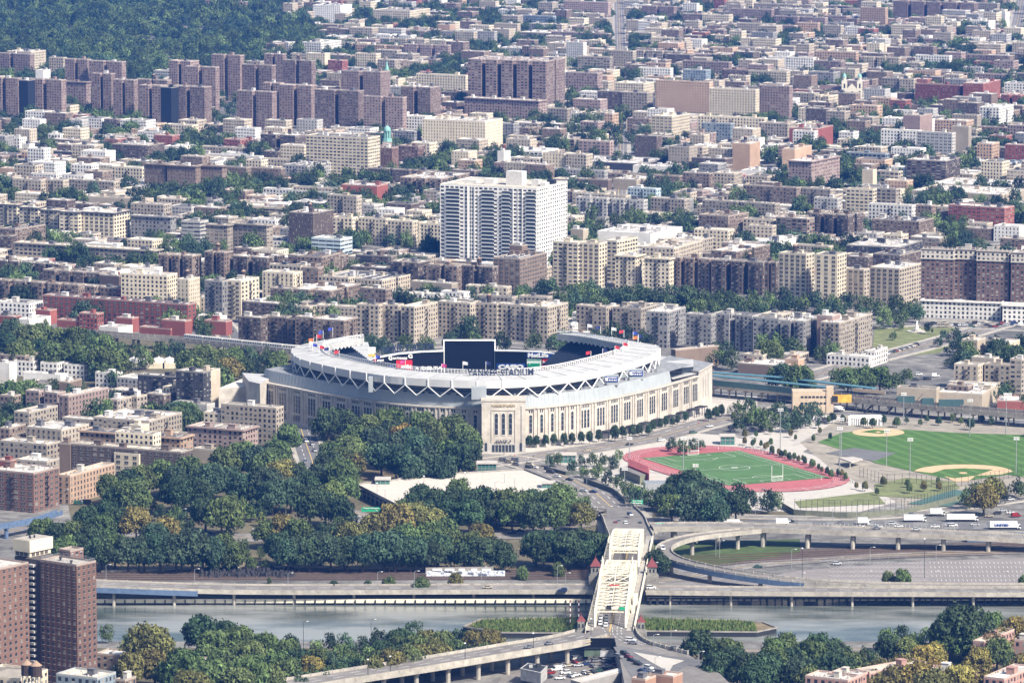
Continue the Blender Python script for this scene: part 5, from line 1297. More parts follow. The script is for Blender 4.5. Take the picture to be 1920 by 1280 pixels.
many(640, 0, 3, '''
-150 95 128 512 15 m Jc2; 125 345 366 548 14 m Jc2; 335 500 562 492 15 m Jc2; 0 220 276 405 15 m Jc2; -200 150 218 775 13 y W 26; 455 810 908 684 10 y S 24
712 1150 1258 345 19 m Wc5 24; 693 1110 1156 568 8 p AC; 1262 1440 1468 412 9 p A; 220 285 322 832 9 q S; 320 430 472 822 7 q A; 150 520 542 962 4 d Ac3; 330 560 772 1005 5 n Ac3f; 0 200 262 1045 5 r N; -80 85 96 1102 7 b Af
178 385 530 62 7 y A; 80 340 348 258 5 o Ac3; 350 600 612 255 6 p Ac3; 420 700 712 425 7 y A; 755 860 870 178 7 l A; 640 745 755 180 7 y A; 860 990 998 135 6 b S; 1000 1230 1322 188 4 t A; 1265 1360 1372 240 11 w S; 1330 1510 1518 322 8 t W
1505 1640 1652 288 6 b A; 1655 1920 1928 292 5 t Ac5; 1690 1870 1882 38 8 m Jc2; 1610 1890 1902 120 4 y A; 1250 1500 1512 14 8 p J; 1000 1190 1202 92 6 u A; 1180 1500 1512 190 5 p A; 540 610 640 140 5 o N; 310 470 560 175 4 p A
1140 1310 1342 783 4 n I; 1335 1510 1518 795 6 p Pe; 1440 1570 1576 515 7 d A; 1578 1720 1726 522 7 t A; 920 1130 1222 852 3 w I; 878 914 918 852 6 w N; 1260 1400 1410 640 4 w A; 1160 1270 1292 612 6 t A; 1480 1525 1530 640 5 o A
1320 1700 1722 1125 5 l Ac4f; 1610 1770 1782 1062 6 c Af; 1300 1480 1490 1090 4 b A; 1480 1600 1610 1100 4 y A; 1740 1930 1960 1120 5 t Af; 560 700 712 520 5 n A; 1540 1700 1760 470 6 y A; 1670 1850 1860 385 6 w A; 1150 1260 1272 305 5 l A
900 1200 1230 900 2 w Nx; 1200 1700 1900 920 2 k Nx; 1640 1890 1930 940 3 w Nx; 1180 1480 1500 960 3 l A; 1500 1900 1920 990 3 n A; 1300 1500 1510 1010 3 d N; 1100 1300 1320 1040 2 t N; 1530 1660 1760 1010 3 b N
0 80 90 1230 5 b A; 100 300 310 1240 5 b Af; 310 440 450 1250 5 y A; 440 560 600 1255 5 y Af; 800 990 1020 1180 4 w N; 1745 1860 1962 655 9 y P
''')
many(1280, 0, 3, '''
-152 150 158 462 14 o J; 150 410 432 505 13 y J; 430 600 618 485 14 p J; 1308 1560 1580 480 8 r S; 1578 1690 1800 470 9 r S; 1790 1900 1960 535 6 r Sc2; 1670 1780 1862 605 8 w Af
1115 1330 1338 735 7 w Af; 1240 1335 1404 650 8 p N; 1320 1515 1524 748 8 l P; 1515 1608 1624 712 10 t N; 1655 1740 1782 808 7 o A; 85 460 472 665 7 y Af; 105 270 282 695 7 u A; 430 590 632 695 6 t A; 600 750 846 725 6 r N; 620 740 748 738 6 w A
36 160 166 748 4 p A; 280 378 436 808 8 o N; 560 630 726 838 8 o N; 50 240 282 893 4 d S; 595 725 886 908 9 p AC; 920 1140 1152 865 5 u I; 1260 1480 1562 905 7 d I; 1575 1925 2000 925 3 u Nx; 0 150 176 975 5 n A; 175 290 336 975 5 b A
340 640 652 1055 6 n Af; 640 830 852 1065 5 t Af; 920 1070 1092 1065 8 y W; 1090 1200 1222 1062 7 t W; 1045 1290 1300 1155 7 w Af; 1300 1400 1422 1155 7 n A; 1495 1810 1866 1168 6 r P; 110 520 546 1145 5 t Ac2; 740 870 882 1115 6 l Af; 700 1000 1022 1205 5 n Af; 540 700 706 1218 5 n A
1290 1800 2000 1095 3 b Nx; 1400 1860 1990 1050 2 b Nx; 1185 1640 1662 18 10 m Jc5; 1000 1140 1152 45 10 o A; 515 800 818 100 6 p Ac2; -20 230 244 170 5 m Ac6; 305 510 518 135 6 b A; 370 585 594 405 6 y A; 580 735 744 325 8 w A; 740 975 986 295 7 o A; 690 890 896 345 7 m A
1020 1215 1228 325 6 b Ac3; 1310 1500 1508 315 6 w A; 1500 1830 1842 315 5 p A; 1000 1220 1230 200 3 y A; 1260 1440 1450 220 4 m A; 620 860 1010 235 4 t A; 0 130 136 395 6 u A; 0 260 268 350 6 m A; 220 380 400 395 6 q A; 1120 1218 1224 440 7 t A; 1220 1300 1310 445 7 b A; 1040 1110 1120 385 6 m N
1400 1600 1610 410 4 p A; 1640 1860 1880 420 5 p A; 1810 1960 1990 470 6 w A; 620 740 745 525 6 t A; 745 820 875 540 6 y Ac2; 1190 1300 1308 525 4 q A; 1440 1515 1520 110 4 w N; 1650 1770 1780 20 7 t A; 1770 1815 1820 70 6 w N; 880 980 990 195 6 y A; 790 890 900 145 7 b A
0 110 116 80 6 m A; 110 260 266 85 6 y A; 400 620 626 25 7 t A; 1180 1380 1400 150 3 w A; 1560 1720 1760 120 5 w A; 1850 1960 1990 235 4 w A; 640 760 770 130 6 o A; 270 500 510 55 7 p A; 0 80 90 20 7 w A
1200 1225 1660 640 2 t N; 1660 1890 1900 720 4 q A; 1575 1650 1660 850 4 y A; 870 1050 1060 790 3 y A; 1180 1260 1290 880 3 w Nx; 780 910 920 880 2 w Nx; 1010 1070 1090 955 5 y N; 1090 1215 1224 965 4 b I; 880 1200 1230 1000 2 w Nx; 330 520 600 965 3 w Nx
''')
many(0, 400, 3, '''
0 85 256 88 5 n A; 82 865 914 208 4 b WC 27; 890 1080 1132 238 7 n c3f; 1150 1262 1312 218 8 n c2f; 1310 1500 1602 248 7 d c2f; 1620 1830 1912 243 6 n c2f; 680 940 998 348 8 y A 22; 995 1060 1124 370 8 y S; 660 938 942 434 4 r B 22; 728 884 892 306 9 w N 22
243 1055 1103 510 6 r Pe 27; 200 280 302 543 3 r N; 445 547 568 563 4 r Ax; 320 500 512 606 2 r Nx; 655 742 766 588 3 r Nx; 555 665 746 643 2 w Nx; 908 1040 1058 604 4 r Nx; 783 960 974 648 2 r Nx; -20 78 92 578 2 r Nx; 95 165 286 598 2 w Nx; 0 165 242 505 4 w A
-30 330 362 285 5 d c5; 240 560 622 335 5 d c4; -30 440 472 400 6 n c5f; 440 655 700 418 4 n Ac2; 560 668 680 350 5 d N; 1150 1250 1276 380 9 g Af; 1272 1355 1458 378 9 y Pef; 1475 1650 1702 335 7 y Aef; 1515 1690 1702 295 7 b A; 1697 1790 1804 305 7 n A
1520 1640 1682 424 5 n Af; 1680 1880 1925 424 5 n c2f; 1360 1560 1602 505 5 d A; 1560 1742 1782 524 4 b A; 1340 1465 1476 585 7 d f; 1475 1610 1620 582 7 d f; 1615 1742 1762 596 7 d f; 1100 1240 1276 580 2 w Nx; 1150 1270 1282 606 3 r N
735 960 976 20 6 g AC; 1020 1125 1131 45 8 l B; 1130 1280 1288 65 7 t PC; 1285 1500 1532 66 7 t PC; 0 60 80 125 5 d A; 1790 1960 1990 360 5 b A; 1800 1920 1960 235 6 n A
''')
many(560, 380, 3, '''
-55 80 196 58 10 d S; 72 235 302 204 6 c B; 190 300 332 84 7 y f; 335 490 501 90 7 y f; 500 640 672 104 7 y f; 685 800 832 120 7 y f; 288 510 516 368 5 d A; 515 670 747 336 7 d c2f; 725 890 906 354 7 n c2f; 905 1090 1097 360 7 d c2f; 1095 1245 1396 314 9 n We; 1185 1255 1262 240 11 n N
-40 60 126 354 7 d f; -10 130 236 304 7 n f; 115 470 636 434 4 b c2; -30 175 350 494 6 n c2f; 345 490 500 485 6 n A; 490 780 800 514 4 w c4; 800 930 946 504 4 w A; 630 860 882 454 3 t Nx; 940 1170 1180 474 3 b A; 100 325 332 585 4 b A; 0 105 110 565 4 k N
325 450 458 574 8 b f; 455 560 573 574 8 b f; 575 650 782 584 8 b f; 785 965 974 564 8 b f; 970 1115 1124 566 8 b f; 1120 1270 1280 574 8 b f; 1270 1400 1516 586 8 b f; 1430 1570 1576 224 11 y Wf; 1570 1690 1736 228 11 y We; 1730 1790 1908 214 10 y W; -20 85 100 644 8 n f; 80 255 334 660 8 n f
1560 1730 1742 585 7 t f; 1765 1925 2012 594 7 t f; 1530 1600 1610 150 5 b N; 1000 1200 1230 530 4 t A; 1240 1400 1420 530 5 t A; 750 960 970 545 4 g N; 320 500 520 300 5 k I; 410 520 530 300 6 d A
''')
many(1120, 380, 3, '''
100 215 267 300 8 y Cf; 265 405 412 314 8 y Cf; 405 630 642 315 8 n c3f; 640 930 936 334 8 d c3f; 935 1005 1020 334 8 d c2; 1020 1175 1222 289 12 y We; 1225 1350 1402 293 13 y We; 1350 1500 1532 374 9 b We; 1535 1700 1822 369 9 b We
275 395 497 614 8 g f; 498 640 651 629 8 g f; 650 870 876 634 8 g c2f; 875 1020 1030 649 8 g f; 1030 1160 1252 664 8 g c2f; 1255 1360 1547 674 8 t f; 1235 1322 1328 634 9 p N
545 735 740 154 5 y A; 570 735 852 75 6 n A; 820 990 1001 95 5 b A; 1005 1180 1186 89 6 n I; 1190 1410 1497 69 7 d c3f; 1545 1810 1892 104 5 n A; 250 430 642 254 6 b A; 640 780 1010 274 6 n c2; 1360 1520 1550 304 8 d A; 1550 1700 1824 294 8 d A; 0 300 505 175 4 w Nx; 340 540 700 215 3 t A
100 330 350 270 5 w Nx; 700 850 900 230 4 n A; 900 1010 1150 220 3 w Nx; 1100 1300 1320 245 4 b A; 1400 1700 1830 250 4 k A; 850 985 992 130 5 b A; 450 700 710 185 3 k Nx
''')
many(1280, 400, 3, '''
810 1050 1060 806 2 w Ax; 1040 1080 1152 772 3 w A; 310 560 668 856 2 n Nx; 340 450 470 795 3 b A; -60 -40 206 765 4 n N 55; 575 650 668 820 3 o N
''')
many(0, 660, 3.4286, '''
0 160 332 20 4 n A; -10 60 90 70 5 w N; 88 540 614 80 3 w c3; 150 390 422 145 3 w N; 380 440 527 190 4 n N; 612 740 757 135 3 w A; 750 900 1012 170 3 l A; 885 1135 1182 155 6 k Af; 1130 1306 1312 128 9 k f; 1308 1330 1416 122 9 b N; 0 80 104 280 5 n A
165 368 386 260 6 p c2; 378 440 697 280 6 p Ae; 90 185 372 384 5 t A; 700 755 846 304 4 t f; 845 880 946 284 4 t A; 940 1050 1056 272 4 d A; 1055 1090 1222 222 5 y A; 400 780 802 446 4 t Ax; 600 960 1170 440 5 t Axf; 0 60 166 486 4 n A; 168 395 572 496 4 t Axe
1110 1330 1346 335 3 l Nx; 1310 1600 1702 402 6 y A; 1420 1775 1814 356 8 t A; 1205 1560 1658 498 5 p AC; 1240 1370 1386 625 2 t N; 0 300 387 590 5 t Ax; 380 450 457 586 6 n N; 512 1160 1240 548 7 o AC; 455 1165 1241 640 6 d Pe; 740 985 1006 525 8 y A; 733 893 900 655 5 y Pe
370 450 737 790 5 o Ae; -60 215 379 775 7 q Pef; -20 60 118 695 4 r Nx; 105 300 382 700 6 t A; 830 905 935 470 8 y N
''')
many(1500, 600, 4.571, '''
1385 1520 1592 170 5 b Nx; 1590 1665 1670 172 5 b A; 1668 1790 1884 195 5 b Nx; 1320 1525 1582 384 5 b fe; 1580 1800 1812 384 5 b f; 1800 1900 1962 334 8 t W; 1470 1660 1672 325 4 b N; 1185 1560 1716 630 3 b Nx 18; 830 1170 1190 584 4 b N 18; 1690 1960 1980 690 2 r Nx 10
1260 1440 1460 560 4 n A
''')
# ================================================================ landmark buildings
def absorb(main, wing):
    """make another wing part of the same building (same rotation)"""
    global AUTO
    d = Vector(wing.location) - Vector(main.location); a = main.rotation_euler.z
    dl = Vector((d.x * cos(a) + d.y * sin(a), -d.x * sin(a) + d.y * cos(a), d.z))
    for ch in [o for o in wing.children]:
        ch.parent = main; ch.location = Vector(ch.location) + dl
    AUTO = [t for t in AUTO if t[0] is not wing]; bpy.data.objects.remove(wing)
    return dl
def noauto(root):
    global AUTO
    AUTO = [t for t in AUTO if t[0] is not root]
# white slab tower
A = lambda x, ox=640, s=3: ox + x / s
r0, C, a, L_, Rr, h = bld(A(555), A(1100), A(1285), 1058 / 3, 21, 'w', 'Wz', 24, label='tall white apartment slab with stacks of dark balconies behind the stadium', cat='apartment tower', name='apartment_tower')
k = ('balc',); g = MB(); g.box((0, -.05, 1.5), (1, .1, 2.3), 0, 1); g.box((0, -.8, .15), (1, 1.6, .3), 0, 0); g.box((0, -1.55, .75), (1, .1, .9), 0, 2)  # dark back panel paints in the shade of the balcony recess
bm_ = g.mesh('balcony', [M_WHITE, M_GLASS, M_BAND])
for p0, p1 in ((590, 665), (790, 860), (905, 950), (1040, 1092)):
    x0, x1 = -L_ * (1100 - p0) / 545, -L_ * (1100 - p1) / 545
    for f in range(20): o = link('balcony', bm_, r0); o.location = ((x0 + x1) / 2, -.05, f * 3 + 1.2); o.scale = (x1 - x0, 1, 1)
for p0, p1 in ((712, 752), (968, 1020)):
    x0, x1 = -L_ * (1100 - p0) / 545, -L_ * (1100 - p1) / 545; g = MB(); g.box(((x0 + x1) / 2, -.1, h / 2), (.35, .5, h), 0)
    g.box((x0, -.4, h / 2), (.5, 1, h)); g.box((x1, -.4, h / 2), (.5, 1, h)); link('wall_fin', g.mesh('wall_fin', [M_BULK]), r0, color=(.62, .6, .57))
for p0, p1, hh, d in ((745, 800, 4, 8), (870, 960, 11, 9), (640, 700, 2.5, 6), (1010, 1050, 5, 6), (1060, 1150, 3, 8)):
    x0, x1 = -L_ * (1100 - p0) / 545, -L_ * (1100 - min(p1, 1090)) / 545; g = MB(); g.box(((x0 + x1) / 2, Rr * .4, h + hh / 2), (x1 - x0, d, hh)); link('rooftop_block', g.mesh('rooftop_block', [M_BULK]), r0, color=(.6, .58, .55))
g = MB(); g.box((-3, Rr * .6, h + 2.4), (6, 5, 3.4)); link('rooftop_block', g.mesh('rooftop_block', [M_DARK]), r0)
# foreground brick tower
A = lambda x: x / 3.84
B = lambda y: 980 + y / 3.84
T0, C, a, L_, Rr, h = bld(A(285), A(550), A(692), B(298), 22, 'q', 'Jez', 37, label='tall reddish brown brick housing tower at the lower left corner', cat='apartment tower', name='apartment_tower', fh=2.75)
def railing(root, x0, x1, y0, y1, z):
    g = MB()
    for p, q in (((x0, y0), (x1, y0)), ((x1, y0), (x1, y1)), ((x1, y1), (x0, y1)), ((x0, y1), (x0, y0))):
        g.bar((p[0], p[1], z + 1.1), (q[0], q[1], z + 1.1), .1); g.bar((p[0], p[1], z + .6), (q[0], q[1], z + .6), .06)
        n_ = 8
        for i in range(n_): g.box((p[0] + (q[0] - p[0]) * i / n_, p[1] + (q[1] - p[1]) * i / n_, z + .55), (.1, .1, 1.1))
    link('roof_railing', g.mesh('roof_railing', [M_STEEL]), root)
railing(T0, -L_ + .5, -.5, .5, Rr - .5, h + .9)
for x, y in ((-L_ * .3, Rr * .3), (-L_ * .7, Rr * .5)): g = MB(); g.cyl((x, y), .5, h, h + 1.2, 8); g.cyl((x, y), .8, h + 1.2, h + 1.5, 8); link('roof_fan', g.mesh('roof_fan', [M_DARK]), T0)
for ch in T0.children:
    if ch.name.startswith('roof') and ch.type == 'MESH' and ch.data.materials[0] is M_RF: ch.color = (.44, .41, .37, 1)
for (x0, xc, x1, yt, op) in ((-330, -70, 205, 336, 'Je'), (420, 505, 600, 196, 'Jz')):
    w0 = bld(A(x0), A(xc), A(x1), B(yt), 22, 'q', op + 'z', 37, fh=2.75); dl = absorb(T0, w0[0])
# core with balconies
c0 = P(A(300), B(268), 61.1); g = MB(); ccx, ccy = (Vector(T0.location).x, Vector(T0.location).y)
k0 = P(A(238), B(262), 61); kl = Vector((k0.x - T0.location.x, k0.y - T0.location.y)); aa = T0.rotation_euler.z
kx, ky = kl.x * cos(aa) + kl.y * sin(aa), -kl.x * sin(aa) + kl.y * cos(aa)
g = MB(); g.box((0, 0, .6), (3.4, 2.2, 1.1)); bm_ = g.mesh('balcony', [mat('pale_balcony', (.42, .41, .39), .8, .15, .6)])
for f in range(22): o = link('balcony', bm_, T0); o.location = (kx, ky - .9, f * 2.75); 
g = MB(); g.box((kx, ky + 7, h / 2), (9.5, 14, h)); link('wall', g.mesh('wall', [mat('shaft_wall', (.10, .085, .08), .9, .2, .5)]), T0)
pc = P(A(215), B(235), h + .9); p_ = Vector((pc.x - T0.location.x, pc.y - T0.location.y)); px_, py_ = p_.x * cos(aa) + p_.y * sin(aa), -p_.x * sin(aa) + p_.y * cos(aa)
g = MB(); W1, W2 = 10.5, 15.5; g.box((px_ - W1 / 2, py_ + W2 / 2, h + 4.9), (W1, W2, 5.4), 0, 0); g.box((px_ - W1 / 2, py_ + W2 / 2, h + 1.2), (W1 - 1.5, W2 - 1.5, 2.4), 0, 0); g.box((px_ - W1 / 2, py_ + W2 / 2, h + 7.65), (W1 - .8, W2 - .8, .12), 0, 1)
link('penthouse', g.mesh('penthouse', [mat('cream_stucco', (.62, .56, .43), .85, .12, .4), mat('flat_roof_grey', (.36, .33, .29), .9, .2, .4)]), T0)
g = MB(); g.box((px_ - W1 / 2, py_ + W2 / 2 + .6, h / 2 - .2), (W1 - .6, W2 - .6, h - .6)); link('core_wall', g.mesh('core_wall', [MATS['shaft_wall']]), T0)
g = MB()
for k in range(3): g.box((px_ - 3 - k * 2.6, py_ - .12 + .7, h + 1.2), (1.9, .2, 1.8))
for k in range(4): g.box((px_ - .65, py_ + 3 + k * 2.9, h + 1.2), (.2, 2.1, 1.8))
link('louvre', g.mesh('louvre', [mat('dark_louvre', (.10, .085, .08), .7, .2, 1)]), T0)
g = MB()
for k in range(5): g.cyl((px_ - 4 - (k % 3) * 1.2, py_ + 5 + k * .9), .3, h + 7.6, h + 8.6 + .3 * (k % 2), 6)
link('antenna', g.mesh('antenna', [M_DARK]), T0)
# lower left corner blocks with the twin tanks
r1 = bld(A(-200), A(130), A(345), B(1118), 7, 'y', 'Az', 28, label='cream block with twin wooden water tanks at the bottom left corner', cat='apartment building')
q = P(A(200), B(1140), 21); 
for k, (x, y) in enumerate(((195, 1142), (262, 1150))):
    q = P(A(x), B(y), 22); v = Vector((q.x - r1[0].location.x, q.y - r1[0].location.y)); z = r1[0].rotation_euler.z
    tank_parts(r1[0], v.x * cos(z) + v.y * sin(z), -v.x * sin(z) + v.y * cos(z), 21.6, 1.32, True)
bld(A(405), A(700), A(835), B(1112), 7, 'u', 'A', 28, label='blue grey block with cluttered roof beside the twin tank building', cat='apartment building')
bld(A(835), A(900), A(980), B(1125), 6, 'n', 'A', 28, label='brown corner block just right of the blue grey block', cat='apartment building')
bld(A(690), A(1452), A(1542), B(1002), 2, 'n', 'Ax', 24, label='long low brown building with bright white roof behind the yellow trees', cat='building', name='city_building')
# brick houses lower right
A = lambda x: 1400 + x / 3.69
B = lambda y: 1040 + y / 3.69
CODE['P'] = ('pink brick', (.36, .215, .18))
for rec in ((845, 850, 1242, 806, 5, 50), (405, 700, 792, 862, 5, 30), (1240, 1588, 1640, 815, 5, 24), (1640, 1782, 1990, 852, 5, 30), (1565, 1640, 1852, 596, 4, 30), (1852, 1980, 2010, 590, 4, 24), (560, 760, 845, 835, 5, 30)):
    bld(A(rec[0]) if rec[0] != 845 else A(750), A(rec[1]), A(rec[2]), B(rec[3]), rec[4], 'P', 'A', rec[5])
# grand hotel with cream crown, right edge
CODE['E'] = ('orange brick', (.30, .18, .13)); CODE['h'] = ('dark brown', (.135, .09, .08)); HT = None
A = lambda x: 1280 + x / 3
for i, (x0, xc, x1, yt) in enumerate(((1342, 1526, 1534, 203), (1655, 1836, 1848, 214), (1848, 2000, 2060, 222), (1528, 1660, 1664, 203))):
    w_ = bld(A(x0), A(xc), A(x1), 400 + yt / 3, 16, 'h', 'A', 16, label='dark brick grand apartment hotel with cream ornamented crown and white base' if i == 0 else None, cat='hotel' if i == 0 else None, name='grand_hotel' if i == 0 else None)
    rt, C, a, L_, Rr, h = w_; g = MB(); 
    for z0, z1 in ((h - 6.3, h - .3),):
        wall_uv(g, (-L_ - .12, -.15), (.15, -.15), z0, z1, 3.0, 3.3, 0); wall_uv(g, (.15, -.15), (.15, Rr + .1), z0, z1, 3.0, 3.3, 9)
    link('crown_band', g.mesh('crown_band', [wallmat('apt')]), rt, color=(.50, .46, .40))
    g = MB(); g.box((-L_ / 2, -.35, h - 6.4), (L_ + .8, .7, .6)); g.box((-L_ / 2, -.35, h + .6), (L_ + .8, .7, .6)); g.box((.35, Rr / 2, h - 6.4), (.7, Rr, .6)); g.box((.35, Rr / 2, h + .6), (.7, Rr, .6))
    for k in range(max(2, int(L_ / 3))): x = -L_ * (k + .5) / max(2, int(L_ / 3)); g.cyl((x, .2), .5, h + .9, h + 2.6, 6, r2=.1)
    g.box((-L_ / 2, .2, h + 1.6), (L_ * .4, .5, 1.8)); link('cornice', g.mesh('cornice', [M_BULK]), rt, color=(.40, .37, .33))
    if i == 0: HT = rt
    else: absorb(HT, rt)
w_ = bld(A(1342), A(1790), A(1960), 400 + 500 / 3, 4, 'w', 'AzC', 16); absorb(HT, w_[0])
w_ = bld(A(1800), A(2040), A(2060), 400 + 520 / 3, 4, 'w', 'AzC', 16); absorb(HT, w_[0])
# tennis domes
q0 = P(660 and 815 / 3.4286, 660 + 88 / 3.4286, 0); DOM = thing('sports_hall', P(280, 690, 0), label='cream hall with four white domed roofs standing in the trees', cat='sports hall')
for k, (cx, cy) in enumerate(((860, 52), (940, 55), (1020, 55), (1090, 55))):
    p = P(cx / 3.4286, 689, 0); g = MB(); g.box((p.x, p.y, 1.9), (8.4, 10, 3.8)); g.build('wall', mat('cream_stucco', (.62, .56, .43)), DOM)
    g = MB(); n_, m_ = 12, 5; r_ = 4.6
    for i in range(n_):
        for j in range(m_):
            f = lambda u, v: (p.x + r_ * cos(2 * pi * u / n_) * cos(pi / 2 * v / m_), p.y + r_ * sin(2 * pi * u / n_) * cos(pi / 2 * v / m_), 3.8 + 3.2 * sin(pi / 2 * v / m_) ** .8)
            g.face([f(i, j), f(i + 1, j), f(i + 1, j + 1), f(i, j + 1)])
    g.cyl((p.x, p.y), .6, 6.8, 7.6, 8); g.build('dome', mat('white_canvas', (.62, .60, .56), .7, .1, .4), DOM, smooth=True)
# church with two cream towers
A = lambda x: 1280 + x / 3
p = P(A(952), 198, 0); CH = thing('church', p, label='church with cream twin towered front and brown gabled nave', cat='church'); SC = 1 / scale(198)
def cb(x0, x1, z0, z1, y0, y1): g = MB(); g.box(((x0 + x1) / 2, (y0 + y1) / 2, (z0 + z1) / 2), (x1 - x0, y1 - y0, z1 - z0)); return g
M_CRM = mat('cream_church', (.58, .54, .44), .85, .1, .4)
for s_ in (-1, 1):
    xx = p.x + s_ * 8.4; g = cb(xx - 3, xx + 3, 0, 27, p.y, p.y + 6); g.v += []; g.build('tower', M_CRM, CH)
    g = MB(); g.cyl((xx, p.y + 3), 2.2, 27, 31, 8); g.build('belfry', M_CRM, CH); g = MB()
    g.cyl((xx, p.y + 3), 2.6, 31, 33.4, 10, r2=1.6); g.cyl((xx, p.y + 3), 1.6, 33.4, 35.5, 10, r2=.1); g.build('cupola', mat('copper_green', (.22, .42, .38), .7, .15, .6), CH)
    for z in (4, 11, 19): g = MB(); arched(g, Vector((xx, p.y, 0)), ex, 1.7, z, z + 5, 0, .15); g.build('window', M_GLASS, CH)
g = MB(); g.box((p.x, p.y + 3, 9), (11, 6, 18)); g.face([(p.x - 5.5, p.y, 18), (p.x + 5.5, p.y, 18), (p.x, p.y, 24)]); g.face([(p.x - 5.5, p.y + 6, 18), (p.x, p.y + 6, 24), (p.x + 5.5, p.y + 6, 18)][::1]); g.face([(p.x - 5.5, p.y, 18), (p.x, p.y, 24), (p.x, p.y + 6, 24), (p.x - 5.5, p.y + 6, 18)]); g.face([(p.x + 5.5, p.y + 6, 18), (p.x, p.y + 6, 24), (p.x, p.y, 24), (p.x + 5.5, p.y, 18)]); g.build('front', M_CRM, CH)
g = MB(); arched(g, Vector((p.x, p.y, 0)), ex, 3.4, 12, 15.4, 0, .15, 10); g.build('rose_window', M_GLASS, CH); g = MB(); arched(g, Vector((p.x, p.y, 0)), ex, 3, .3, 6, 0, .15); g.build('door', M_RED, CH)
q1 = P(A(740), 178, 0); d = Vector((q1.x - p.x, 22, 0)); nn_ = Vector((-d.y, d.x, 0)).normalized() * 10; b0 = p + Vector((-11, 9, 0)); g = MB(); b1 = p + d + Vector((0, 9, 0))
for s_ in (-1, 1): g.face([b0 + nn_ * s_, b1 + nn_ * s_, b1 + nn_ * s_ + UP * 11, b0 + nn_ * s_ + UP * 11][::s_])
for e in (b0, b1): g.face([e + nn_, e - nn_, e - nn_ + UP * 11, e + UP * 20, e + nn_ + UP * 11])
g.build('nave', wallmat('slit'), CH, color=(.16, .11, .10)); g = MB()
for s_ in (-1, 1): g.face([b0 + nn_ * s_ * 1.06 + UP * 10.8, b1 + nn_ * s_ * 1.06 + UP * 10.8, b1 + UP * 20.2, b0 + UP * 20.2][::s_])
g.build('nave_roof', mat('brown_roof', (.19, .13, .12), .9, .2, .3), CH)
# copper cupola tower
p = P(640 + 258 / 3, 834 / 3, 20); p0 = Vector((p.x, p.y, 0)); CU = thing('clock_tower', p0, label='slim pale green copper cupola tower beside the plum brick hall', cat='tower')
g = MB(); g.box((p.x, p.y + 3, 13), (9, 9, 26)); g.build('shaft', wallmat('slit'), CU, color=CODE['q'][1])
M_COP = mat('copper_green', (.22, .42, .38)); g = MB(); g.cyl((p.x, p.y + 3), 4.6, 26, 29, 8); g.build('gallery', M_COP, CU); g = MB()
for i in range(8): g.cyl((p.x + 3 * cos(i * pi / 4), p.y + 3 + 3 * sin(i * pi / 4)), .45, 29, 36, 6)
g.cyl((p.x, p.y + 3), 2.0, 29, 36, 8); g.cyl((p.x, p.y + 3), 3.6, 36, 37, 10); g.build('colonnade', M_COP, CU)
g = MB()
for j in range(5): g.cyl((p.x, p.y + 3), 3.3 * cos(pi / 2 * j / 5), 37 + 4 * sin(pi / 2 * j / 5), 37 + 4 * sin(pi / 2 * (j + 1) / 5), 12, r2=max(.3, 3.3 * cos(pi / 2 * (j + 1) / 5)), cap=False)
g.cyl((p.x, p.y + 3), .35, 40.8, 44, 6, r2=.1); g.build('dome', M_COP, CU)
p = P(640 + 256 / 3, 400 / 3, 30); SPR = thing('church_spire', (p.x, p.y, 0), label='thin pale green spire rising behind the plum brick towers', cat='spire'); g = MB(); g.box((p.x, p.y, 14), (5, 5, 28)); g.build('tower', wallmat('slit'), SPR, color=CODE['n'][1])
g = MB(); g.cyl((p.x, p.y), 2.9, 28, 42, 8, r2=.1); g.build('spire', M_COP, SPR)
# monument, statue figure on a fountain
p = P(1719, 622, 0); MN = thing('monument', p, label='white stone figure on a round fountain basin in the sloping park', cat='monument'); g = MB(); g.cyl((p.x, p.y), 7, 0, .7, 20); g.cyl((p.x, p.y), 3, .7, 2.2, 12); g.build('basin', M_PLAZA, MN)
g = MB(); g.cyl((p.x, p.y), 1.2, 2.2, 5, 10, r2=.8); g.cyl((p.x, p.y), .75, 5, 7.2, 8, r2=.45); g.cyl((p.x, p.y), .35, 7.2, 8.0, 8); g.bar((p.x, p.y, 6.6), (p.x + .9, p.y, 7.9), .3); g.build('figure', M_WHITE, MN)
# long billboard by the near end of the bridge
a0, a1 = P(1098, 1240, 0), P(1153, 1243, 0); BB = thing('billboard', (a0 + a1) / 2, label='dark double billboard structure on posts at the near end of the bridge', cat='billboard')
cx = (a0.x + a1.x) / 2; g = MB(); g.box((cx, a0.y, 9.1), (a1.x - a0.x, 1.0, 4.4)); g.build('upper_panel', M_BOARD, BB); g = MB(); g.box((a0.x + 3.4, a0.y - .5, 4.7), (8, .5, 4)); g.build('lower_panel', mat('green_poster', (.10, .14, .10), .7, .5, .4), BB)
g = MB(); g.box((a0.x + 10, a0.y - .6, 4.2), (6.4, .4, 3.4)); g.build('white_poster', mat('white_poster', (.5, .5, .5), .7, .5, .5), BB)
g = MB()
for k in range(5): x = a0.x + .6 + k * (a1.x - a0.x - 1.2) / 4; g.box((x, a0.y + .9, 5.5), (.5, .5, 11)); 
for k in range(4): x = a0.x + .6 + k * (a1.x - a0.x - 1.2) / 4; g.bar((x, a0.y + .9, 1), (x + 3.2, a0.y + .9, 7), .25)
g.box((cx, a0.y - .9, 6.8), (a1.x - a0.x, 1.4, .2)); g.build('frame', M_DARK, BB)
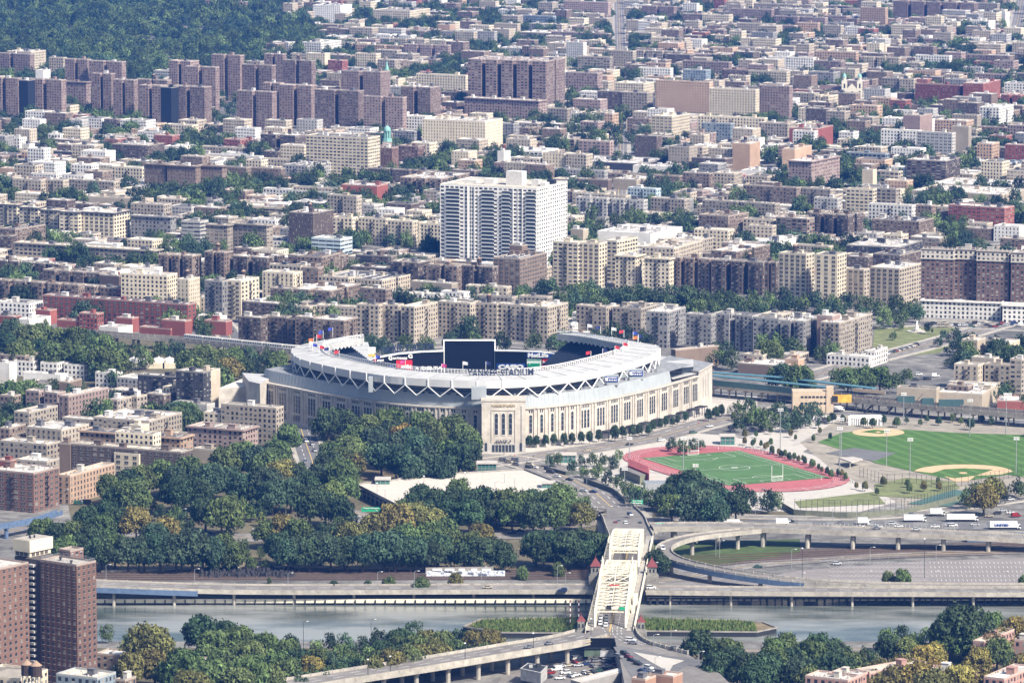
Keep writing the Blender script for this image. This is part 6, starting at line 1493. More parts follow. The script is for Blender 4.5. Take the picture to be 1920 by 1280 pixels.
# small buildings of the bottom edge
g = MB(); box_px(g, [(976, 1254), (1014, 1262), (1026, 1250), (990, 1244)], 2, 7, 0, 0); cq = [(q_.x, q_.y) for q_ in PX([(976, 1254), (1014, 1262), (1026, 1250), (990, 1244)], 7)]; cq = ccw(cq); g.prism(inset(cq, -.25), 6.9, 7.5, 0, 0); g.prism(inset(cq, .5), 7.45, 7.52, 1, 1); cx_, cy_ = sum(a[0] for a in cq) / 4, sum(a[1] for a in cq) / 4; g.box((cx_ - 1.5, cy_, 8.1), (1.6, 1.4, 1.2)); g.box((cx_ + 2, cy_ + 1, 8.3), (2.2, 1.6, 1.6), .3, 1); a_ = P(986, 1257, 5); g.box((a_.x, a_.y - .3, 3.6), (4, .6, 3), 0, 1); solid('garage_shed', g, [mat('white_shed', (.42, .41, .39), .8, .3, .4), M_DARK], origin(g), label='small white shed with a dark doorway in the car park at the bottom', cat='shed')
g = MB(); box_px(g, [(1090, 1279), (1194, 1252), (1190, 1244), (1070, 1273)], 2, 8, 0, 1); g2 = MB()
root = simple('long_shop', [('wall', g, [mat('grey_shop_wall', (.28, .27, .26), .8, .15, .4), M_PLAZA])], 'long low shop with white fascia slanting across the bottom edge', 'shop')
a, b = P(1094, 1276, 7), P(1190, 1251, 7); g = MB(); g.bar(a + UP * .4 + Vector((0, -.4, 0)), b + UP * .4 + Vector((0, -.4, 0)), .3, 1.6); g.build('fascia', M_WHITE, root)
g = MB(); g.box((P(1199, 1248, 6).x, P(1199, 1248, 6).y, 4), (3.8, 4, 6)); q_ = P(1199, 1248, 6); g.box((q_.x, q_.y, 7.1), (4.2, 4.4, .25), 0, 1); g.box((q_.x, q_.y - 2.05, 2.6), (1.1, .12, 2.2), 0, 1); g.box((q_.x + 1.2, q_.y - 2.05, 5.2), (.9, .12, .9), 0, 1); g.box((q_.x - 1.2, q_.y - 2.05, 5.2), (.9, .12, .9), 0, 1); solid('portable_cabin', g, [mat('bright_blue', (.03, .16, .50), .5, .1, .5), M_DARK], origin(g), label='bright blue cabin beside the slanting shop near the bottom edge', cat='cabin')
for (x0, xc, x1, yt, fl, lab) in ((1184, 1210, 1230, 1272, 2, 'small orange brick building with white roof at the bottom edge'), (1216, 1262, 1274, 1266, 2, 'square brick building with white roof at the bottom edge')): bld(x0, xc, x1, yt, fl, 'E', 'Nx', 30, zb=9.9, label=lab, name='city_building', cat='building')
# ================================================================ trees
M_TRUNK = mat('bark', (.10, .08, .06), .95, .3, 1)
m = NT('foliage', .75, .25); oi = m.n('ShaderNodeObjectInfo'); vc = m.n('ShaderNodeVertexColor', layer_name='tone')
c = m.mix(1, oi.outputs['Color'], vc.outputs[0], 'MULTIPLY')
c = m.mix(1, c, m.ramp(m.noise(.55, m.pos(), 4, .7), [(.28, .5), (.5, 1.0), (.75, 1.6)]), 'MULTIPLY')
tr_ = m.n('ShaderNodeBsdfTranslucent'); mx = m.n('ShaderNodeMixShader'); m.done(c); m.L(c, tr_.inputs[0]); mx.inputs[0].default_value = .14
m.L(m.b.outputs[0], mx.inputs[1]); m.L(tr_.outputs[0], mx.inputs[2]); m.L(mx.outputs[0], m.t.nodes['Material Output'].inputs[0]); M_LEAF = m.m
def crown_mesh(seed, lobes=34, per=62, leaf=.5, shape=1.0, open_=0):
    """unit crown: radius 1, height ~ 1.5; lobes of many small leaf clumps"""
    r_ = random.Random(seed); v = []; f = []; tone = []
    cs = []
    for i in range(lobes):
        for _ in range(20):
            th = r_.uniform(0, 2 * pi); z = r_.uniform(-.25, 1) ; rr_ = math.sqrt(max(0, 1 - (z * .92) ** 2)) * r_.uniform(.35, .82) * (1 + .16 * sin(3 * th + seed))
            if shape > 1.2: rr_ *= (1.05 - .75 * max(z, 0))
            c_ = Vector((rr_ * cos(th), rr_ * sin(th), z * .62 * shape + .15))
            if all((c_ - d[0]).length > .17 for d in cs): break
        cs.append((c_, r_.uniform(.20, .36), r_.uniform(.62, 1.35)))
    for c_, rad, t_ in cs:
        for k in range(per):
            n = Vector((r_.gauss(0, 1), r_.gauss(0, 1), r_.gauss(.25, 1))).normalized(); rad2 = rad * r_.uniform(.72, 1.12) if r_.random() > .06 else rad * r_.uniform(1.1, 1.5)
            p = c_ + Vector((n.x * rad2, n.y * rad2, n.z * rad2 * .8)); d = (n + Vector((r_.gauss(0, .5), r_.gauss(0, .5), r_.gauss(0, .5)))).normalized()
            u = d.orthogonal().normalized(); w_ = d.cross(u); an = r_.uniform(0, pi); u, w_ = u * cos(an) + w_ * sin(an), w_ * cos(an) - u * sin(an)
            s_ = r_.uniform(.045, .095); i0 = len(v); v += [tuple(p - u * s_ - w_ * s_ * .7), tuple(p + u * s_ - w_ * s_ * .4), tuple(p + u * s_ * .3 + w_ * s_), ]
            f.append((i0, i0 + 1, i0 + 2)); tone += [t_ * r_.uniform(.8, 1.2)] * 3
    me = bpy.data.meshes.new('crown'); me.from_pydata(v, [], f); me.materials.append(M_LEAF)
    at_ = me.color_attributes.new('tone', 'FLOAT_COLOR', 'POINT'); at_.data.foreach_set('color', [x for t_ in tone for x in (t_, t_, t_ * .96, 1)])
    me.update(); return me
CR = [crown_mesh(i, 46, 92) for i in range(7)]; CONE = [crown_mesh(40 + i, 26, 60, shape=2.2) for i in range(2)]
CRF = [crown_mesh(80 + i, 20, 42) for i in range(4)]
def trunk_mesh(seed):
    r_ = random.Random(seed); g = MB(); g.cyl((0, 0), .085, 0, .6, 6, r2=.05)
    for k in range(5): a = k * 1.26 + r_.random(); g.bar((0, 0, .4 + .06 * k), (.45 * cos(a), .45 * sin(a), .85 + .08 * k), .035)
    return g.mesh('trunk', [M_TRUNK])
TR = [trunk_mesh(i) for i in range(4)]
TONE = dict(g=('green', (.078, .118, .040)), d=('dark green', (.042, .074, .035)), m=('mid green', (.088, .126, .046)), o=('olive', (.140, .135, .045)), y=('yellowish', (.22, .18, .05)), n=('brownish', (.20, .15, .095)), l=('light green', (.125, .17, .055)), B=('bluish green', (.046, .080, .046)))
TODO = []; ROWK = ['']; NTREE = [0]; TREES = []; FAR = []
def tree(p, wd, hgt_, tone, kind='r', z=0, auto=True):
    if kind == 'r' and ROWK[0]: kind = ROWK[0]
    TODO.append((wd * scale(proj((p[0], p[1], 0))[1]), p, wd, hgt_, tone, kind, z)); TREES.append((p[0], p[1], wd / 2))
def plant(sz, p, wd, hgt_, tone, kind, z):
    r_ = random.Random(NTREE[0] * 7 + 3); NTREE[0] += 1
    nm, ct, gr, w1 = {'r': ('leafy_tree', 'tree', 'trees of the town and parks', 'tree'), 'c': ('conical_tree', 'tree', 'pointed young trees', 'pointed tree'), 'b': ('shrub', 'shrub', 'shrubs beside the railway and river', 'shrub'), 's': ('street_tree', 'street tree', 'row of clipped street trees', 'clipped street tree'), 'y': ('young_tree', 'young tree', 'young trees of the new park', 'slim young tree')}[kind]
    root = thing(nm, (p[0], p[1], z), r_.uniform(0, 6.28), cat=ct, group=gr)
    lab = ('%s %s %s' % ('broad' if wd > 15 else 'small' if wd < 7.5 else 'bushy', TONE[tone][0], w1)) if kind in 'rb' else '%s %s' % (TONE[tone][0], w1)
    AUTO.append((root, lab, proj((p[0], p[1], z + hgt_ * .6))))
    th_ = hgt_ * (.30 if kind != 'b' else .05); c_ = TONE[tone][1]; f_ = r_.uniform(.8, 1.25)
    o = link('crown', r_.choice(CONE if kind == 'c' else CR), root, color=(c_[0] * f_ * r_.uniform(.9, 1.15), c_[1] * f_, c_[2] * f_)); o.scale = (wd / 2, wd / 2, (hgt_ - th_) / (1.05 if kind != 'c' else 1.75)); o.location = (0, 0, th_ + hgt_ * .1)
    if kind != 'b': o = link('trunk', r_.choice(TR), root); o.scale = (wd * .5, wd * .5, hgt_ * .62)
def tpx(px, py_top, wpx, tone='g', kind='r', hs=.92, z=0):
    """px/py of the top of the crown and crown width in photo pixels"""
    s_ = scale(py_top + 40, 0); wd = wpx / s_; hgt_ = wd * hs + 1.5
    p = P(px, py_top, z + hgt_ * .98); return tree(p, wd, hgt_, tone, kind, z)
DR = [0]
def trees(txt):
    for rec in txt.replace('\n', ';').split(';'):
        t = rec.split()
        if t and 150 < float(t[0]) < 1130 and 960 < float(t[1]) < 1062 and len(t) < 5: t[1] = str(min(float(t[1]), 1068 - float(t[2]) * .95))
        if t and 150 < float(t[0]) < 1130 and 895 < float(t[1]) < 1062:
            DR[0] += 1
            if DR[0] % 24 == 3: continue
            t[2] = str(float(t[2]) * 1.04)
        if t: tpx(float(t[0]), float(t[1]), float(t[2]), t[3] if len(t) > 3 else 'g', t[4] if len(t) > 4 else 'r', float(t[5]) if len(t) > 5 else .92)
# riverside, near bank
trees('''200 1171 32 o;279 1175 88 o;250 1190 50 m;375 1160 72 d;425 1168 60 d;450 1178 70 g;400 1185 70 m;500 1190 62 g;470 1205 70 m;540 1200 52 m;350 1225 90 g;290 1222 70 o;250 1228 66 o;225 1240 50 y;320 1240 66 m;420 1222 80 m;390 1240 90 m;470 1235 90 g;520 1225 66 g;445 1255 80 m;505 1252 70 m;360 1262 90 o
545 1188 44 o;592 1200 44 d;585 1232 52 y;565 1240 40 y;618 1186 34 o;648 1188 40 o;680 1192 34 m;712 1176 44 o;700 1190 36 o;745 1182 56 d;775 1165 44 m;765 1200 50 d;800 1184 50 o;830 1185 52 m;862 1178 48 m;888 1184 50 o;920 1182 52 o;905 1195 40 o;735 1222 60 o;765 1215 60 m;790 1210 54 o;700 1235 52 o;652 1230 50 d;620 1242 46 m;640 1252 40 o;600 1255 46 m;840 1208 44 o;560 1262 50 l
1314 1184 62 d;1290 1196 40 g;1340 1205 46 m;1365 1200 60 m;1372 1218 60 d;1400 1230 70 d;1345 1228 66 d;1450 1198 50 g;1452 1212 66 g;1440 1228 72 d;1420 1240 70 d;1475 1190 54 m;1490 1216 60 B;1500 1235 66 B;1535 1190 58 d;1525 1205 72 g;1560 1200 50 d;1575 1212 62 d;1560 1226 78 d;1520 1240 62 B;1600 1225 60 m;1590 1238 54 d;1486 1192 22 l;1488 1252 50 m;1520 1252 60 m;1640 1222 50 o;1625 1210 34 l;1545 1262 46 l
1664 1178 44 d;1690 1172 40 m;1665 1196 50 d;1715 1184 40 d;1740 1176 46 d;1700 1200 50 l;1770 1162 60 d;1810 1140 100 d;1780 1148 70 d;1860 1150 56 g;1845 1168 60 d;1785 1180 60 g;1815 1182 60 g;1905 1160 60 y;1750 1208 56 y;1730 1212 60 y;1805 1192 44 m;1880 1180 50 o;1870 1200 60 g;1835 1218 56 y;1900 1222 50 g;1920 1230 56 o;1650 1240 60 o;1690 1232 70 o;1720 1245 80 y;1760 1242 70 y;1800 1250 80 y;1840 1256 70 o;1680 1254 70 o;1640 1262 60 o;1600 1256 60 l;1750 1262 80 o;1900 1258 60 y;1860 1190 56 n;1700 1222 40 l''')
trees('''560 1222 56 d;600 1215 50 g;640 1208 46 o;665 1212 44 m;690 1212 44 o;720 1204 50 d;750 1196 50 m;780 1196 56 g;815 1200 50 o;850 1202 50 m;880 1200 44 o;680 1232 50 m;710 1224 54 g;745 1232 44 o;785 1222 50 m;830 1212 50 o;870 1210 44 m;540 1236 60 g;580 1250 50 o;620 1222 44 d;660 1222 40 g''')
# wooded park beyond the river
trees('''205 893 56 g;240 885 60 d;262 876 64 g;300 868 66 g;330 880 60 B;355 862 70 m;395 874 70 B;420 842 66 m;450 832 70 m;480 840 66 B;500 850 70 m;520 828 60 m;540 800 54 m;530 865 66 o;555 870 60 d;500 882 76 B;460 890 66 B;430 880 60 B;370 898 60 d;330 905 60 d;290 900 60 g;250 905 66 m;215 918 50 d;575 888 50 d;545 900 60 B;510 905 60 B
238 922 26 n;262 903 26 n;288 934 24 n;300 945 30 o;330 948 36 n;255 956 60 o;200 940 50 d;165 950 50 d;225 955 56 d;195 968 60 g;345 960 40 B;385 938 60 d;425 935 70 g;415 945 60 g;470 950 26 l c;490 960 24 l c;440 958 40 d;455 930 44 B;480 935 40 B;360 980 50 d;310 975 60 o;290 985 60 B
80 975 60 g;110 985 56 d;140 982 60 g;170 990 60 d;120 1010 60 g;150 1005 50 d;190 1012 56 d;215 1005 60 g;240 1020 60 B;270 1015 60 B;300 1008 66 B;330 1020 66 B;200 1030 50 d;360 1008 76 B;395 1018 60 B;420 1002 50 g;440 1020 50 g;455 1010 40 m;490 1025 20 o;340 1030 60 B;380 1035 60 B;430 1035 44 m;260 1035 50 d
500 978 50 g;530 968 60 o;560 975 60 g;590 962 66 m;525 1000 60 d;560 1010 60 B;600 1000 60 B;540 1025 56 B;580 1035 60 d;615 985 60 d;580 918 70 d;610 925 60 d;640 935 60 d;650 895 50 m;625 905 50 l;635 970 40 o;660 985 66 o;700 968 60 o;740 950 76 o;775 948 70 o;805 956 66 o;835 975 60 m;800 985 70 g;760 990 70 m;720 1000 70 B;680 1005 66 B;645 1010 60 B;620 1020 60 B;690 1030 66 B;650 1035 60 d;740 1020 66 B;780 1015 60 B;820 1005 60 d;850 1000 50 g;770 1035 56 d;730 1040 50 B;815 1030 50 d;845 1025 40 m
625 830 60 m;655 820 70 m;645 840 60 m;615 850 60 d;680 835 36 m;640 865 70 g;660 850 50 o;605 875 50 B
645 770 56 d;615 768 60 d;600 785 40 g;690 780 56 m;665 800 50 g;720 772 60 g;750 765 66 g;790 775 66 g;755 800 60 y;730 795 60 d;700 805 60 B;735 815 66 B;770 805 60 B;810 790 66 m;850 785 66 m;870 800 60 m;880 812 56 m;820 815 60 g;785 820 70 B;750 840 66 B;715 835 60 B;800 842 70 B;770 855 60 B;840 830 66 g;860 835 66 d;880 828 50 d;830 858 56 B;
770 922 46 d;790 912 50 d;755 935 46 d;820 920 56 d;860 900 52 g;850 920 60 d;880 922 60 d;905 918 60 d;920 930 50 d;950 920 64 g;975 925 60 g;1000 920 50 d;1025 925 50 g;1050 912 70 m;1080 925 50 g;1095 930 44 m;930 940 50 d;880 940 60 d;840 940 56 d;800 940 50 d;960 940 56 g;1000 945 60 d;1040 942 60 g;1090 945 50 o;1070 935 50 m
905 985 56 o;885 1000 50 m;920 1010 56 d;900 1020 60 d;940 1020 50 d;870 1020 50 d;1005 1000 60 d;1040 1000 66 d;1080 995 60 d;1110 1000 60 d;1100 1015 50 d;1060 1010 66 d;1020 1018 50 d;985 1020 40 d;1130 1000 40 d;950 1035 36 m;1230 1035 50 d;1215 1050 40 d;1245 1045 36 g''')
for x, y, w_, t_ in ((979, 1062, 26, 'm'), (1046, 1056, 26, 'g'), (853, 1075, 28, 'o'), (790, 1084, 34, 'm'), (730, 1082, 30, 'g'), (690, 1088, 18, 'd'), (625, 1090, 22, 'd'), (505, 1082, 10, 'm'), (498, 1050, 20, 'l'), (400, 1046, 30, 'd'), (470, 1044, 26, 'g'), (1665, 1071, 26, 'm'), (1692, 1068, 36, 'l'), (1920, 1078, 26, 'm')): tpx(x, y, w_, t_, 'b', .75)
# around the track
trees('''1250 910 50 d;1275 892 60 d;1300 885 70 d;1290 905 66 B;1330 905 66 B;1310 920 70 B;1350 918 56 B;1385 905 44 d;1405 915 40 g;1380 925 56 d;1260 930 50 g;1290 935 56 B;1340 935 60 B;1440 918 44 d;1455 922 34 g;1240 920 40 m
1815 915 40 o;1830 905 44 o;1860 900 52 o;1845 912 56 o;1875 905 40 o;1905 895 36 m;1918 905 30 d''')
rr = random.Random(21); ROWK[0] = 'y'
for i in range(26): t_ = i / 25; tpx(1400 + 190 * t_ + rr.uniform(-5, 5), 818 + 70 * t_ + rr.uniform(-4, 4), rr.uniform(6, 11), rr.choice('gdmo'), hs=1.25)
for i in range(22): tpx(rr.uniform(1370, 1560), rr.uniform(758, 830), rr.uniform(6, 11), rr.choice('gmdo'), hs=1.2)
for i in range(20): tpx(1500 + i * 20 + rr.uniform(-6, 6), 774 + rr.uniform(0, 12), rr.uniform(9, 18), rr.choice('gdmB'), rr.choice('rrc'), hs=1.0)
for i in range(12): tpx(rr.uniform(1600, 1900), rr.uniform(893, 915), rr.uniform(8, 14), rr.choice('gmo'), hs=1.1)
ROWK[0] = ''
trees('''1385 780 30 g;1400 770 26 d;1420 760 40 o;1440 764 46 o;1460 755 40 o;1380 750 30 g;1405 745 34 g;1490 770 40 m;1505 758 44 m;1525 752 40 g;1475 780 30 g
1030 852 22 m;1045 848 26 g;1072 860 26 m;1090 852 20 d;1110 848 26 m;1130 850 24 g;1150 852 26 m;1160 843 20 m;1095 870 24 m;1120 868 30 g;1140 880 30 d;1160 890 30 g;1180 900 34 g;1200 905 36 m;1190 915 34 d;1220 918 36 g;1260 820 26 l;1280 823 30 l;1300 822 24 m;1315 824 18 m''')
ROWK[0] = 's'
for cx, cy, w_ in ((318, 1120, 62), (375, 1120, 62), (450, 1115, 62), (517, 1108, 58), (600, 1100, 66), (665, 1098, 62), (740, 1092, 66), (808, 1088, 66), (882, 1075, 62), (1015, 1042, 86), (1078, 1042, 66), (1155, 1035, 66), (1212, 1028, 66), (1288, 1028, 60), (1325, 998, 58), (1385, 985, 46), (1430, 965, 54), (1485, 968, 46), (1525, 950, 50), (1590, 928, 54), (1780, 905, 62), (1840, 885, 66), (1885, 870, 60)):
    tpx(920 + cx / 4.355, 560 + cy / 4.355, w_ / 4.355, 'd', 'r', 1.3)
ROWK[0] = ''
# trees behind and around the stadium, parks, streets
trees('''20 600 50 d;50 612 60 m;80 610 50 g;110 618 56 m;140 618 60 g;165 622 50 d;190 630 60 g;10 625 50 d;40 640 60 g;75 640 56 d;100 645 60 m;135 648 56 g;160 650 60 m;195 655 60 g;220 660 56 m;250 645 40 d;270 650 44 g;300 640 40 g;330 636 44 m;225 640 44 g;350 660 50 g;380 650 50 m;410 658 60 m;440 655 50 g;370 675 60 m;400 680 56 m;430 675 50 o;460 672 44 m;490 668 44 d;520 662 50 g;470 650 44 d;500 650 40 g;200 680 44 d;215 690 40 g;180 675 40 m;345 690 40 g;420 690 46 o
20 720 60 g;50 715 60 m;80 722 40 d;35 735 50 g;100 710 36 d;150 712 30 g;330 765 50 m;350 758 50 g;370 770 40 d;385 600 40 g;395 585 34 d;580 640 40 g;700 630 36 m;720 632 40 g;760 625 40 m;800 628 40 g;845 620 40 m;890 622 40 g;940 622 40 m;1000 620 40 g;1040 625 40 m;1060 618 40 d;1075 622 36 g;1120 612 34 m;1150 604 40 g;1175 610 36 d;1200 618 34 g;690 625 40 d;640 628 34 g;1210 625 36 m
1360 640 40 g;1345 650 40 d;1370 655 40 m;1430 628 44 d;1460 625 44 g;1445 640 50 g;1480 635 40 d;1560 638 40 d;1540 645 36 g;1340 640 30 g;1450 660 30 d;1500 690 60 g;1470 685 50 d;1590 692 50 m;1620 690 50 m;1650 690 50 g;1680 698 40 g;1450 690 40 d;1570 690 40 g;1700 690 30 d
1080 540 44 d;1110 540 40 g;1140 538 40 m;1170 540 44 d;1200 535 44 g;1230 538 44 d;1260 530 44 g;1290 538 50 d;1320 545 44 m;1350 545 44 d;1380 548 40 g;1410 545 44 m;1440 548 44 d;1470 540 46 g;1500 550 44 d;1530 545 44 m;1560 552 44 d;1590 548 44 g;1620 555 40 m;1650 560 40 d;1680 552 44 g;1710 560 40 d;1300 560 40 g;1340 565 44 d;1380 565 44 m;1420 568 40 g;1460 566 40 d;1500 570 40 g;1540 572 40 o;1580 575 40 g;1620 575 40 o;1660 578 40 m;1480 555 40 m;1560 562 36 l;1690 575 40 o;1720 570 36 g;1750 560 26 g;1780 566 20 d;1810 568 22 g;1835 570 20 d;1860 560 26 d;1890 568 20 g
1675 620 16 g;1690 604 14 d;1790 612 30 d;1770 618 20 g;1800 625 24 m;1760 630 20 o;1740 605 20 d;1870 640 50 d;1900 650 50 g;1880 720 40 d;1890 715 34 g;1920 740 30 d''')
for ox, oy, s_, rec in ((0, 0, 3, '''40 590 70 d;170 590 150 d;230 640 110 g;120 640 100 d;60 690 100 d;30 740 100 g;120 730 100 d;200 720 100 B;280 700 80 d;340 680 70 g;430 690 100 B;480 720 90 d;560 750 80 g;400 610 70 g;440 600 80 B;500 620 70 B;740 680 90 g;820 730 90 d;900 760 60 d;1200 610 110 d;1260 640 110 g;1300 580 90 g;1240 560 70 d;1160 640 60 d;560 820 120 m;600 780 100 m;540 840 90 d;700 780 90 d;860 870 80 d;900 880 90 B;960 840 60 g;20 800 110 d;70 820 90 d;430 880 90 g;540 900 70 d;1260 1060 70 d;1290 1090 90 m;1320 1110 60 g;860 1060 50 g;1180 820 60 m;1260 840 60 m'''),
                        (640, 0, 3, '''300 640 120 o;350 390 110 o;320 360 90 m;400 400 90 d;560 850 120 m;620 840 110 d;520 860 100 m;680 900 120 d;760 910 130 d;830 900 120 d;560 900 110 m;620 940 110 d;700 960 100 d;800 960 100 d;860 890 80 d;630 620 90 o;600 580 90 d;680 600 80 m;650 650 80 g;900 650 70 g;960 700 80 g;1000 660 100 g;1040 690 90 g;1060 720 80 d;1290 480 90 d;1320 520 90 d;1380 540 90 d;1290 560 90 d;1350 600 80 d;1410 600 90 g;1440 640 80 m;1560 380 90 d;1600 370 90 d;1640 390 80 d;1560 430 80 d;1630 440 80 d;1580 590 110 d;1620 620 100 d;1560 640 90 d;1780 400 80 d;1830 410 70 d;1170 690 120 d;1240 680 110 d;1300 690 110 g;1200 720 100 d;1400 700 110 m;1500 690 110 g;1560 700 100 d;1640 730 90 g;1340 730 100 B;1460 740 100 B;1550 750 90 d;1650 760 60 d;1730 800 90 d;1760 840 80 d;1550 850 90 d;1600 860 90 g;1530 880 70 g;1840 740 90 d;1880 760 90 d;1820 780 80 d;120 1080 110 m;180 1100 110 m;130 1130 100 d;220 1140 90 g;180 1180 120 l;330 1070 100 m;400 1060 110 m;450 1090 90 g;320 1110 80 g;520 1140 80 d;1360 1210 80 m;1400 1230 90 g;1460 1230 80 d;1540 1200 100 d;1600 1180 90 g;1680 1190 80 d;1770 1200 80 d;1340 1250 70 l;950 700 80 d;960 800 50 g;1480 960 40 d;990 960 50 d;60 1220 60 g;300 1210 80 l;960 60 100 d;900 30 110 d;820 90 60 g;260 140 80 d;110 140 90 d;200 150 90 d;490 200 60 d;600 230 80 d;40 150 60 g;280 200 90 d;800 240 50 d;1200 60 80 d;1250 70 70 d;1380 100 60 d;1000 20 100 d'''),
                        (1280, 0, 3, '''240 160 90 d;300 170 90 d;360 180 90 d;560 180 90 d;600 210 100 d;560 240 90 d;640 250 90 d;820 190 80 d;1050 210 80 d;1060 230 90 d;1560 210 120 d;1600 240 120 d;1530 250 100 d;1640 260 80 d;1380 320 90 d;1690 120 100 d;1640 110 80 d;1280 150 90 d;1840 210 90 d;1900 220 80 d;250 250 100 d;200 280 90 d;300 260 90 g;180 310 90 d;700 370 110 d;760 370 120 d;660 400 90 d;820 390 80 d;400 470 80 d;440 480 70 m;720 500 80 d;760 500 80 g;1620 380 110 m;1700 380 120 m;1780 390 120 m;1860 400 120 m;980 580 120 d;1000 620 130 d;960 660 110 d;1080 560 90 g;1130 590 90 g;1200 600 100 g;1150 620 90 d;1260 600 80 g;1360 590 90 d;1400 610 80 d;1480 620 90 d;1540 640 80 g;1590 630 80 d;920 600 70 m;1100 700 60 o;850 620 60 m;1560 690 90 d;1600 690 80 g;1860 640 100 d;1900 620 90 d;1760 770 110 m;1820 780 110 m;1860 800 90 g;900 730 50 d;950 740 50 g;990 740 40 g;1060 740 60 d;1200 800 90 d;1180 820 80 d;1140 810 60 d;1090 760 90 d;780 800 80 g;740 790 70 g;920 800 80 d;1060 790 80 d;490 850 70 d;200 790 50 g;290 780 50 d;1000 880 100 d;960 900 80 d;1150 880 60 d;1310 830 60 d;440 930 50 d;840 1010 90 m;880 1010 50 g;200 1030 50 g;1280 1040 70 d;1320 1000 70 g;1800 1120 120 d;1860 1130 110 m;1750 1130 90 d;40 1180 110 d;20 1200 100 d;1100 1215 90 g;200 1190 60 g;830 1080 0 d;700 20 80 d;730 50 100 d;800 60 80 d;930 100 70 d;1400 120 60 d;1000 130 60 d;1800 20 80 d;1860 10 80 d;480 60 60 d;330 20 60 d;280 140 60 m'''),
                        (0, 400, 3, '''290 90 90 d;340 95 90 g;400 100 90 d;450 110 90 m;520 120 60 g;840 110 80 g;900 100 110 d;950 120 110 d;1000 140 100 d;1040 150 70 d;880 150 90 d;700 140 70 m;450 240 90 d;510 220 110 d;560 240 100 d;630 250 100 d;690 260 90 d;800 210 80 d;880 280 60 d;250 590 50 g;1160 600 80 m;1140 620 70 g''')):
    for r_ in rec.split(';'):
        t = r_.split()
        if float(t[2]) > 1: FAR.append((ox + float(t[0]) / s_, oy + float(t[1]) / s_, float(t[2]) / s_, t[3]))
for x, y, w_, t_ in FAR: tpx(x, y, w_, t_, 'r', .8)
# one mesh of many crowns: far wood and distant street trees
def mass(name, pts, label, tones, seed):
    """pts = (x, y, width, height); real crowns with real thickness, merged"""
    r_ = random.Random(seed); groups = {}
    for x, y, wd, hh in pts: groups.setdefault(r_.choice(tones), []).append((x, y, wd, hh))
    V = []; Fc = []; tone = []; import array
    base = []
    for me in CRF:
        base.append(([v.co.copy() for v in me.vertices], [tuple(p.vertices) for p in me.polygons], [d.color[0] for d in me.color_attributes['tone'].data]))
    for tn, lst in groups.items():
        c_ = TONE[tn][1]
        for x, y, wd, hh in lst:
            vv, ff, tt = r_.choice(base); a = r_.uniform(0, 6.28); ca, sa = cos(a) * wd / 2, sin(a) * wd / 2; i0 = len(V); k = r_.choice((.6, .8, 1, 1, 1.25, 1.6))
            V += [(x + v.x * ca - v.y * sa, y + v.x * sa + v.y * ca, hh * .25 + v.z * hh * .8) for v in vv]; Fc += [(f[0] + i0, f[1] + i0, f[2] + i0) for f in ff]; tone += [(t * c_[0] * k, t * c_[1] * k, t * c_[2] * k, 1) for t in tt]
    me = bpy.data.meshes.new(name); me.from_pydata(V, [], Fc); me.materials.append(M_LEAF); at_ = me.color_attributes.new('tone', 'FLOAT_COLOR', 'POINT'); at_.data.foreach_set('color', [q for c in tone for q in c]); me.update()
    return tag(link(name, me, color=(1, 1, 1)), label, 'woodland', kind='stuff')
pts = []; rr = random.Random(11); zone = [(p.x, p.y) for p in PX([(-60, 170), (-60, -60), (470, -60), (400, -8), (440, 18), (520, 14), (560, 30), (520, 45), (600, 62), (570, 84), (640, 92), (600, 112), (520, 118), (560, 135), (440, 140), (470, 156), (330, 150), (340, 172), (270, 180)])]
xs_ = [p[0] for p in zone]; ys_ = [p[1] for p in zone]; y = min(ys_)
while y < max(ys_):
    x = min(xs_) + rr.uniform(0, 14)
    while x < max(xs_):
        q_ = sin(x * .021 + 1.3 * sin(y * .008)) * sin(y * .011 + sin(x * .013)); 
        if inpoly(x, y, zone) and (q_ > -.7 or rr.random() < .3): pts.append((x + rr.uniform(-6, 6), y + rr.uniform(-10, 10), rr.uniform(14, 27), rr.uniform(11, 22) + 10 * max(q_, -.5)))
        x += rr.uniform(15, 22)
    y += 24
WOODPTS = pts
mass('woodland', pts, 'dense far wood covering the upper left of the view', 'gggdddmmB', 5)

KEEP = []; REST = []; nr_ = 0
for t in sorted(TODO, key=lambda t: -t[0]):
    if t[5] == 'r':
        nr_ += 1
        if nr_ > 297: REST.append(t); continue
    KEEP.append(t)
for t in KEEP: plant(*t)
# ================================================================ the rest of the town between the landmark blocks
KEEPOUT = [[(p.x, p.y) for p in PX(z)] for z in (
    [(380, 830), (380, 700), (560, 660), (560, 640), (1200, 640), (1360, 700), (1360, 800)],
    [(-60, 705), (-60, 595), (300, 625), (540, 645), (600, 690), (480, 705), (400, 745), (100, 730)],
    [(380, 720), (1240, 640), (1960, 790), (1960, 1300), (-60, 1300), (-60, 960), (110, 960), (180, 900), (420, 830)],
    [(1450, 700), (1640, 640), (1640, 605), (1960, 595), (1960, 620), (1800, 660), (1650, 720), (1600, 800), (1340, 740)],
    [(-60, 170), (-60, -80), (470, -80), (400, -8), (440, 18), (540, 25), (520, 50), (600, 75), (560, 105), (500, 118), (440, 140), (330, 150), (270, 180)],
    [(1050, 560), (1050, 520), (1640, 555), (1740, 548), (1960, 560), (1960, 610), (1640, 600)],
    [(1330, 700), (1700, 800), (1960, 830), (1960, 690), (1640, 700)], [(570, 260), (620, 240), (560, 190), (380, 200), (380, 260)])]
rr = random.Random(99); ga = R(28); gx_, gy_ = (cos(ga), -sin(ga)), (sin(ga), cos(ga)); CELL = []
CB = {}
def bucket(x, y): return (int(x // 60), int(y // 60))
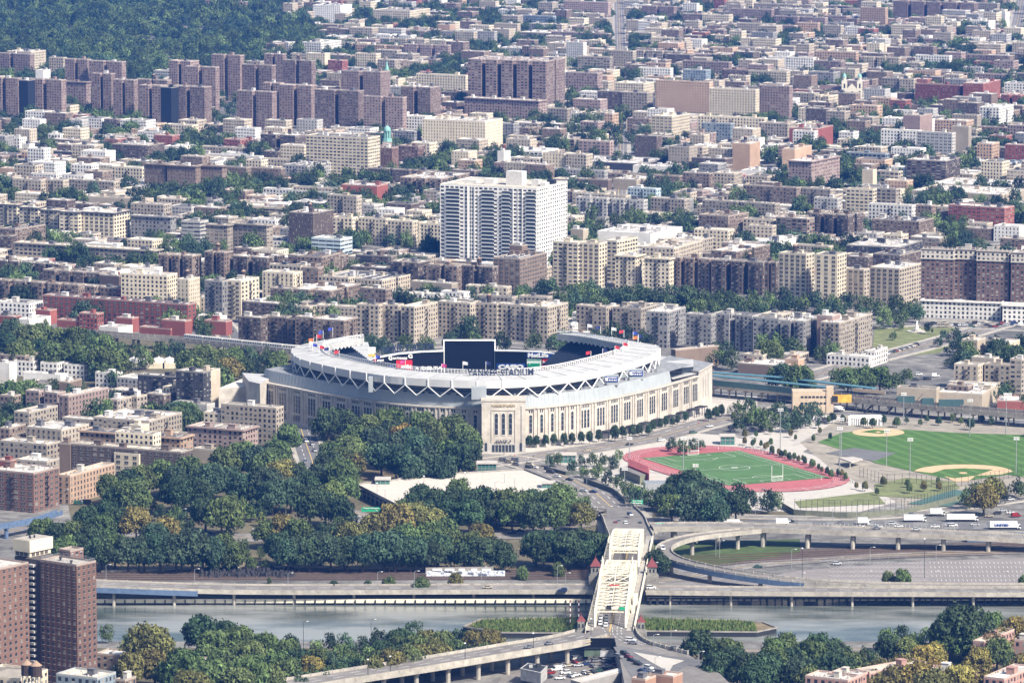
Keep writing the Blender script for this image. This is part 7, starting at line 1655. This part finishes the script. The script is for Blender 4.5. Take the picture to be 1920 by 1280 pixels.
for i, f in enumerate(FOOT):
    bx, by = bucket(f[0], f[1])
    for a in range(-2, 3):
        for b in range(-2, 3): CB.setdefault((bx + a, by + b), []).append(f)
TB = {}
for x, y, r_ in TREES:
    bx, by = bucket(x, y)
    for a in (-1, 0, 1):
        for b in (-1, 0, 1): TB.setdefault((bx + a, by + b), []).append((x, y, r_))
def free(x, y, r_):
    for z in KEEPOUT:
        if inpoly(x, y, z): return False
    for f in CB.get(bucket(x, y), ()):
        if hypot(f[0] - x, f[1] - y) < f[2] + r_ + 2:
            q = f[3]
            for k in range(7):
                a = k * 1.05; px_, py_ = x + r_ * .85 * cos(a) * (k > 0), y + r_ * .85 * sin(a) * (k > 0)
                if inpoly(px_, py_, q): return False
            for c_ in q:
                if hypot(c_[0] - x, c_[1] - y) < r_ * .8: return False
    for c, hw in ROADS:
        for p in c:
            if abs(p.x - x) < hw + r_ * .8 and hypot(p.x - x, p.y - y) < hw + r_ * .8 + 2: return False
    return True
def treehit(x, y, r_): return any(hypot(t[0] - x, t[1] - y) < t[2] * .5 + r_ * .6 for t in TB.get(bucket(x, y), ()))
xtrees = []
for iv in range(-60, 330):
    for iu in range(-130, 150):
        su, sv = 26, 21
        u = iu * su + (iu // 8) * 16; v = iv * sv + (iv // 2) * 13 + (iv // 2 % 3) * 2
        x, y = gx_[0] * u + gy_[0] * v + rr.uniform(-3, 3), 2600 + gx_[1] * u + gy_[1] * v + rr.uniform(-4, 4)
        if y < 2850 or y > 7300: continue
        px, py = proj((x, y, 0))
        if not (-90 < px < 2010 and -30 < py < 905): continue
        gq = sin(x * .006 + 2 * sin(y * .0023)) * sin(y * .0041 + x * .002)
        if rr.random() < (.23 + (.22 if gq > .5 else 0) + (.22 if px < 1050 and py < 135 else 0)):
            for _ in range(rr.randint(2, 6)):
                tx, ty = x + rr.uniform(-12, 12), y + rr.uniform(-9, 9)
                if free(tx, ty, 5): xtrees.append((tx, ty, rr.uniform(12, 22), rr.uniform(11, 19)))
            continue
        w_, d_ = rr.uniform(15, 26), rr.uniform(11, 19); far_ = y > 4300
        if far_ and rr.random() < .35: w_ *= 1.35
        if not free(x, y, min(w_, d_) * .62) or treehit(x, y, min(w_, d_) * .5): 
            if rr.random() < .25 and free(x, y, 5): xtrees.append((x, y, rr.uniform(8, 14), rr.uniform(7, 12)))
            continue
        fl = rr.choice([1, 2, 2, 3, 3, 4] if not far_ else [1, 2, 2, 3, 3, 4, 5, 5, 6, 7])
        for f in CB.get(bucket(x, y), ()):
            if f[1] > y and f[1] - y < 75 and abs(f[0] - x) < f[2] + 8: fl = min(fl, 2)
        if y < 3300: fl = min(fl, 3)
        col = rr.choice('nnbbdtybrlgowtwbnpyb'); CELL.append((y, x, w_, d_, fl, col))
CELL.sort(); LOWN = 290
def low(i, y, x, w_, d_, fl, col):
    r_ = random.Random(i * 31); h = fl * 3.1; root = thing('low_building', (x, y, 0), -ga, cat='low building', group='low buildings between the apartment blocks')
    AUTO.append((root, '%s %s-storey low building' % (CODE[col][0], ('one', 'two', 'three', 'four', 'five', 'six')[fl - 1]), proj((x, y, h))))
    hw, hd = w_ / 2, d_ / 2; poly = [(-hw, -hd), (hw, -hd), (hw, hd), (-hw, hd)]; g = MB(); q = shell(g, poly, h, 3.1, 3.2, .8, 0, i * 5)
    link('wall', g.mesh('wall', [wallmat(r_.choice(('apt', 'apt', 'slit', 'pair', 'industrial')))]), root, color=CODE[col][1])
    g = MB(); g.face([(p[0], p[1], h + .02) for p in q]); link('roof', g.mesh('roof', [M_RF]), root, color=r_.choice(ROOFC))
    g = MB(); b = r_.uniform(2, 3.6); g.box((r_.uniform(-hw * .5, hw * .5), r_.uniform(-hd * .4, hd * .4), h + b * .4), (b, b, b * .8)); link('bulkhead', g.mesh('bulkhead', [M_BULK]), root, color=r_.choice([CODE[col][1], (.5, .48, .45), (.1, .1, .1)]))
for i, c in enumerate(CELL[:LOWN]): low(i, *c)
def fixed(m, col):
    k = m.name + str(col)
    if k in MATS: return MATS[k]
    n_ = m.copy(); n_.name = 'town_' + m.name; t = n_.node_tree
    for nd in list(t.nodes):
        if nd.type == 'OBJECT_INFO':
            for l in list(nd.outputs['Color'].links):
                rgb = t.nodes.new('ShaderNodeRGB'); rgb.outputs[0].default_value = tuple(col) + (1,); t.links.new(rgb.outputs[0], l.to_socket)
    MATS[k] = n_; return n_
mats = []; idx = {}
def slot(m, col):
    k = (m.name, tuple(col))
    if k not in idx: idx[k] = len(mats); mats.append(fixed(m, col))
    return idx[k]
g = MB()
for i, (y, x, w_, d_, fl, col) in enumerate(CELL[LOWN:]):
    r_ = random.Random(i); h = fl * 3.1; hw, hd = w_ / 2, d_ / 2; ca, sa = cos(-ga), sin(-ga)
    T = lambda a, b: (x + a * ca - b * sa, y + a * sa + b * ca)
    poly = [T(-hw, -hd), T(hw, -hd), T(hw, hd), T(-hw, hd)]; n0 = len(g.f)
    jit = r_.uniform(.85, 1.15); ms = slot(wallmat(r_.choice(('apt', 'slit', 'pair'))), CODE[col][1]); q = shell(g, poly, h, 3.1, 3.2, .8, 0, r_.randint(0, 500))
    for k in range(n0, len(g.f)): g.m[k] = ms
    g.face([(p[0], p[1], h + .02) for p in q], slot(M_RF, r_.choice(ROOFC))); b = r_.uniform(2, 4); c_ = T(r_.uniform(-hw * .6, hw * .6), r_.uniform(-hd * .5, hd * .5)); g.box((c_[0], c_[1], h + b * .4), (b, b * .8, b * .8), -ga, slot(M_BULK, r_.choice([CODE[col][1], (.5, .48, .45), (.1, .1, .1)])))
    if r_.random() < .5: c_ = T(r_.uniform(-hw * .6, hw * .6), r_.uniform(-hd * .5, hd * .5)); g.box((c_[0], c_[1], h + .9), (1.4, 3, 1.8), -ga, slot(M_BULK, (.3, .28, .26)))
tag(g.build('distant_town', mats), 'countless small far buildings filling the streets behind the landmark blocks', 'distant town', kind='stuff')
mass('distant_trees', [(p[0], p[1], wd, hg) for _, p, wd, hg, t, k, z in REST] + [t for t in xtrees], 'scattered far street and yard trees among the town buildings', 'gdmgdB', 8)
# ================================================================ vehicles, lamps, people
M_CAR = mat_obj('car_paint', .25, .04, 1, .6); M_TYRE = mat('tyre', (.02, .02, .022), .8, .1, 1)
def extr(mb, prof, y0, y1, m=0):
    n_ = len(prof); 
    for i in range(n_): a, b = prof[i], prof[(i + 1) % n_]; mb.face([(a[0], y0, a[1]), (b[0], y0, b[1]), (b[0], y1, b[1]), (a[0], y1, a[1])][::-1], m)
    mb.face([(a[0], y0, a[1]) for a in prof], m); mb.face([(a[0], y1, a[1]) for a in prof][::-1], m)
def wheel_mesh(r_, w_):
    g = MB()
    for sg in (1,):
        n_ = 10; a = [(r_ * cos(2 * pi * i / n_), r_ * sin(2 * pi * i / n_)) for i in range(n_)]
        extr(g, a, -w_ / 2, w_ / 2)
    return g.mesh('wheel', [M_TYRE])
WH = wheel_mesh(.34, .24); WT = wheel_mesh(.52, .4)
def car_meshes(kind):
    L, W, Hh = dict(sedan=(4.7, 1.8, 1.45), suv=(4.7, 1.9, 1.8), van=(5.4, 2.0, 2.2))[kind]; h = Hh; b = .95 if kind == 'sedan' else 1.1
    g = MB(); x = L / 2
    extr(g, [(-x, .3), (x, .3), (x + .04, .7), (x - .1, b - .12), (x * .45 if kind != 'van' else x * .72, b), (-x * .62 if kind == 'sedan' else -x + .05, b), (-x, b - .1)], -W / 2, W / 2)
    if kind == 'sedan': cb_ = [(x * .42, b), (x * .12, h - .04), (-x * .42, h - .04), (-x * .72, b)]
    elif kind == 'suv': cb_ = [(x * .42, b), (x * .16, h - .04), (-x * .88, h - .04), (-x * .97, b)]
    else: cb_ = [(x * .7, b), (x * .42, h - .04), (-x * .97, h - .04), (-x + .03, b)]
    g2 = MB(); extr(g2, cb_, -W / 2 + .12, W / 2 - .12); rf = MB(); c0, c1 = cb_[1][0], cb_[2][0]; rf.box(((c0 + c1) / 2, 0, h), (c0 - c1 + .05, W - .22, .08))
    if kind == 'van': rf.box((-x * .35, 0, (b + h) / 2), (x * 1.2, W - .02, h - b))
    return g.mesh('body', [M_CAR]), g2.mesh('window', [M_GLASS]), rf.mesh('roof', [M_CAR]), L, W
CM = {k: car_meshes(k) for k in ('sedan', 'suv', 'van')}
CCOL = [('white', (.70, .70, .69)), ('white', (.66, .66, .65)), ('silver', (.45, .46, .47)), ('grey', (.18, .18, .19)), ('black', (.02, .02, .022)), ('black', (.03, .03, .035)), ('dark blue', (.02, .04, .12)), ('red', (.22, .015, .015)), ('beige', (.42, .37, .28)), ('green', (.03, .09, .06))]
rc = random.Random(77)
def car(p, rz, kind=None, col=None, where=''):
    kind = kind or rc.choice(('sedan', 'sedan', 'suv', 'suv', 'van')); col = col or rc.choice(CCOL + CCOL[:6]); b, w_, rf, L, W = CM[kind]
    if isinstance(col, str): col = next(c for c in CCOL if c[0] == col)
    root = thing('car' if kind != 'van' else 'van', p, rz, cat='car' if kind != 'van' else 'van', group='cars and vans on roads and lots')
    AUTO.append((root, '%s %s' % (col[0], {'sedan': 'saloon car', 'suv': 'tall estate car', 'van': 'van'}[kind]), proj(p)))
    link('body', b, root, color=col[1]); link('window', w_, root); link('roof', rf, root, color=col[1])
    for x in (-L * .3, L * .31):
        for y in (-W / 2 + .1, W / 2 - .1): o = link('wheel', WH, root); o.location = (x, y, .34)
def cars(txt, z=.25):
    for rec in txt.split(';'):
        t = rec.split(); p = P(float(t[0]), float(t[1]), z)
        car(p, R(float(t[2])), t[3] if len(t) > 3 and t[3] != '-' else None, ' '.join(t[4:]) or None)
def lorry(p, rz, L=11, W=2.5, hh=3.9, cab='white', body=(.66, .66, .65), label=None, words=None, wcol=M_SIGNBL, cat='lorry'):
    root = thing('box_lorry', p, rz, cat=cat); 
    if label: root['label'] = label
    else: root['group'] = 'lorries on the motorway'; AUTO.append((root, 'white box lorry', proj(p)))
    g = MB(); g.box((-.6, 0, hh / 2 + .55), (L - 2.6, W, hh - 1.1)); link('cargo_box', g.mesh('cargo_box', [M_CAR]), root, color=body)
    g = MB(); x = L / 2; extr(g, [(x - 1.9, .5), (x, .5), (x + .02, 1.4), (x - .25, 2.6), (x - 1.9, 2.7)], -W / 2 + .08, W / 2 - .08); link('cab', g.mesh('cab', [M_CAR]), root, color=(.62, .62, .6))
    g = MB(); extr(g, [(x + .04, 1.5), (x - .2, 2.4), (x - 1.2, 2.4), (x - 1.2, 1.5)], -W / 2 + .04, W / 2 - .04); link('window', g.mesh('window', [M_GLASS]), root)
    g = MB(); g.box((-.3, 0, .62), (L - 1.4, 1.2, .25)); link('chassis', g.mesh('chassis', [M_DARK]), root)
    for xx in (x - 1.1, -x + 1.2, -x + 2.4):
        for y in (-W / 2 + .2, W / 2 - .2): o = link('wheel', WT, root); o.location = (xx, y, .52)
    if words:
        for sg in (-1,):
            g = MB(); lettering(g, words, (-L * .32, -W / 2, 1.75), (L * .12, -W / 2, 1.75), 1.25, bold=.06, proud=.04); link('side_lettering', g.mesh('side_lettering', [wcol]), root)
A = lambda x: 1360 + x / 3.4286
B = lambda y: 740 + y / 3.4286
for x, y, L in ((20, 862, 16), (370, 856, 9), (-190, 862, 20), (1215, 832, 13), (1520, 828, 18), (1360, 792, 9)): lorry(P(A(x), B(y) - 5, .3), R(rc.choice((0, 0, 180))), L)
lorry(P(A(1795), B(872) - 3, .3), pi * 0, 17.5, 2.6, 4.3, label='long white articulated lorry with blue UNITED lettering on its side', words='UNITED')
lorry(P(233, 998, .3), 0, 8, label='white box lorry glimpsed between trees on the motorway, far left'); lorry(P(A(890), B(840) - 2, .3), 0, 8, label='white minibus like lorry in the middle of the motorway traffic jam')
cars(';'.join('%f %f %d %s %s' % (A(x), B(y) - 4, r_, k, c) for x, y, r_, k, c in ((190, 862, 0, 'suv', 'white'), (225, 866, 0, 'sedan', 'white'), (565, 866, 0, 'sedan', 'silver'), (640, 860, 0, 'sedan', 'silver'), (870, 866, 0, 'sedan', 'white'), (940, 852, 180, 'sedan', 'silver'), (1075, 846, 0, 'suv', 'silver'), (1115, 862, 0, 'sedan', 'white'), (985, 866, 0, 'sedan', 'white'), (1350, 864, 0, 'sedan', 'white'), (1465, 858, 0, 'suv', 'white'), (1605, 852, 180, 'sedan', 'silver'), (415, 830, 180, 'sedan', 'black'), (1200, 785, 10, 'sedan', 'grey'), (740, 840, 0, 'sedan', 'grey'), (1830, 690, 15, 'suv', 'silver'), (1440, 855, 0, 'sedan', 'silver'), (720, 1103, 2, 'suv', 'silver'), (210, 1122, 0, 'sedan', 'green'))))
cars('1644 991 3 sedan grey;1718 993 -4 sedan silver', 9.5); cars('1241 1029 105 van white', 9.3); cars('1221 1103 0 suv white', 4.1); cars('1055 1108 180 suv dark blue;915 1102 0 sedan beige', 4.1)
cars('1127 1158 86 suv white;1126 1164 86 sedan white;1126 1170 86 suv white;1137 1157 86 sedan black;1137 1162 86 suv grey;1137 1167 86 sedan silver;1136 1173 86 suv white;1163 1030 265 suv black', 10.15)
cars('1183 1201 -20 suv white;1187 1206 -20 sedan grey;1266 1218 -8 suv black;1030 1207 40 sedan grey;992 1214 200 sedan grey', 10.2)
cars('1171 1226 -50 suv black;1178 1232 -50 sedan red;1184 1238 -50 sedan black;1196 1245 -50 suv black;1216 1253 -45 suv white;1222 1259 -45 sedan white;1160 1232 -50 suv grey;1204 1258 -45 sedan dark blue', 10.2)
for x, y in ((1032, 1262), (1043, 1256), (1036, 1250), (1052, 1250), (1060, 1262), (1066, 1248), (1078, 1242), (1084, 1248), (1090, 1238), (1098, 1246), (1106, 1240), (1112, 1250), (1118, 1240), (1082, 1236), (1006, 1270), (1014, 1266), (1070, 1268), (1080, 1266), (1096, 1262), (1104, 1264), (1112, 1260), (1122, 1258), (1130, 1254), (1138, 1240), (1146, 1242), (1152, 1248), (1160, 1256), (1168, 1258), (1150, 1236), (1028, 1270), (1050, 1272), (1140, 1250)): car(P(x, y, .3), R(rc.choice((20, 200, 25, -60))))
# approach road & stadium front
A2, B2 = lambda x: 560 + x / 3.4286, lambda y: 800 + y / 3.4286
cars(';'.join('%f %f -35' % (A2(x), B2(y)) for x, y in ((1315, 220), (1355, 230), (1395, 220), (1400, 245), (1485, 245), (1480, 264), (1515, 264), (1620, 296), (1660, 322), (1740, 343), (1830, 414), (1895, 421))), .3)
cars('1181 966 -70 suv dark blue;1160 979 95 suv grey;1173 982 95 suv white;1200 982 95 sedan black;1154 981 95 sedan red', 4.5)
for i in range(26): t = i / 25; car(P(1372 + 92 * t, 802 - 26 * t, .3), R(30 + rc.uniform(-8, 8)))
for i in range(16): t = i / 15; car(P(1385 + 80 * t, 794 - 24 * t, .3), R(30))
for i in range(12): car(P(1500 + rc.uniform(0, 60), 786 + rc.uniform(-6, 8), .3), R(25))
for x, y in ((1372, 808), (1428, 808), (1330, 800), (1300, 812), (1240, 826), (1100, 846), (1180, 834), (1536, 777), (1546, 772)): car(P(x, y, .3), R(24))
for x, y, a in ((585, 834, -75), (572, 868, -80), (571, 880, -80), (570, 892, -85), (590, 846, -75), (573, 828, -70), (577, 905, -85), (602, 860, -80)): car(P(x, y, .3), R(a))
for x in (190, 265, 430, 480, 300, 390, 560, 960, 975, 1000): car(P(x, 1001 + rc.uniform(-6, 5), .3), R(rc.choice((0, 180))))
for i in range(20): t = i / 19; car(P(1646 + 72 * t, 670 - 22 * t, .3), R(48))
for i in range(26): car(P(1736 + i * 7.2, 610 + rc.choice((-3, 3, 0)), .3), R(rc.choice((0, 0, 20))))
for i in range(14): car(P(1598 + rc.uniform(0, 50), 662 + rc.uniform(-6, 14), .3), R(rc.uniform(0, 60)))
for i in range(14): car(P(1640 + rc.uniform(0, 120), 706 + rc.uniform(-6, 8), .3), R(rc.uniform(-10, 20)))
for x, y in ((855, 980), (147, 945), (158, 941), (165, 943), (1895, 962), (1880, 958), (1905, 968), (1870, 963), (1855, 968), (700, 642), (720, 640), (735, 642), (425, 610), (432, 622)): car(P(x, y, .3), R(rc.uniform(-10, 20)))
# buses near the station
lorry(P(1567, 771, .3), R(20), 11, 2.5, 3.4, label='white coach parked under the green station at the edge of the ball fields', cat='coach')
# lamps along roads
for x, y, hh in ((199, 1092, 9), (365, 1100, 9), (540, 1104, 8), (708, 1102, 8), (777, 1108, 10), (903, 1100, 10), (1045, 1094, 9), (1060, 1104, 8), (1224, 1088, 9), (1500, 1104, 8), (1625, 1104, 9), (1750, 1104, 9), (1880, 1105, 9)): lamp(x, y, hh, z=4)
for x, y, hh in ((1342, 1042, 10), (1349, 1046, 9), (1484, 1066, 10), (1631, 1062, 10), (1755, 1058, 10), (1283, 972, 10), (1253, 985, 9), (1313, 985, 9), (1425, 950, 10), (1416, 972, 9), (1561, 984, 9), (1694, 968, 9), (1066, 946, 9), (1020, 1000, 8), (1055, 992, 8), (1140, 980, 9), (700, 985, 8), (648, 985, 8), (536, 965, 9), (181, 985, 8), (341, 985, 9), (120, 945, 8), (600, 905, 9), (1100, 925, 9), (1076, 884, 8), (1028, 880, 8), (1300, 960, 8), (1606, 975, 8)): lamp(x, y, hh)
for x, y, hh in ((1000, 1218, 8), (872, 1237, 8), (732, 1262, 8), (690, 1268, 8), (1108, 1190, 8)): lamp(x, y, hh, z=10, mt=M_DARK, arm=0)
for x, y, hh in ((1156, 1210, 8), (1225, 1222, 8), (1258, 1214, 8), (1228, 1260, 7), (1310, 1250, 7)): lamp(x, y, hh, z=10)
for x, y, hh in ((569, 1216, 13), (696, 1212, 13)): lamp(x, y, hh, arm=2, mt=M_DARK)
for x, y0, y1 in ((1504, 1085, 1026), (1733, 1083, 1008)): lamp(x, y1, (y1 - y0) / -3.7, arm=0, mt=M_DARK, auto='tall dark timber utility pole standing in the parking lot', group='utility poles') if 0 else lamp(x, y0, (y0 - y1) / 3.68, arm=0, mt=M_DARK, auto='tall dark timber utility pole standing in the parking lot', group='utility poles')
def flood(px, y1, y0):
    p = P(px, y0, 0); hh = (y0 - y1) / scale(y0); root = thing('floodlight_mast', p, auto='tall slim floodlight mast beside the sports fields', cat='floodlight mast', group='floodlight masts round the fields')
    g = MB(); g.cyl((p.x, p.y), .3, 0, hh, 6, r2=.16); g.build('mast', M_STEEL, root); g = MB()
    for k in (0, 1): g.box((p.x, p.y, hh - k * 1.1), (3.4, .4, .25)); [g.box((p.x - 1.3 + j * .87, p.y - .2, hh + .35 - k * 1.1), (.6, .5, .5)) for j in range(4)]
    g.build('floodlight', M_WHITE, root)
for a in ((1574, 801, 892), (1577, 784, 856), (1662, 806, 873), (1706, 822, 889), (1905, 820, 888), (1694, 737, 797), (1818, 749, 818), (1886, 746, 815), (1463, 766, 853), (1180, 820, 859), (1281, 820, 894), (1171, 877, 926), (1304, 871, 890)): flood(*a)
# footpath poles striped mooring piles by the bridge
for px in (1069, 1085):
    p = P(px, 1182, -3); g = MB()
    for k in range(12): g.cyl((p.x, p.y), .28, -4 + k * 1.35, -2.65 + k * 1.35, 6, k % 2)
    root = solid('striped_pile', g, [M_WHITE, M_RED], (p.x, p.y, -4), cat='pile', group='striped piles by the bridge'); AUTO.append((root, 'thin red and white striped pile in the river', (px, 1165)))
# people on the track and plaza
bmk = bpy.data.meshes.new('body'); pv = [(0, 0, .95), (0, 0, 1.2), (0, 0, 1.45), (0, 0, 1.56), (0, 0, 1.72), (.1, .12, .9), (.12, .22, .5), (.13, .1, .05), (-.1, -.02, .9), (-.12, -.08, .5), (-.13, -.3, .08), (.2, 0, 1.42), (.26, -.1, 1.14), (.26, .08, .9), (-.2, 0, 1.42), (-.26, .1, 1.14), (-.26, .28, .95)]
bmk.from_pydata(pv, [(0, 1), (1, 2), (2, 3), (3, 4), (0, 5), (5, 6), (6, 7), (0, 8), (8, 9), (9, 10), (2, 11), (11, 12), (12, 13), (2, 14), (14, 15), (15, 16)], [])
ob = bpy.data.objects.new('body', bmk); COL.objects.link(ob); md = ob.modifiers.new('s', 'SKIN'); rad = [.15, .14, .15, .06, .11, .1, .075, .05, .1, .075, .05, .07, .05, .04, .07, .05, .04]
for i, v in enumerate(bmk.skin_vertices[0].data): v.radius = (rad[i], rad[i]); v.use_root = (i == 0)
ob.modifiers.new('d', 'SUBSURF').levels = 1
dg = bpy.context.evaluated_depsgraph_get(); PM = bpy.data.meshes.new_from_object(ob.evaluated_get(dg)); PM.name = 'person'; PM.materials.clear(); PM.materials.append(mat_obj('clothing', .8, .1)); bpy.data.objects.remove(ob)
PC = [('dark clothes', (.04, .04, .05)), ('white shirt', (.6, .6, .6)), ('red shirt', (.4, .04, .04)), ('blue shirt', (.05, .1, .3))]
for x, y in ((1398, 842), (1415, 846), (1430, 850), (1444, 853), (1490, 880), (1527, 893), (1540, 900), (1598, 912), (1548, 932), (1353, 842), (1347, 843), (1188, 862), (1200, 866), (1175, 854), (1560, 905), (990, 862), (1000, 858), (1060, 850), (1290, 803), (1310, 796), (1320, 792), (1335, 778), (945, 853), (965, 856), (1510, 868), (1500, 862)):
    c_ = rc.choice(PC); o = link('person', PM, None, P(x, y, .45), rc.uniform(0, 6), c_[1]); tag(o, None, 'person', 'people walking near the track and stadium'); AUTO.append((o, 'person in %s walking' % c_[0], (x, y)))
# air
g = MB(); g.box((0, 4200, 220), (9000, 8900, 460 + 0)); hz = g.build('haze', None if 0 else MATS['white_paint']); hz['kind'] = 'stuff'; hz['label'] = 'thin pale haze filling the air over the whole town'; hz['category'] = 'haze'
m = bpy.data.materials.new('haze_air'); m.use_nodes = True; t = m.node_tree; t.nodes.clear(); o_ = t.nodes.new('ShaderNodeOutputMaterial'); v_ = t.nodes.new('ShaderNodeVolumePrincipled')
v_.inputs['Density'].default_value = HAZE = 3.3e-5; v_.inputs['Color'].default_value = (.06, .27, 1.0, 1); v_.inputs['Anisotropy'].default_value = 0.0; t.links.new(v_.outputs[0], o_.inputs['Volume']); hz.data.materials[0] = m
hz.location = (0, 0, 0)
# ================================================================ labels
LM = [('the video screen', 880, 665), ('the stadium gate tower', 945, 800), ('the left end of the stadium', 500, 740), ('the right end of the stadium', 1320, 730), ('the parking garage', 850, 905), ('the running track', 1380, 880), ('the near ball diamond', 1805, 885), ('the far ball diamond', 1647, 811),
      ('the steel bridge', 1150, 1090), ('the loop ramp', 1270, 1035), ('the striped parking lot', 1750, 1075), ('the graffiti wall', 860, 1070), ('the rock outcrop', 460, 1078), ('the brick tower in the corner', 100, 1150), ('the twin water tanks', 60, 1250), ('the long white roofed building', 300, 1225), ('the road viaduct', 800, 1245), ('the billboard', 1125, 1210), ('the pink brick houses', 1720, 1245),
      ('the left river island', 980, 1172), ('the right river island', 1330, 1172), ('the white slab tower', 945, 410), ('the copper cupola tower', 727, 260), ('the cream slab with wide windows', 640, 290), ('the balcony hotel', 870, 260), ('the blue striped tower group', 970, 150), ('the twin towered church', 1597, 165), ('the red school', 1790, 180), ('the grand hotel', 1820, 510), ('the monument park', 1710, 625), ('the white shops', 1610, 675), ('the teal station', 1450, 720), ('the tan warehouse', 1780, 735),
      ('the long red building', 220, 580), ('the yellow block', 300, 530), ('the beige civic building', 160, 460), ('the silver train', 450, 645), ('the four domed hall', 280, 680), ('the tall concrete tower', 375, 375), ('the far left brick towers', 100, 190), ('the middle brick towers', 400, 170), ('the far wood', 250, 60), ('the orange and cream block', 290, 820), ('the peach block', 160, 880), ('the blue footbridge', 60, 975), ('the arena roof', 1640, 445), ('the pale blue building', 620, 455), ('the long avenue', 1160, 60), ('the top right corner', 1880, 30), ('the two cream high-rises', 1560, 500), ('the market roofs', 1100, 310), ('the hospital block', 1530, 320), ('the blue grey warehouse', 1860, 310), ('the curved park road', 590, 870), ('the motorway jam', 1600, 985), ('the three cream rows', 70, 400)]
ORD = ('nearest', 'second nearest', 'third nearest', 'fourth nearest', 'fifth nearest', 'sixth nearest', 'seventh nearest', 'eighth nearest', 'ninth nearest', 'tenth nearest')
groups = {}
for o, desc, (px, py) in AUTO:
    if 'label' in o: continue
    lm = min(LM, key=lambda l: (l[1] - px) ** 2 + ((l[2] - py) * 1.6) ** 2); dx, dy = px - lm[1], py - lm[2]
    d = ('right of' if dx > 0 else 'left of') if abs(dx) > abs(dy) * 1.3 else ('in front of' if dy > 0 else 'behind')
    if len(desc.split()) + len(d.split()) + len(lm[0].split()) > 13:
        desc = desc.replace(' on a thin pole on the stadium roof rim', ' on the stadium roof rim').replace(' beside the sports fields', '').replace(' with a curved arm', ''); desc = desc.replace(' with fire escapes', '').replace(' with light courts', '')
    groups.setdefault((desc, d, lm[0]), []).append((hypot(dx, dy), o))
for (desc, d, l), lst in groups.items():
    lst.sort(key=lambda t: t[0])
    for i, (_, o) in enumerate(lst):
        if len(lst) == 1: o['label'] = '%s %s %s' % (desc, d, l)
        elif i < 10: o['label'] = '%s %s %s, %s' % (desc, d, l, ORD[i])
        else: o['label'] = '%s %s %s, number %d outwards' % (desc, d, l, i + 1)
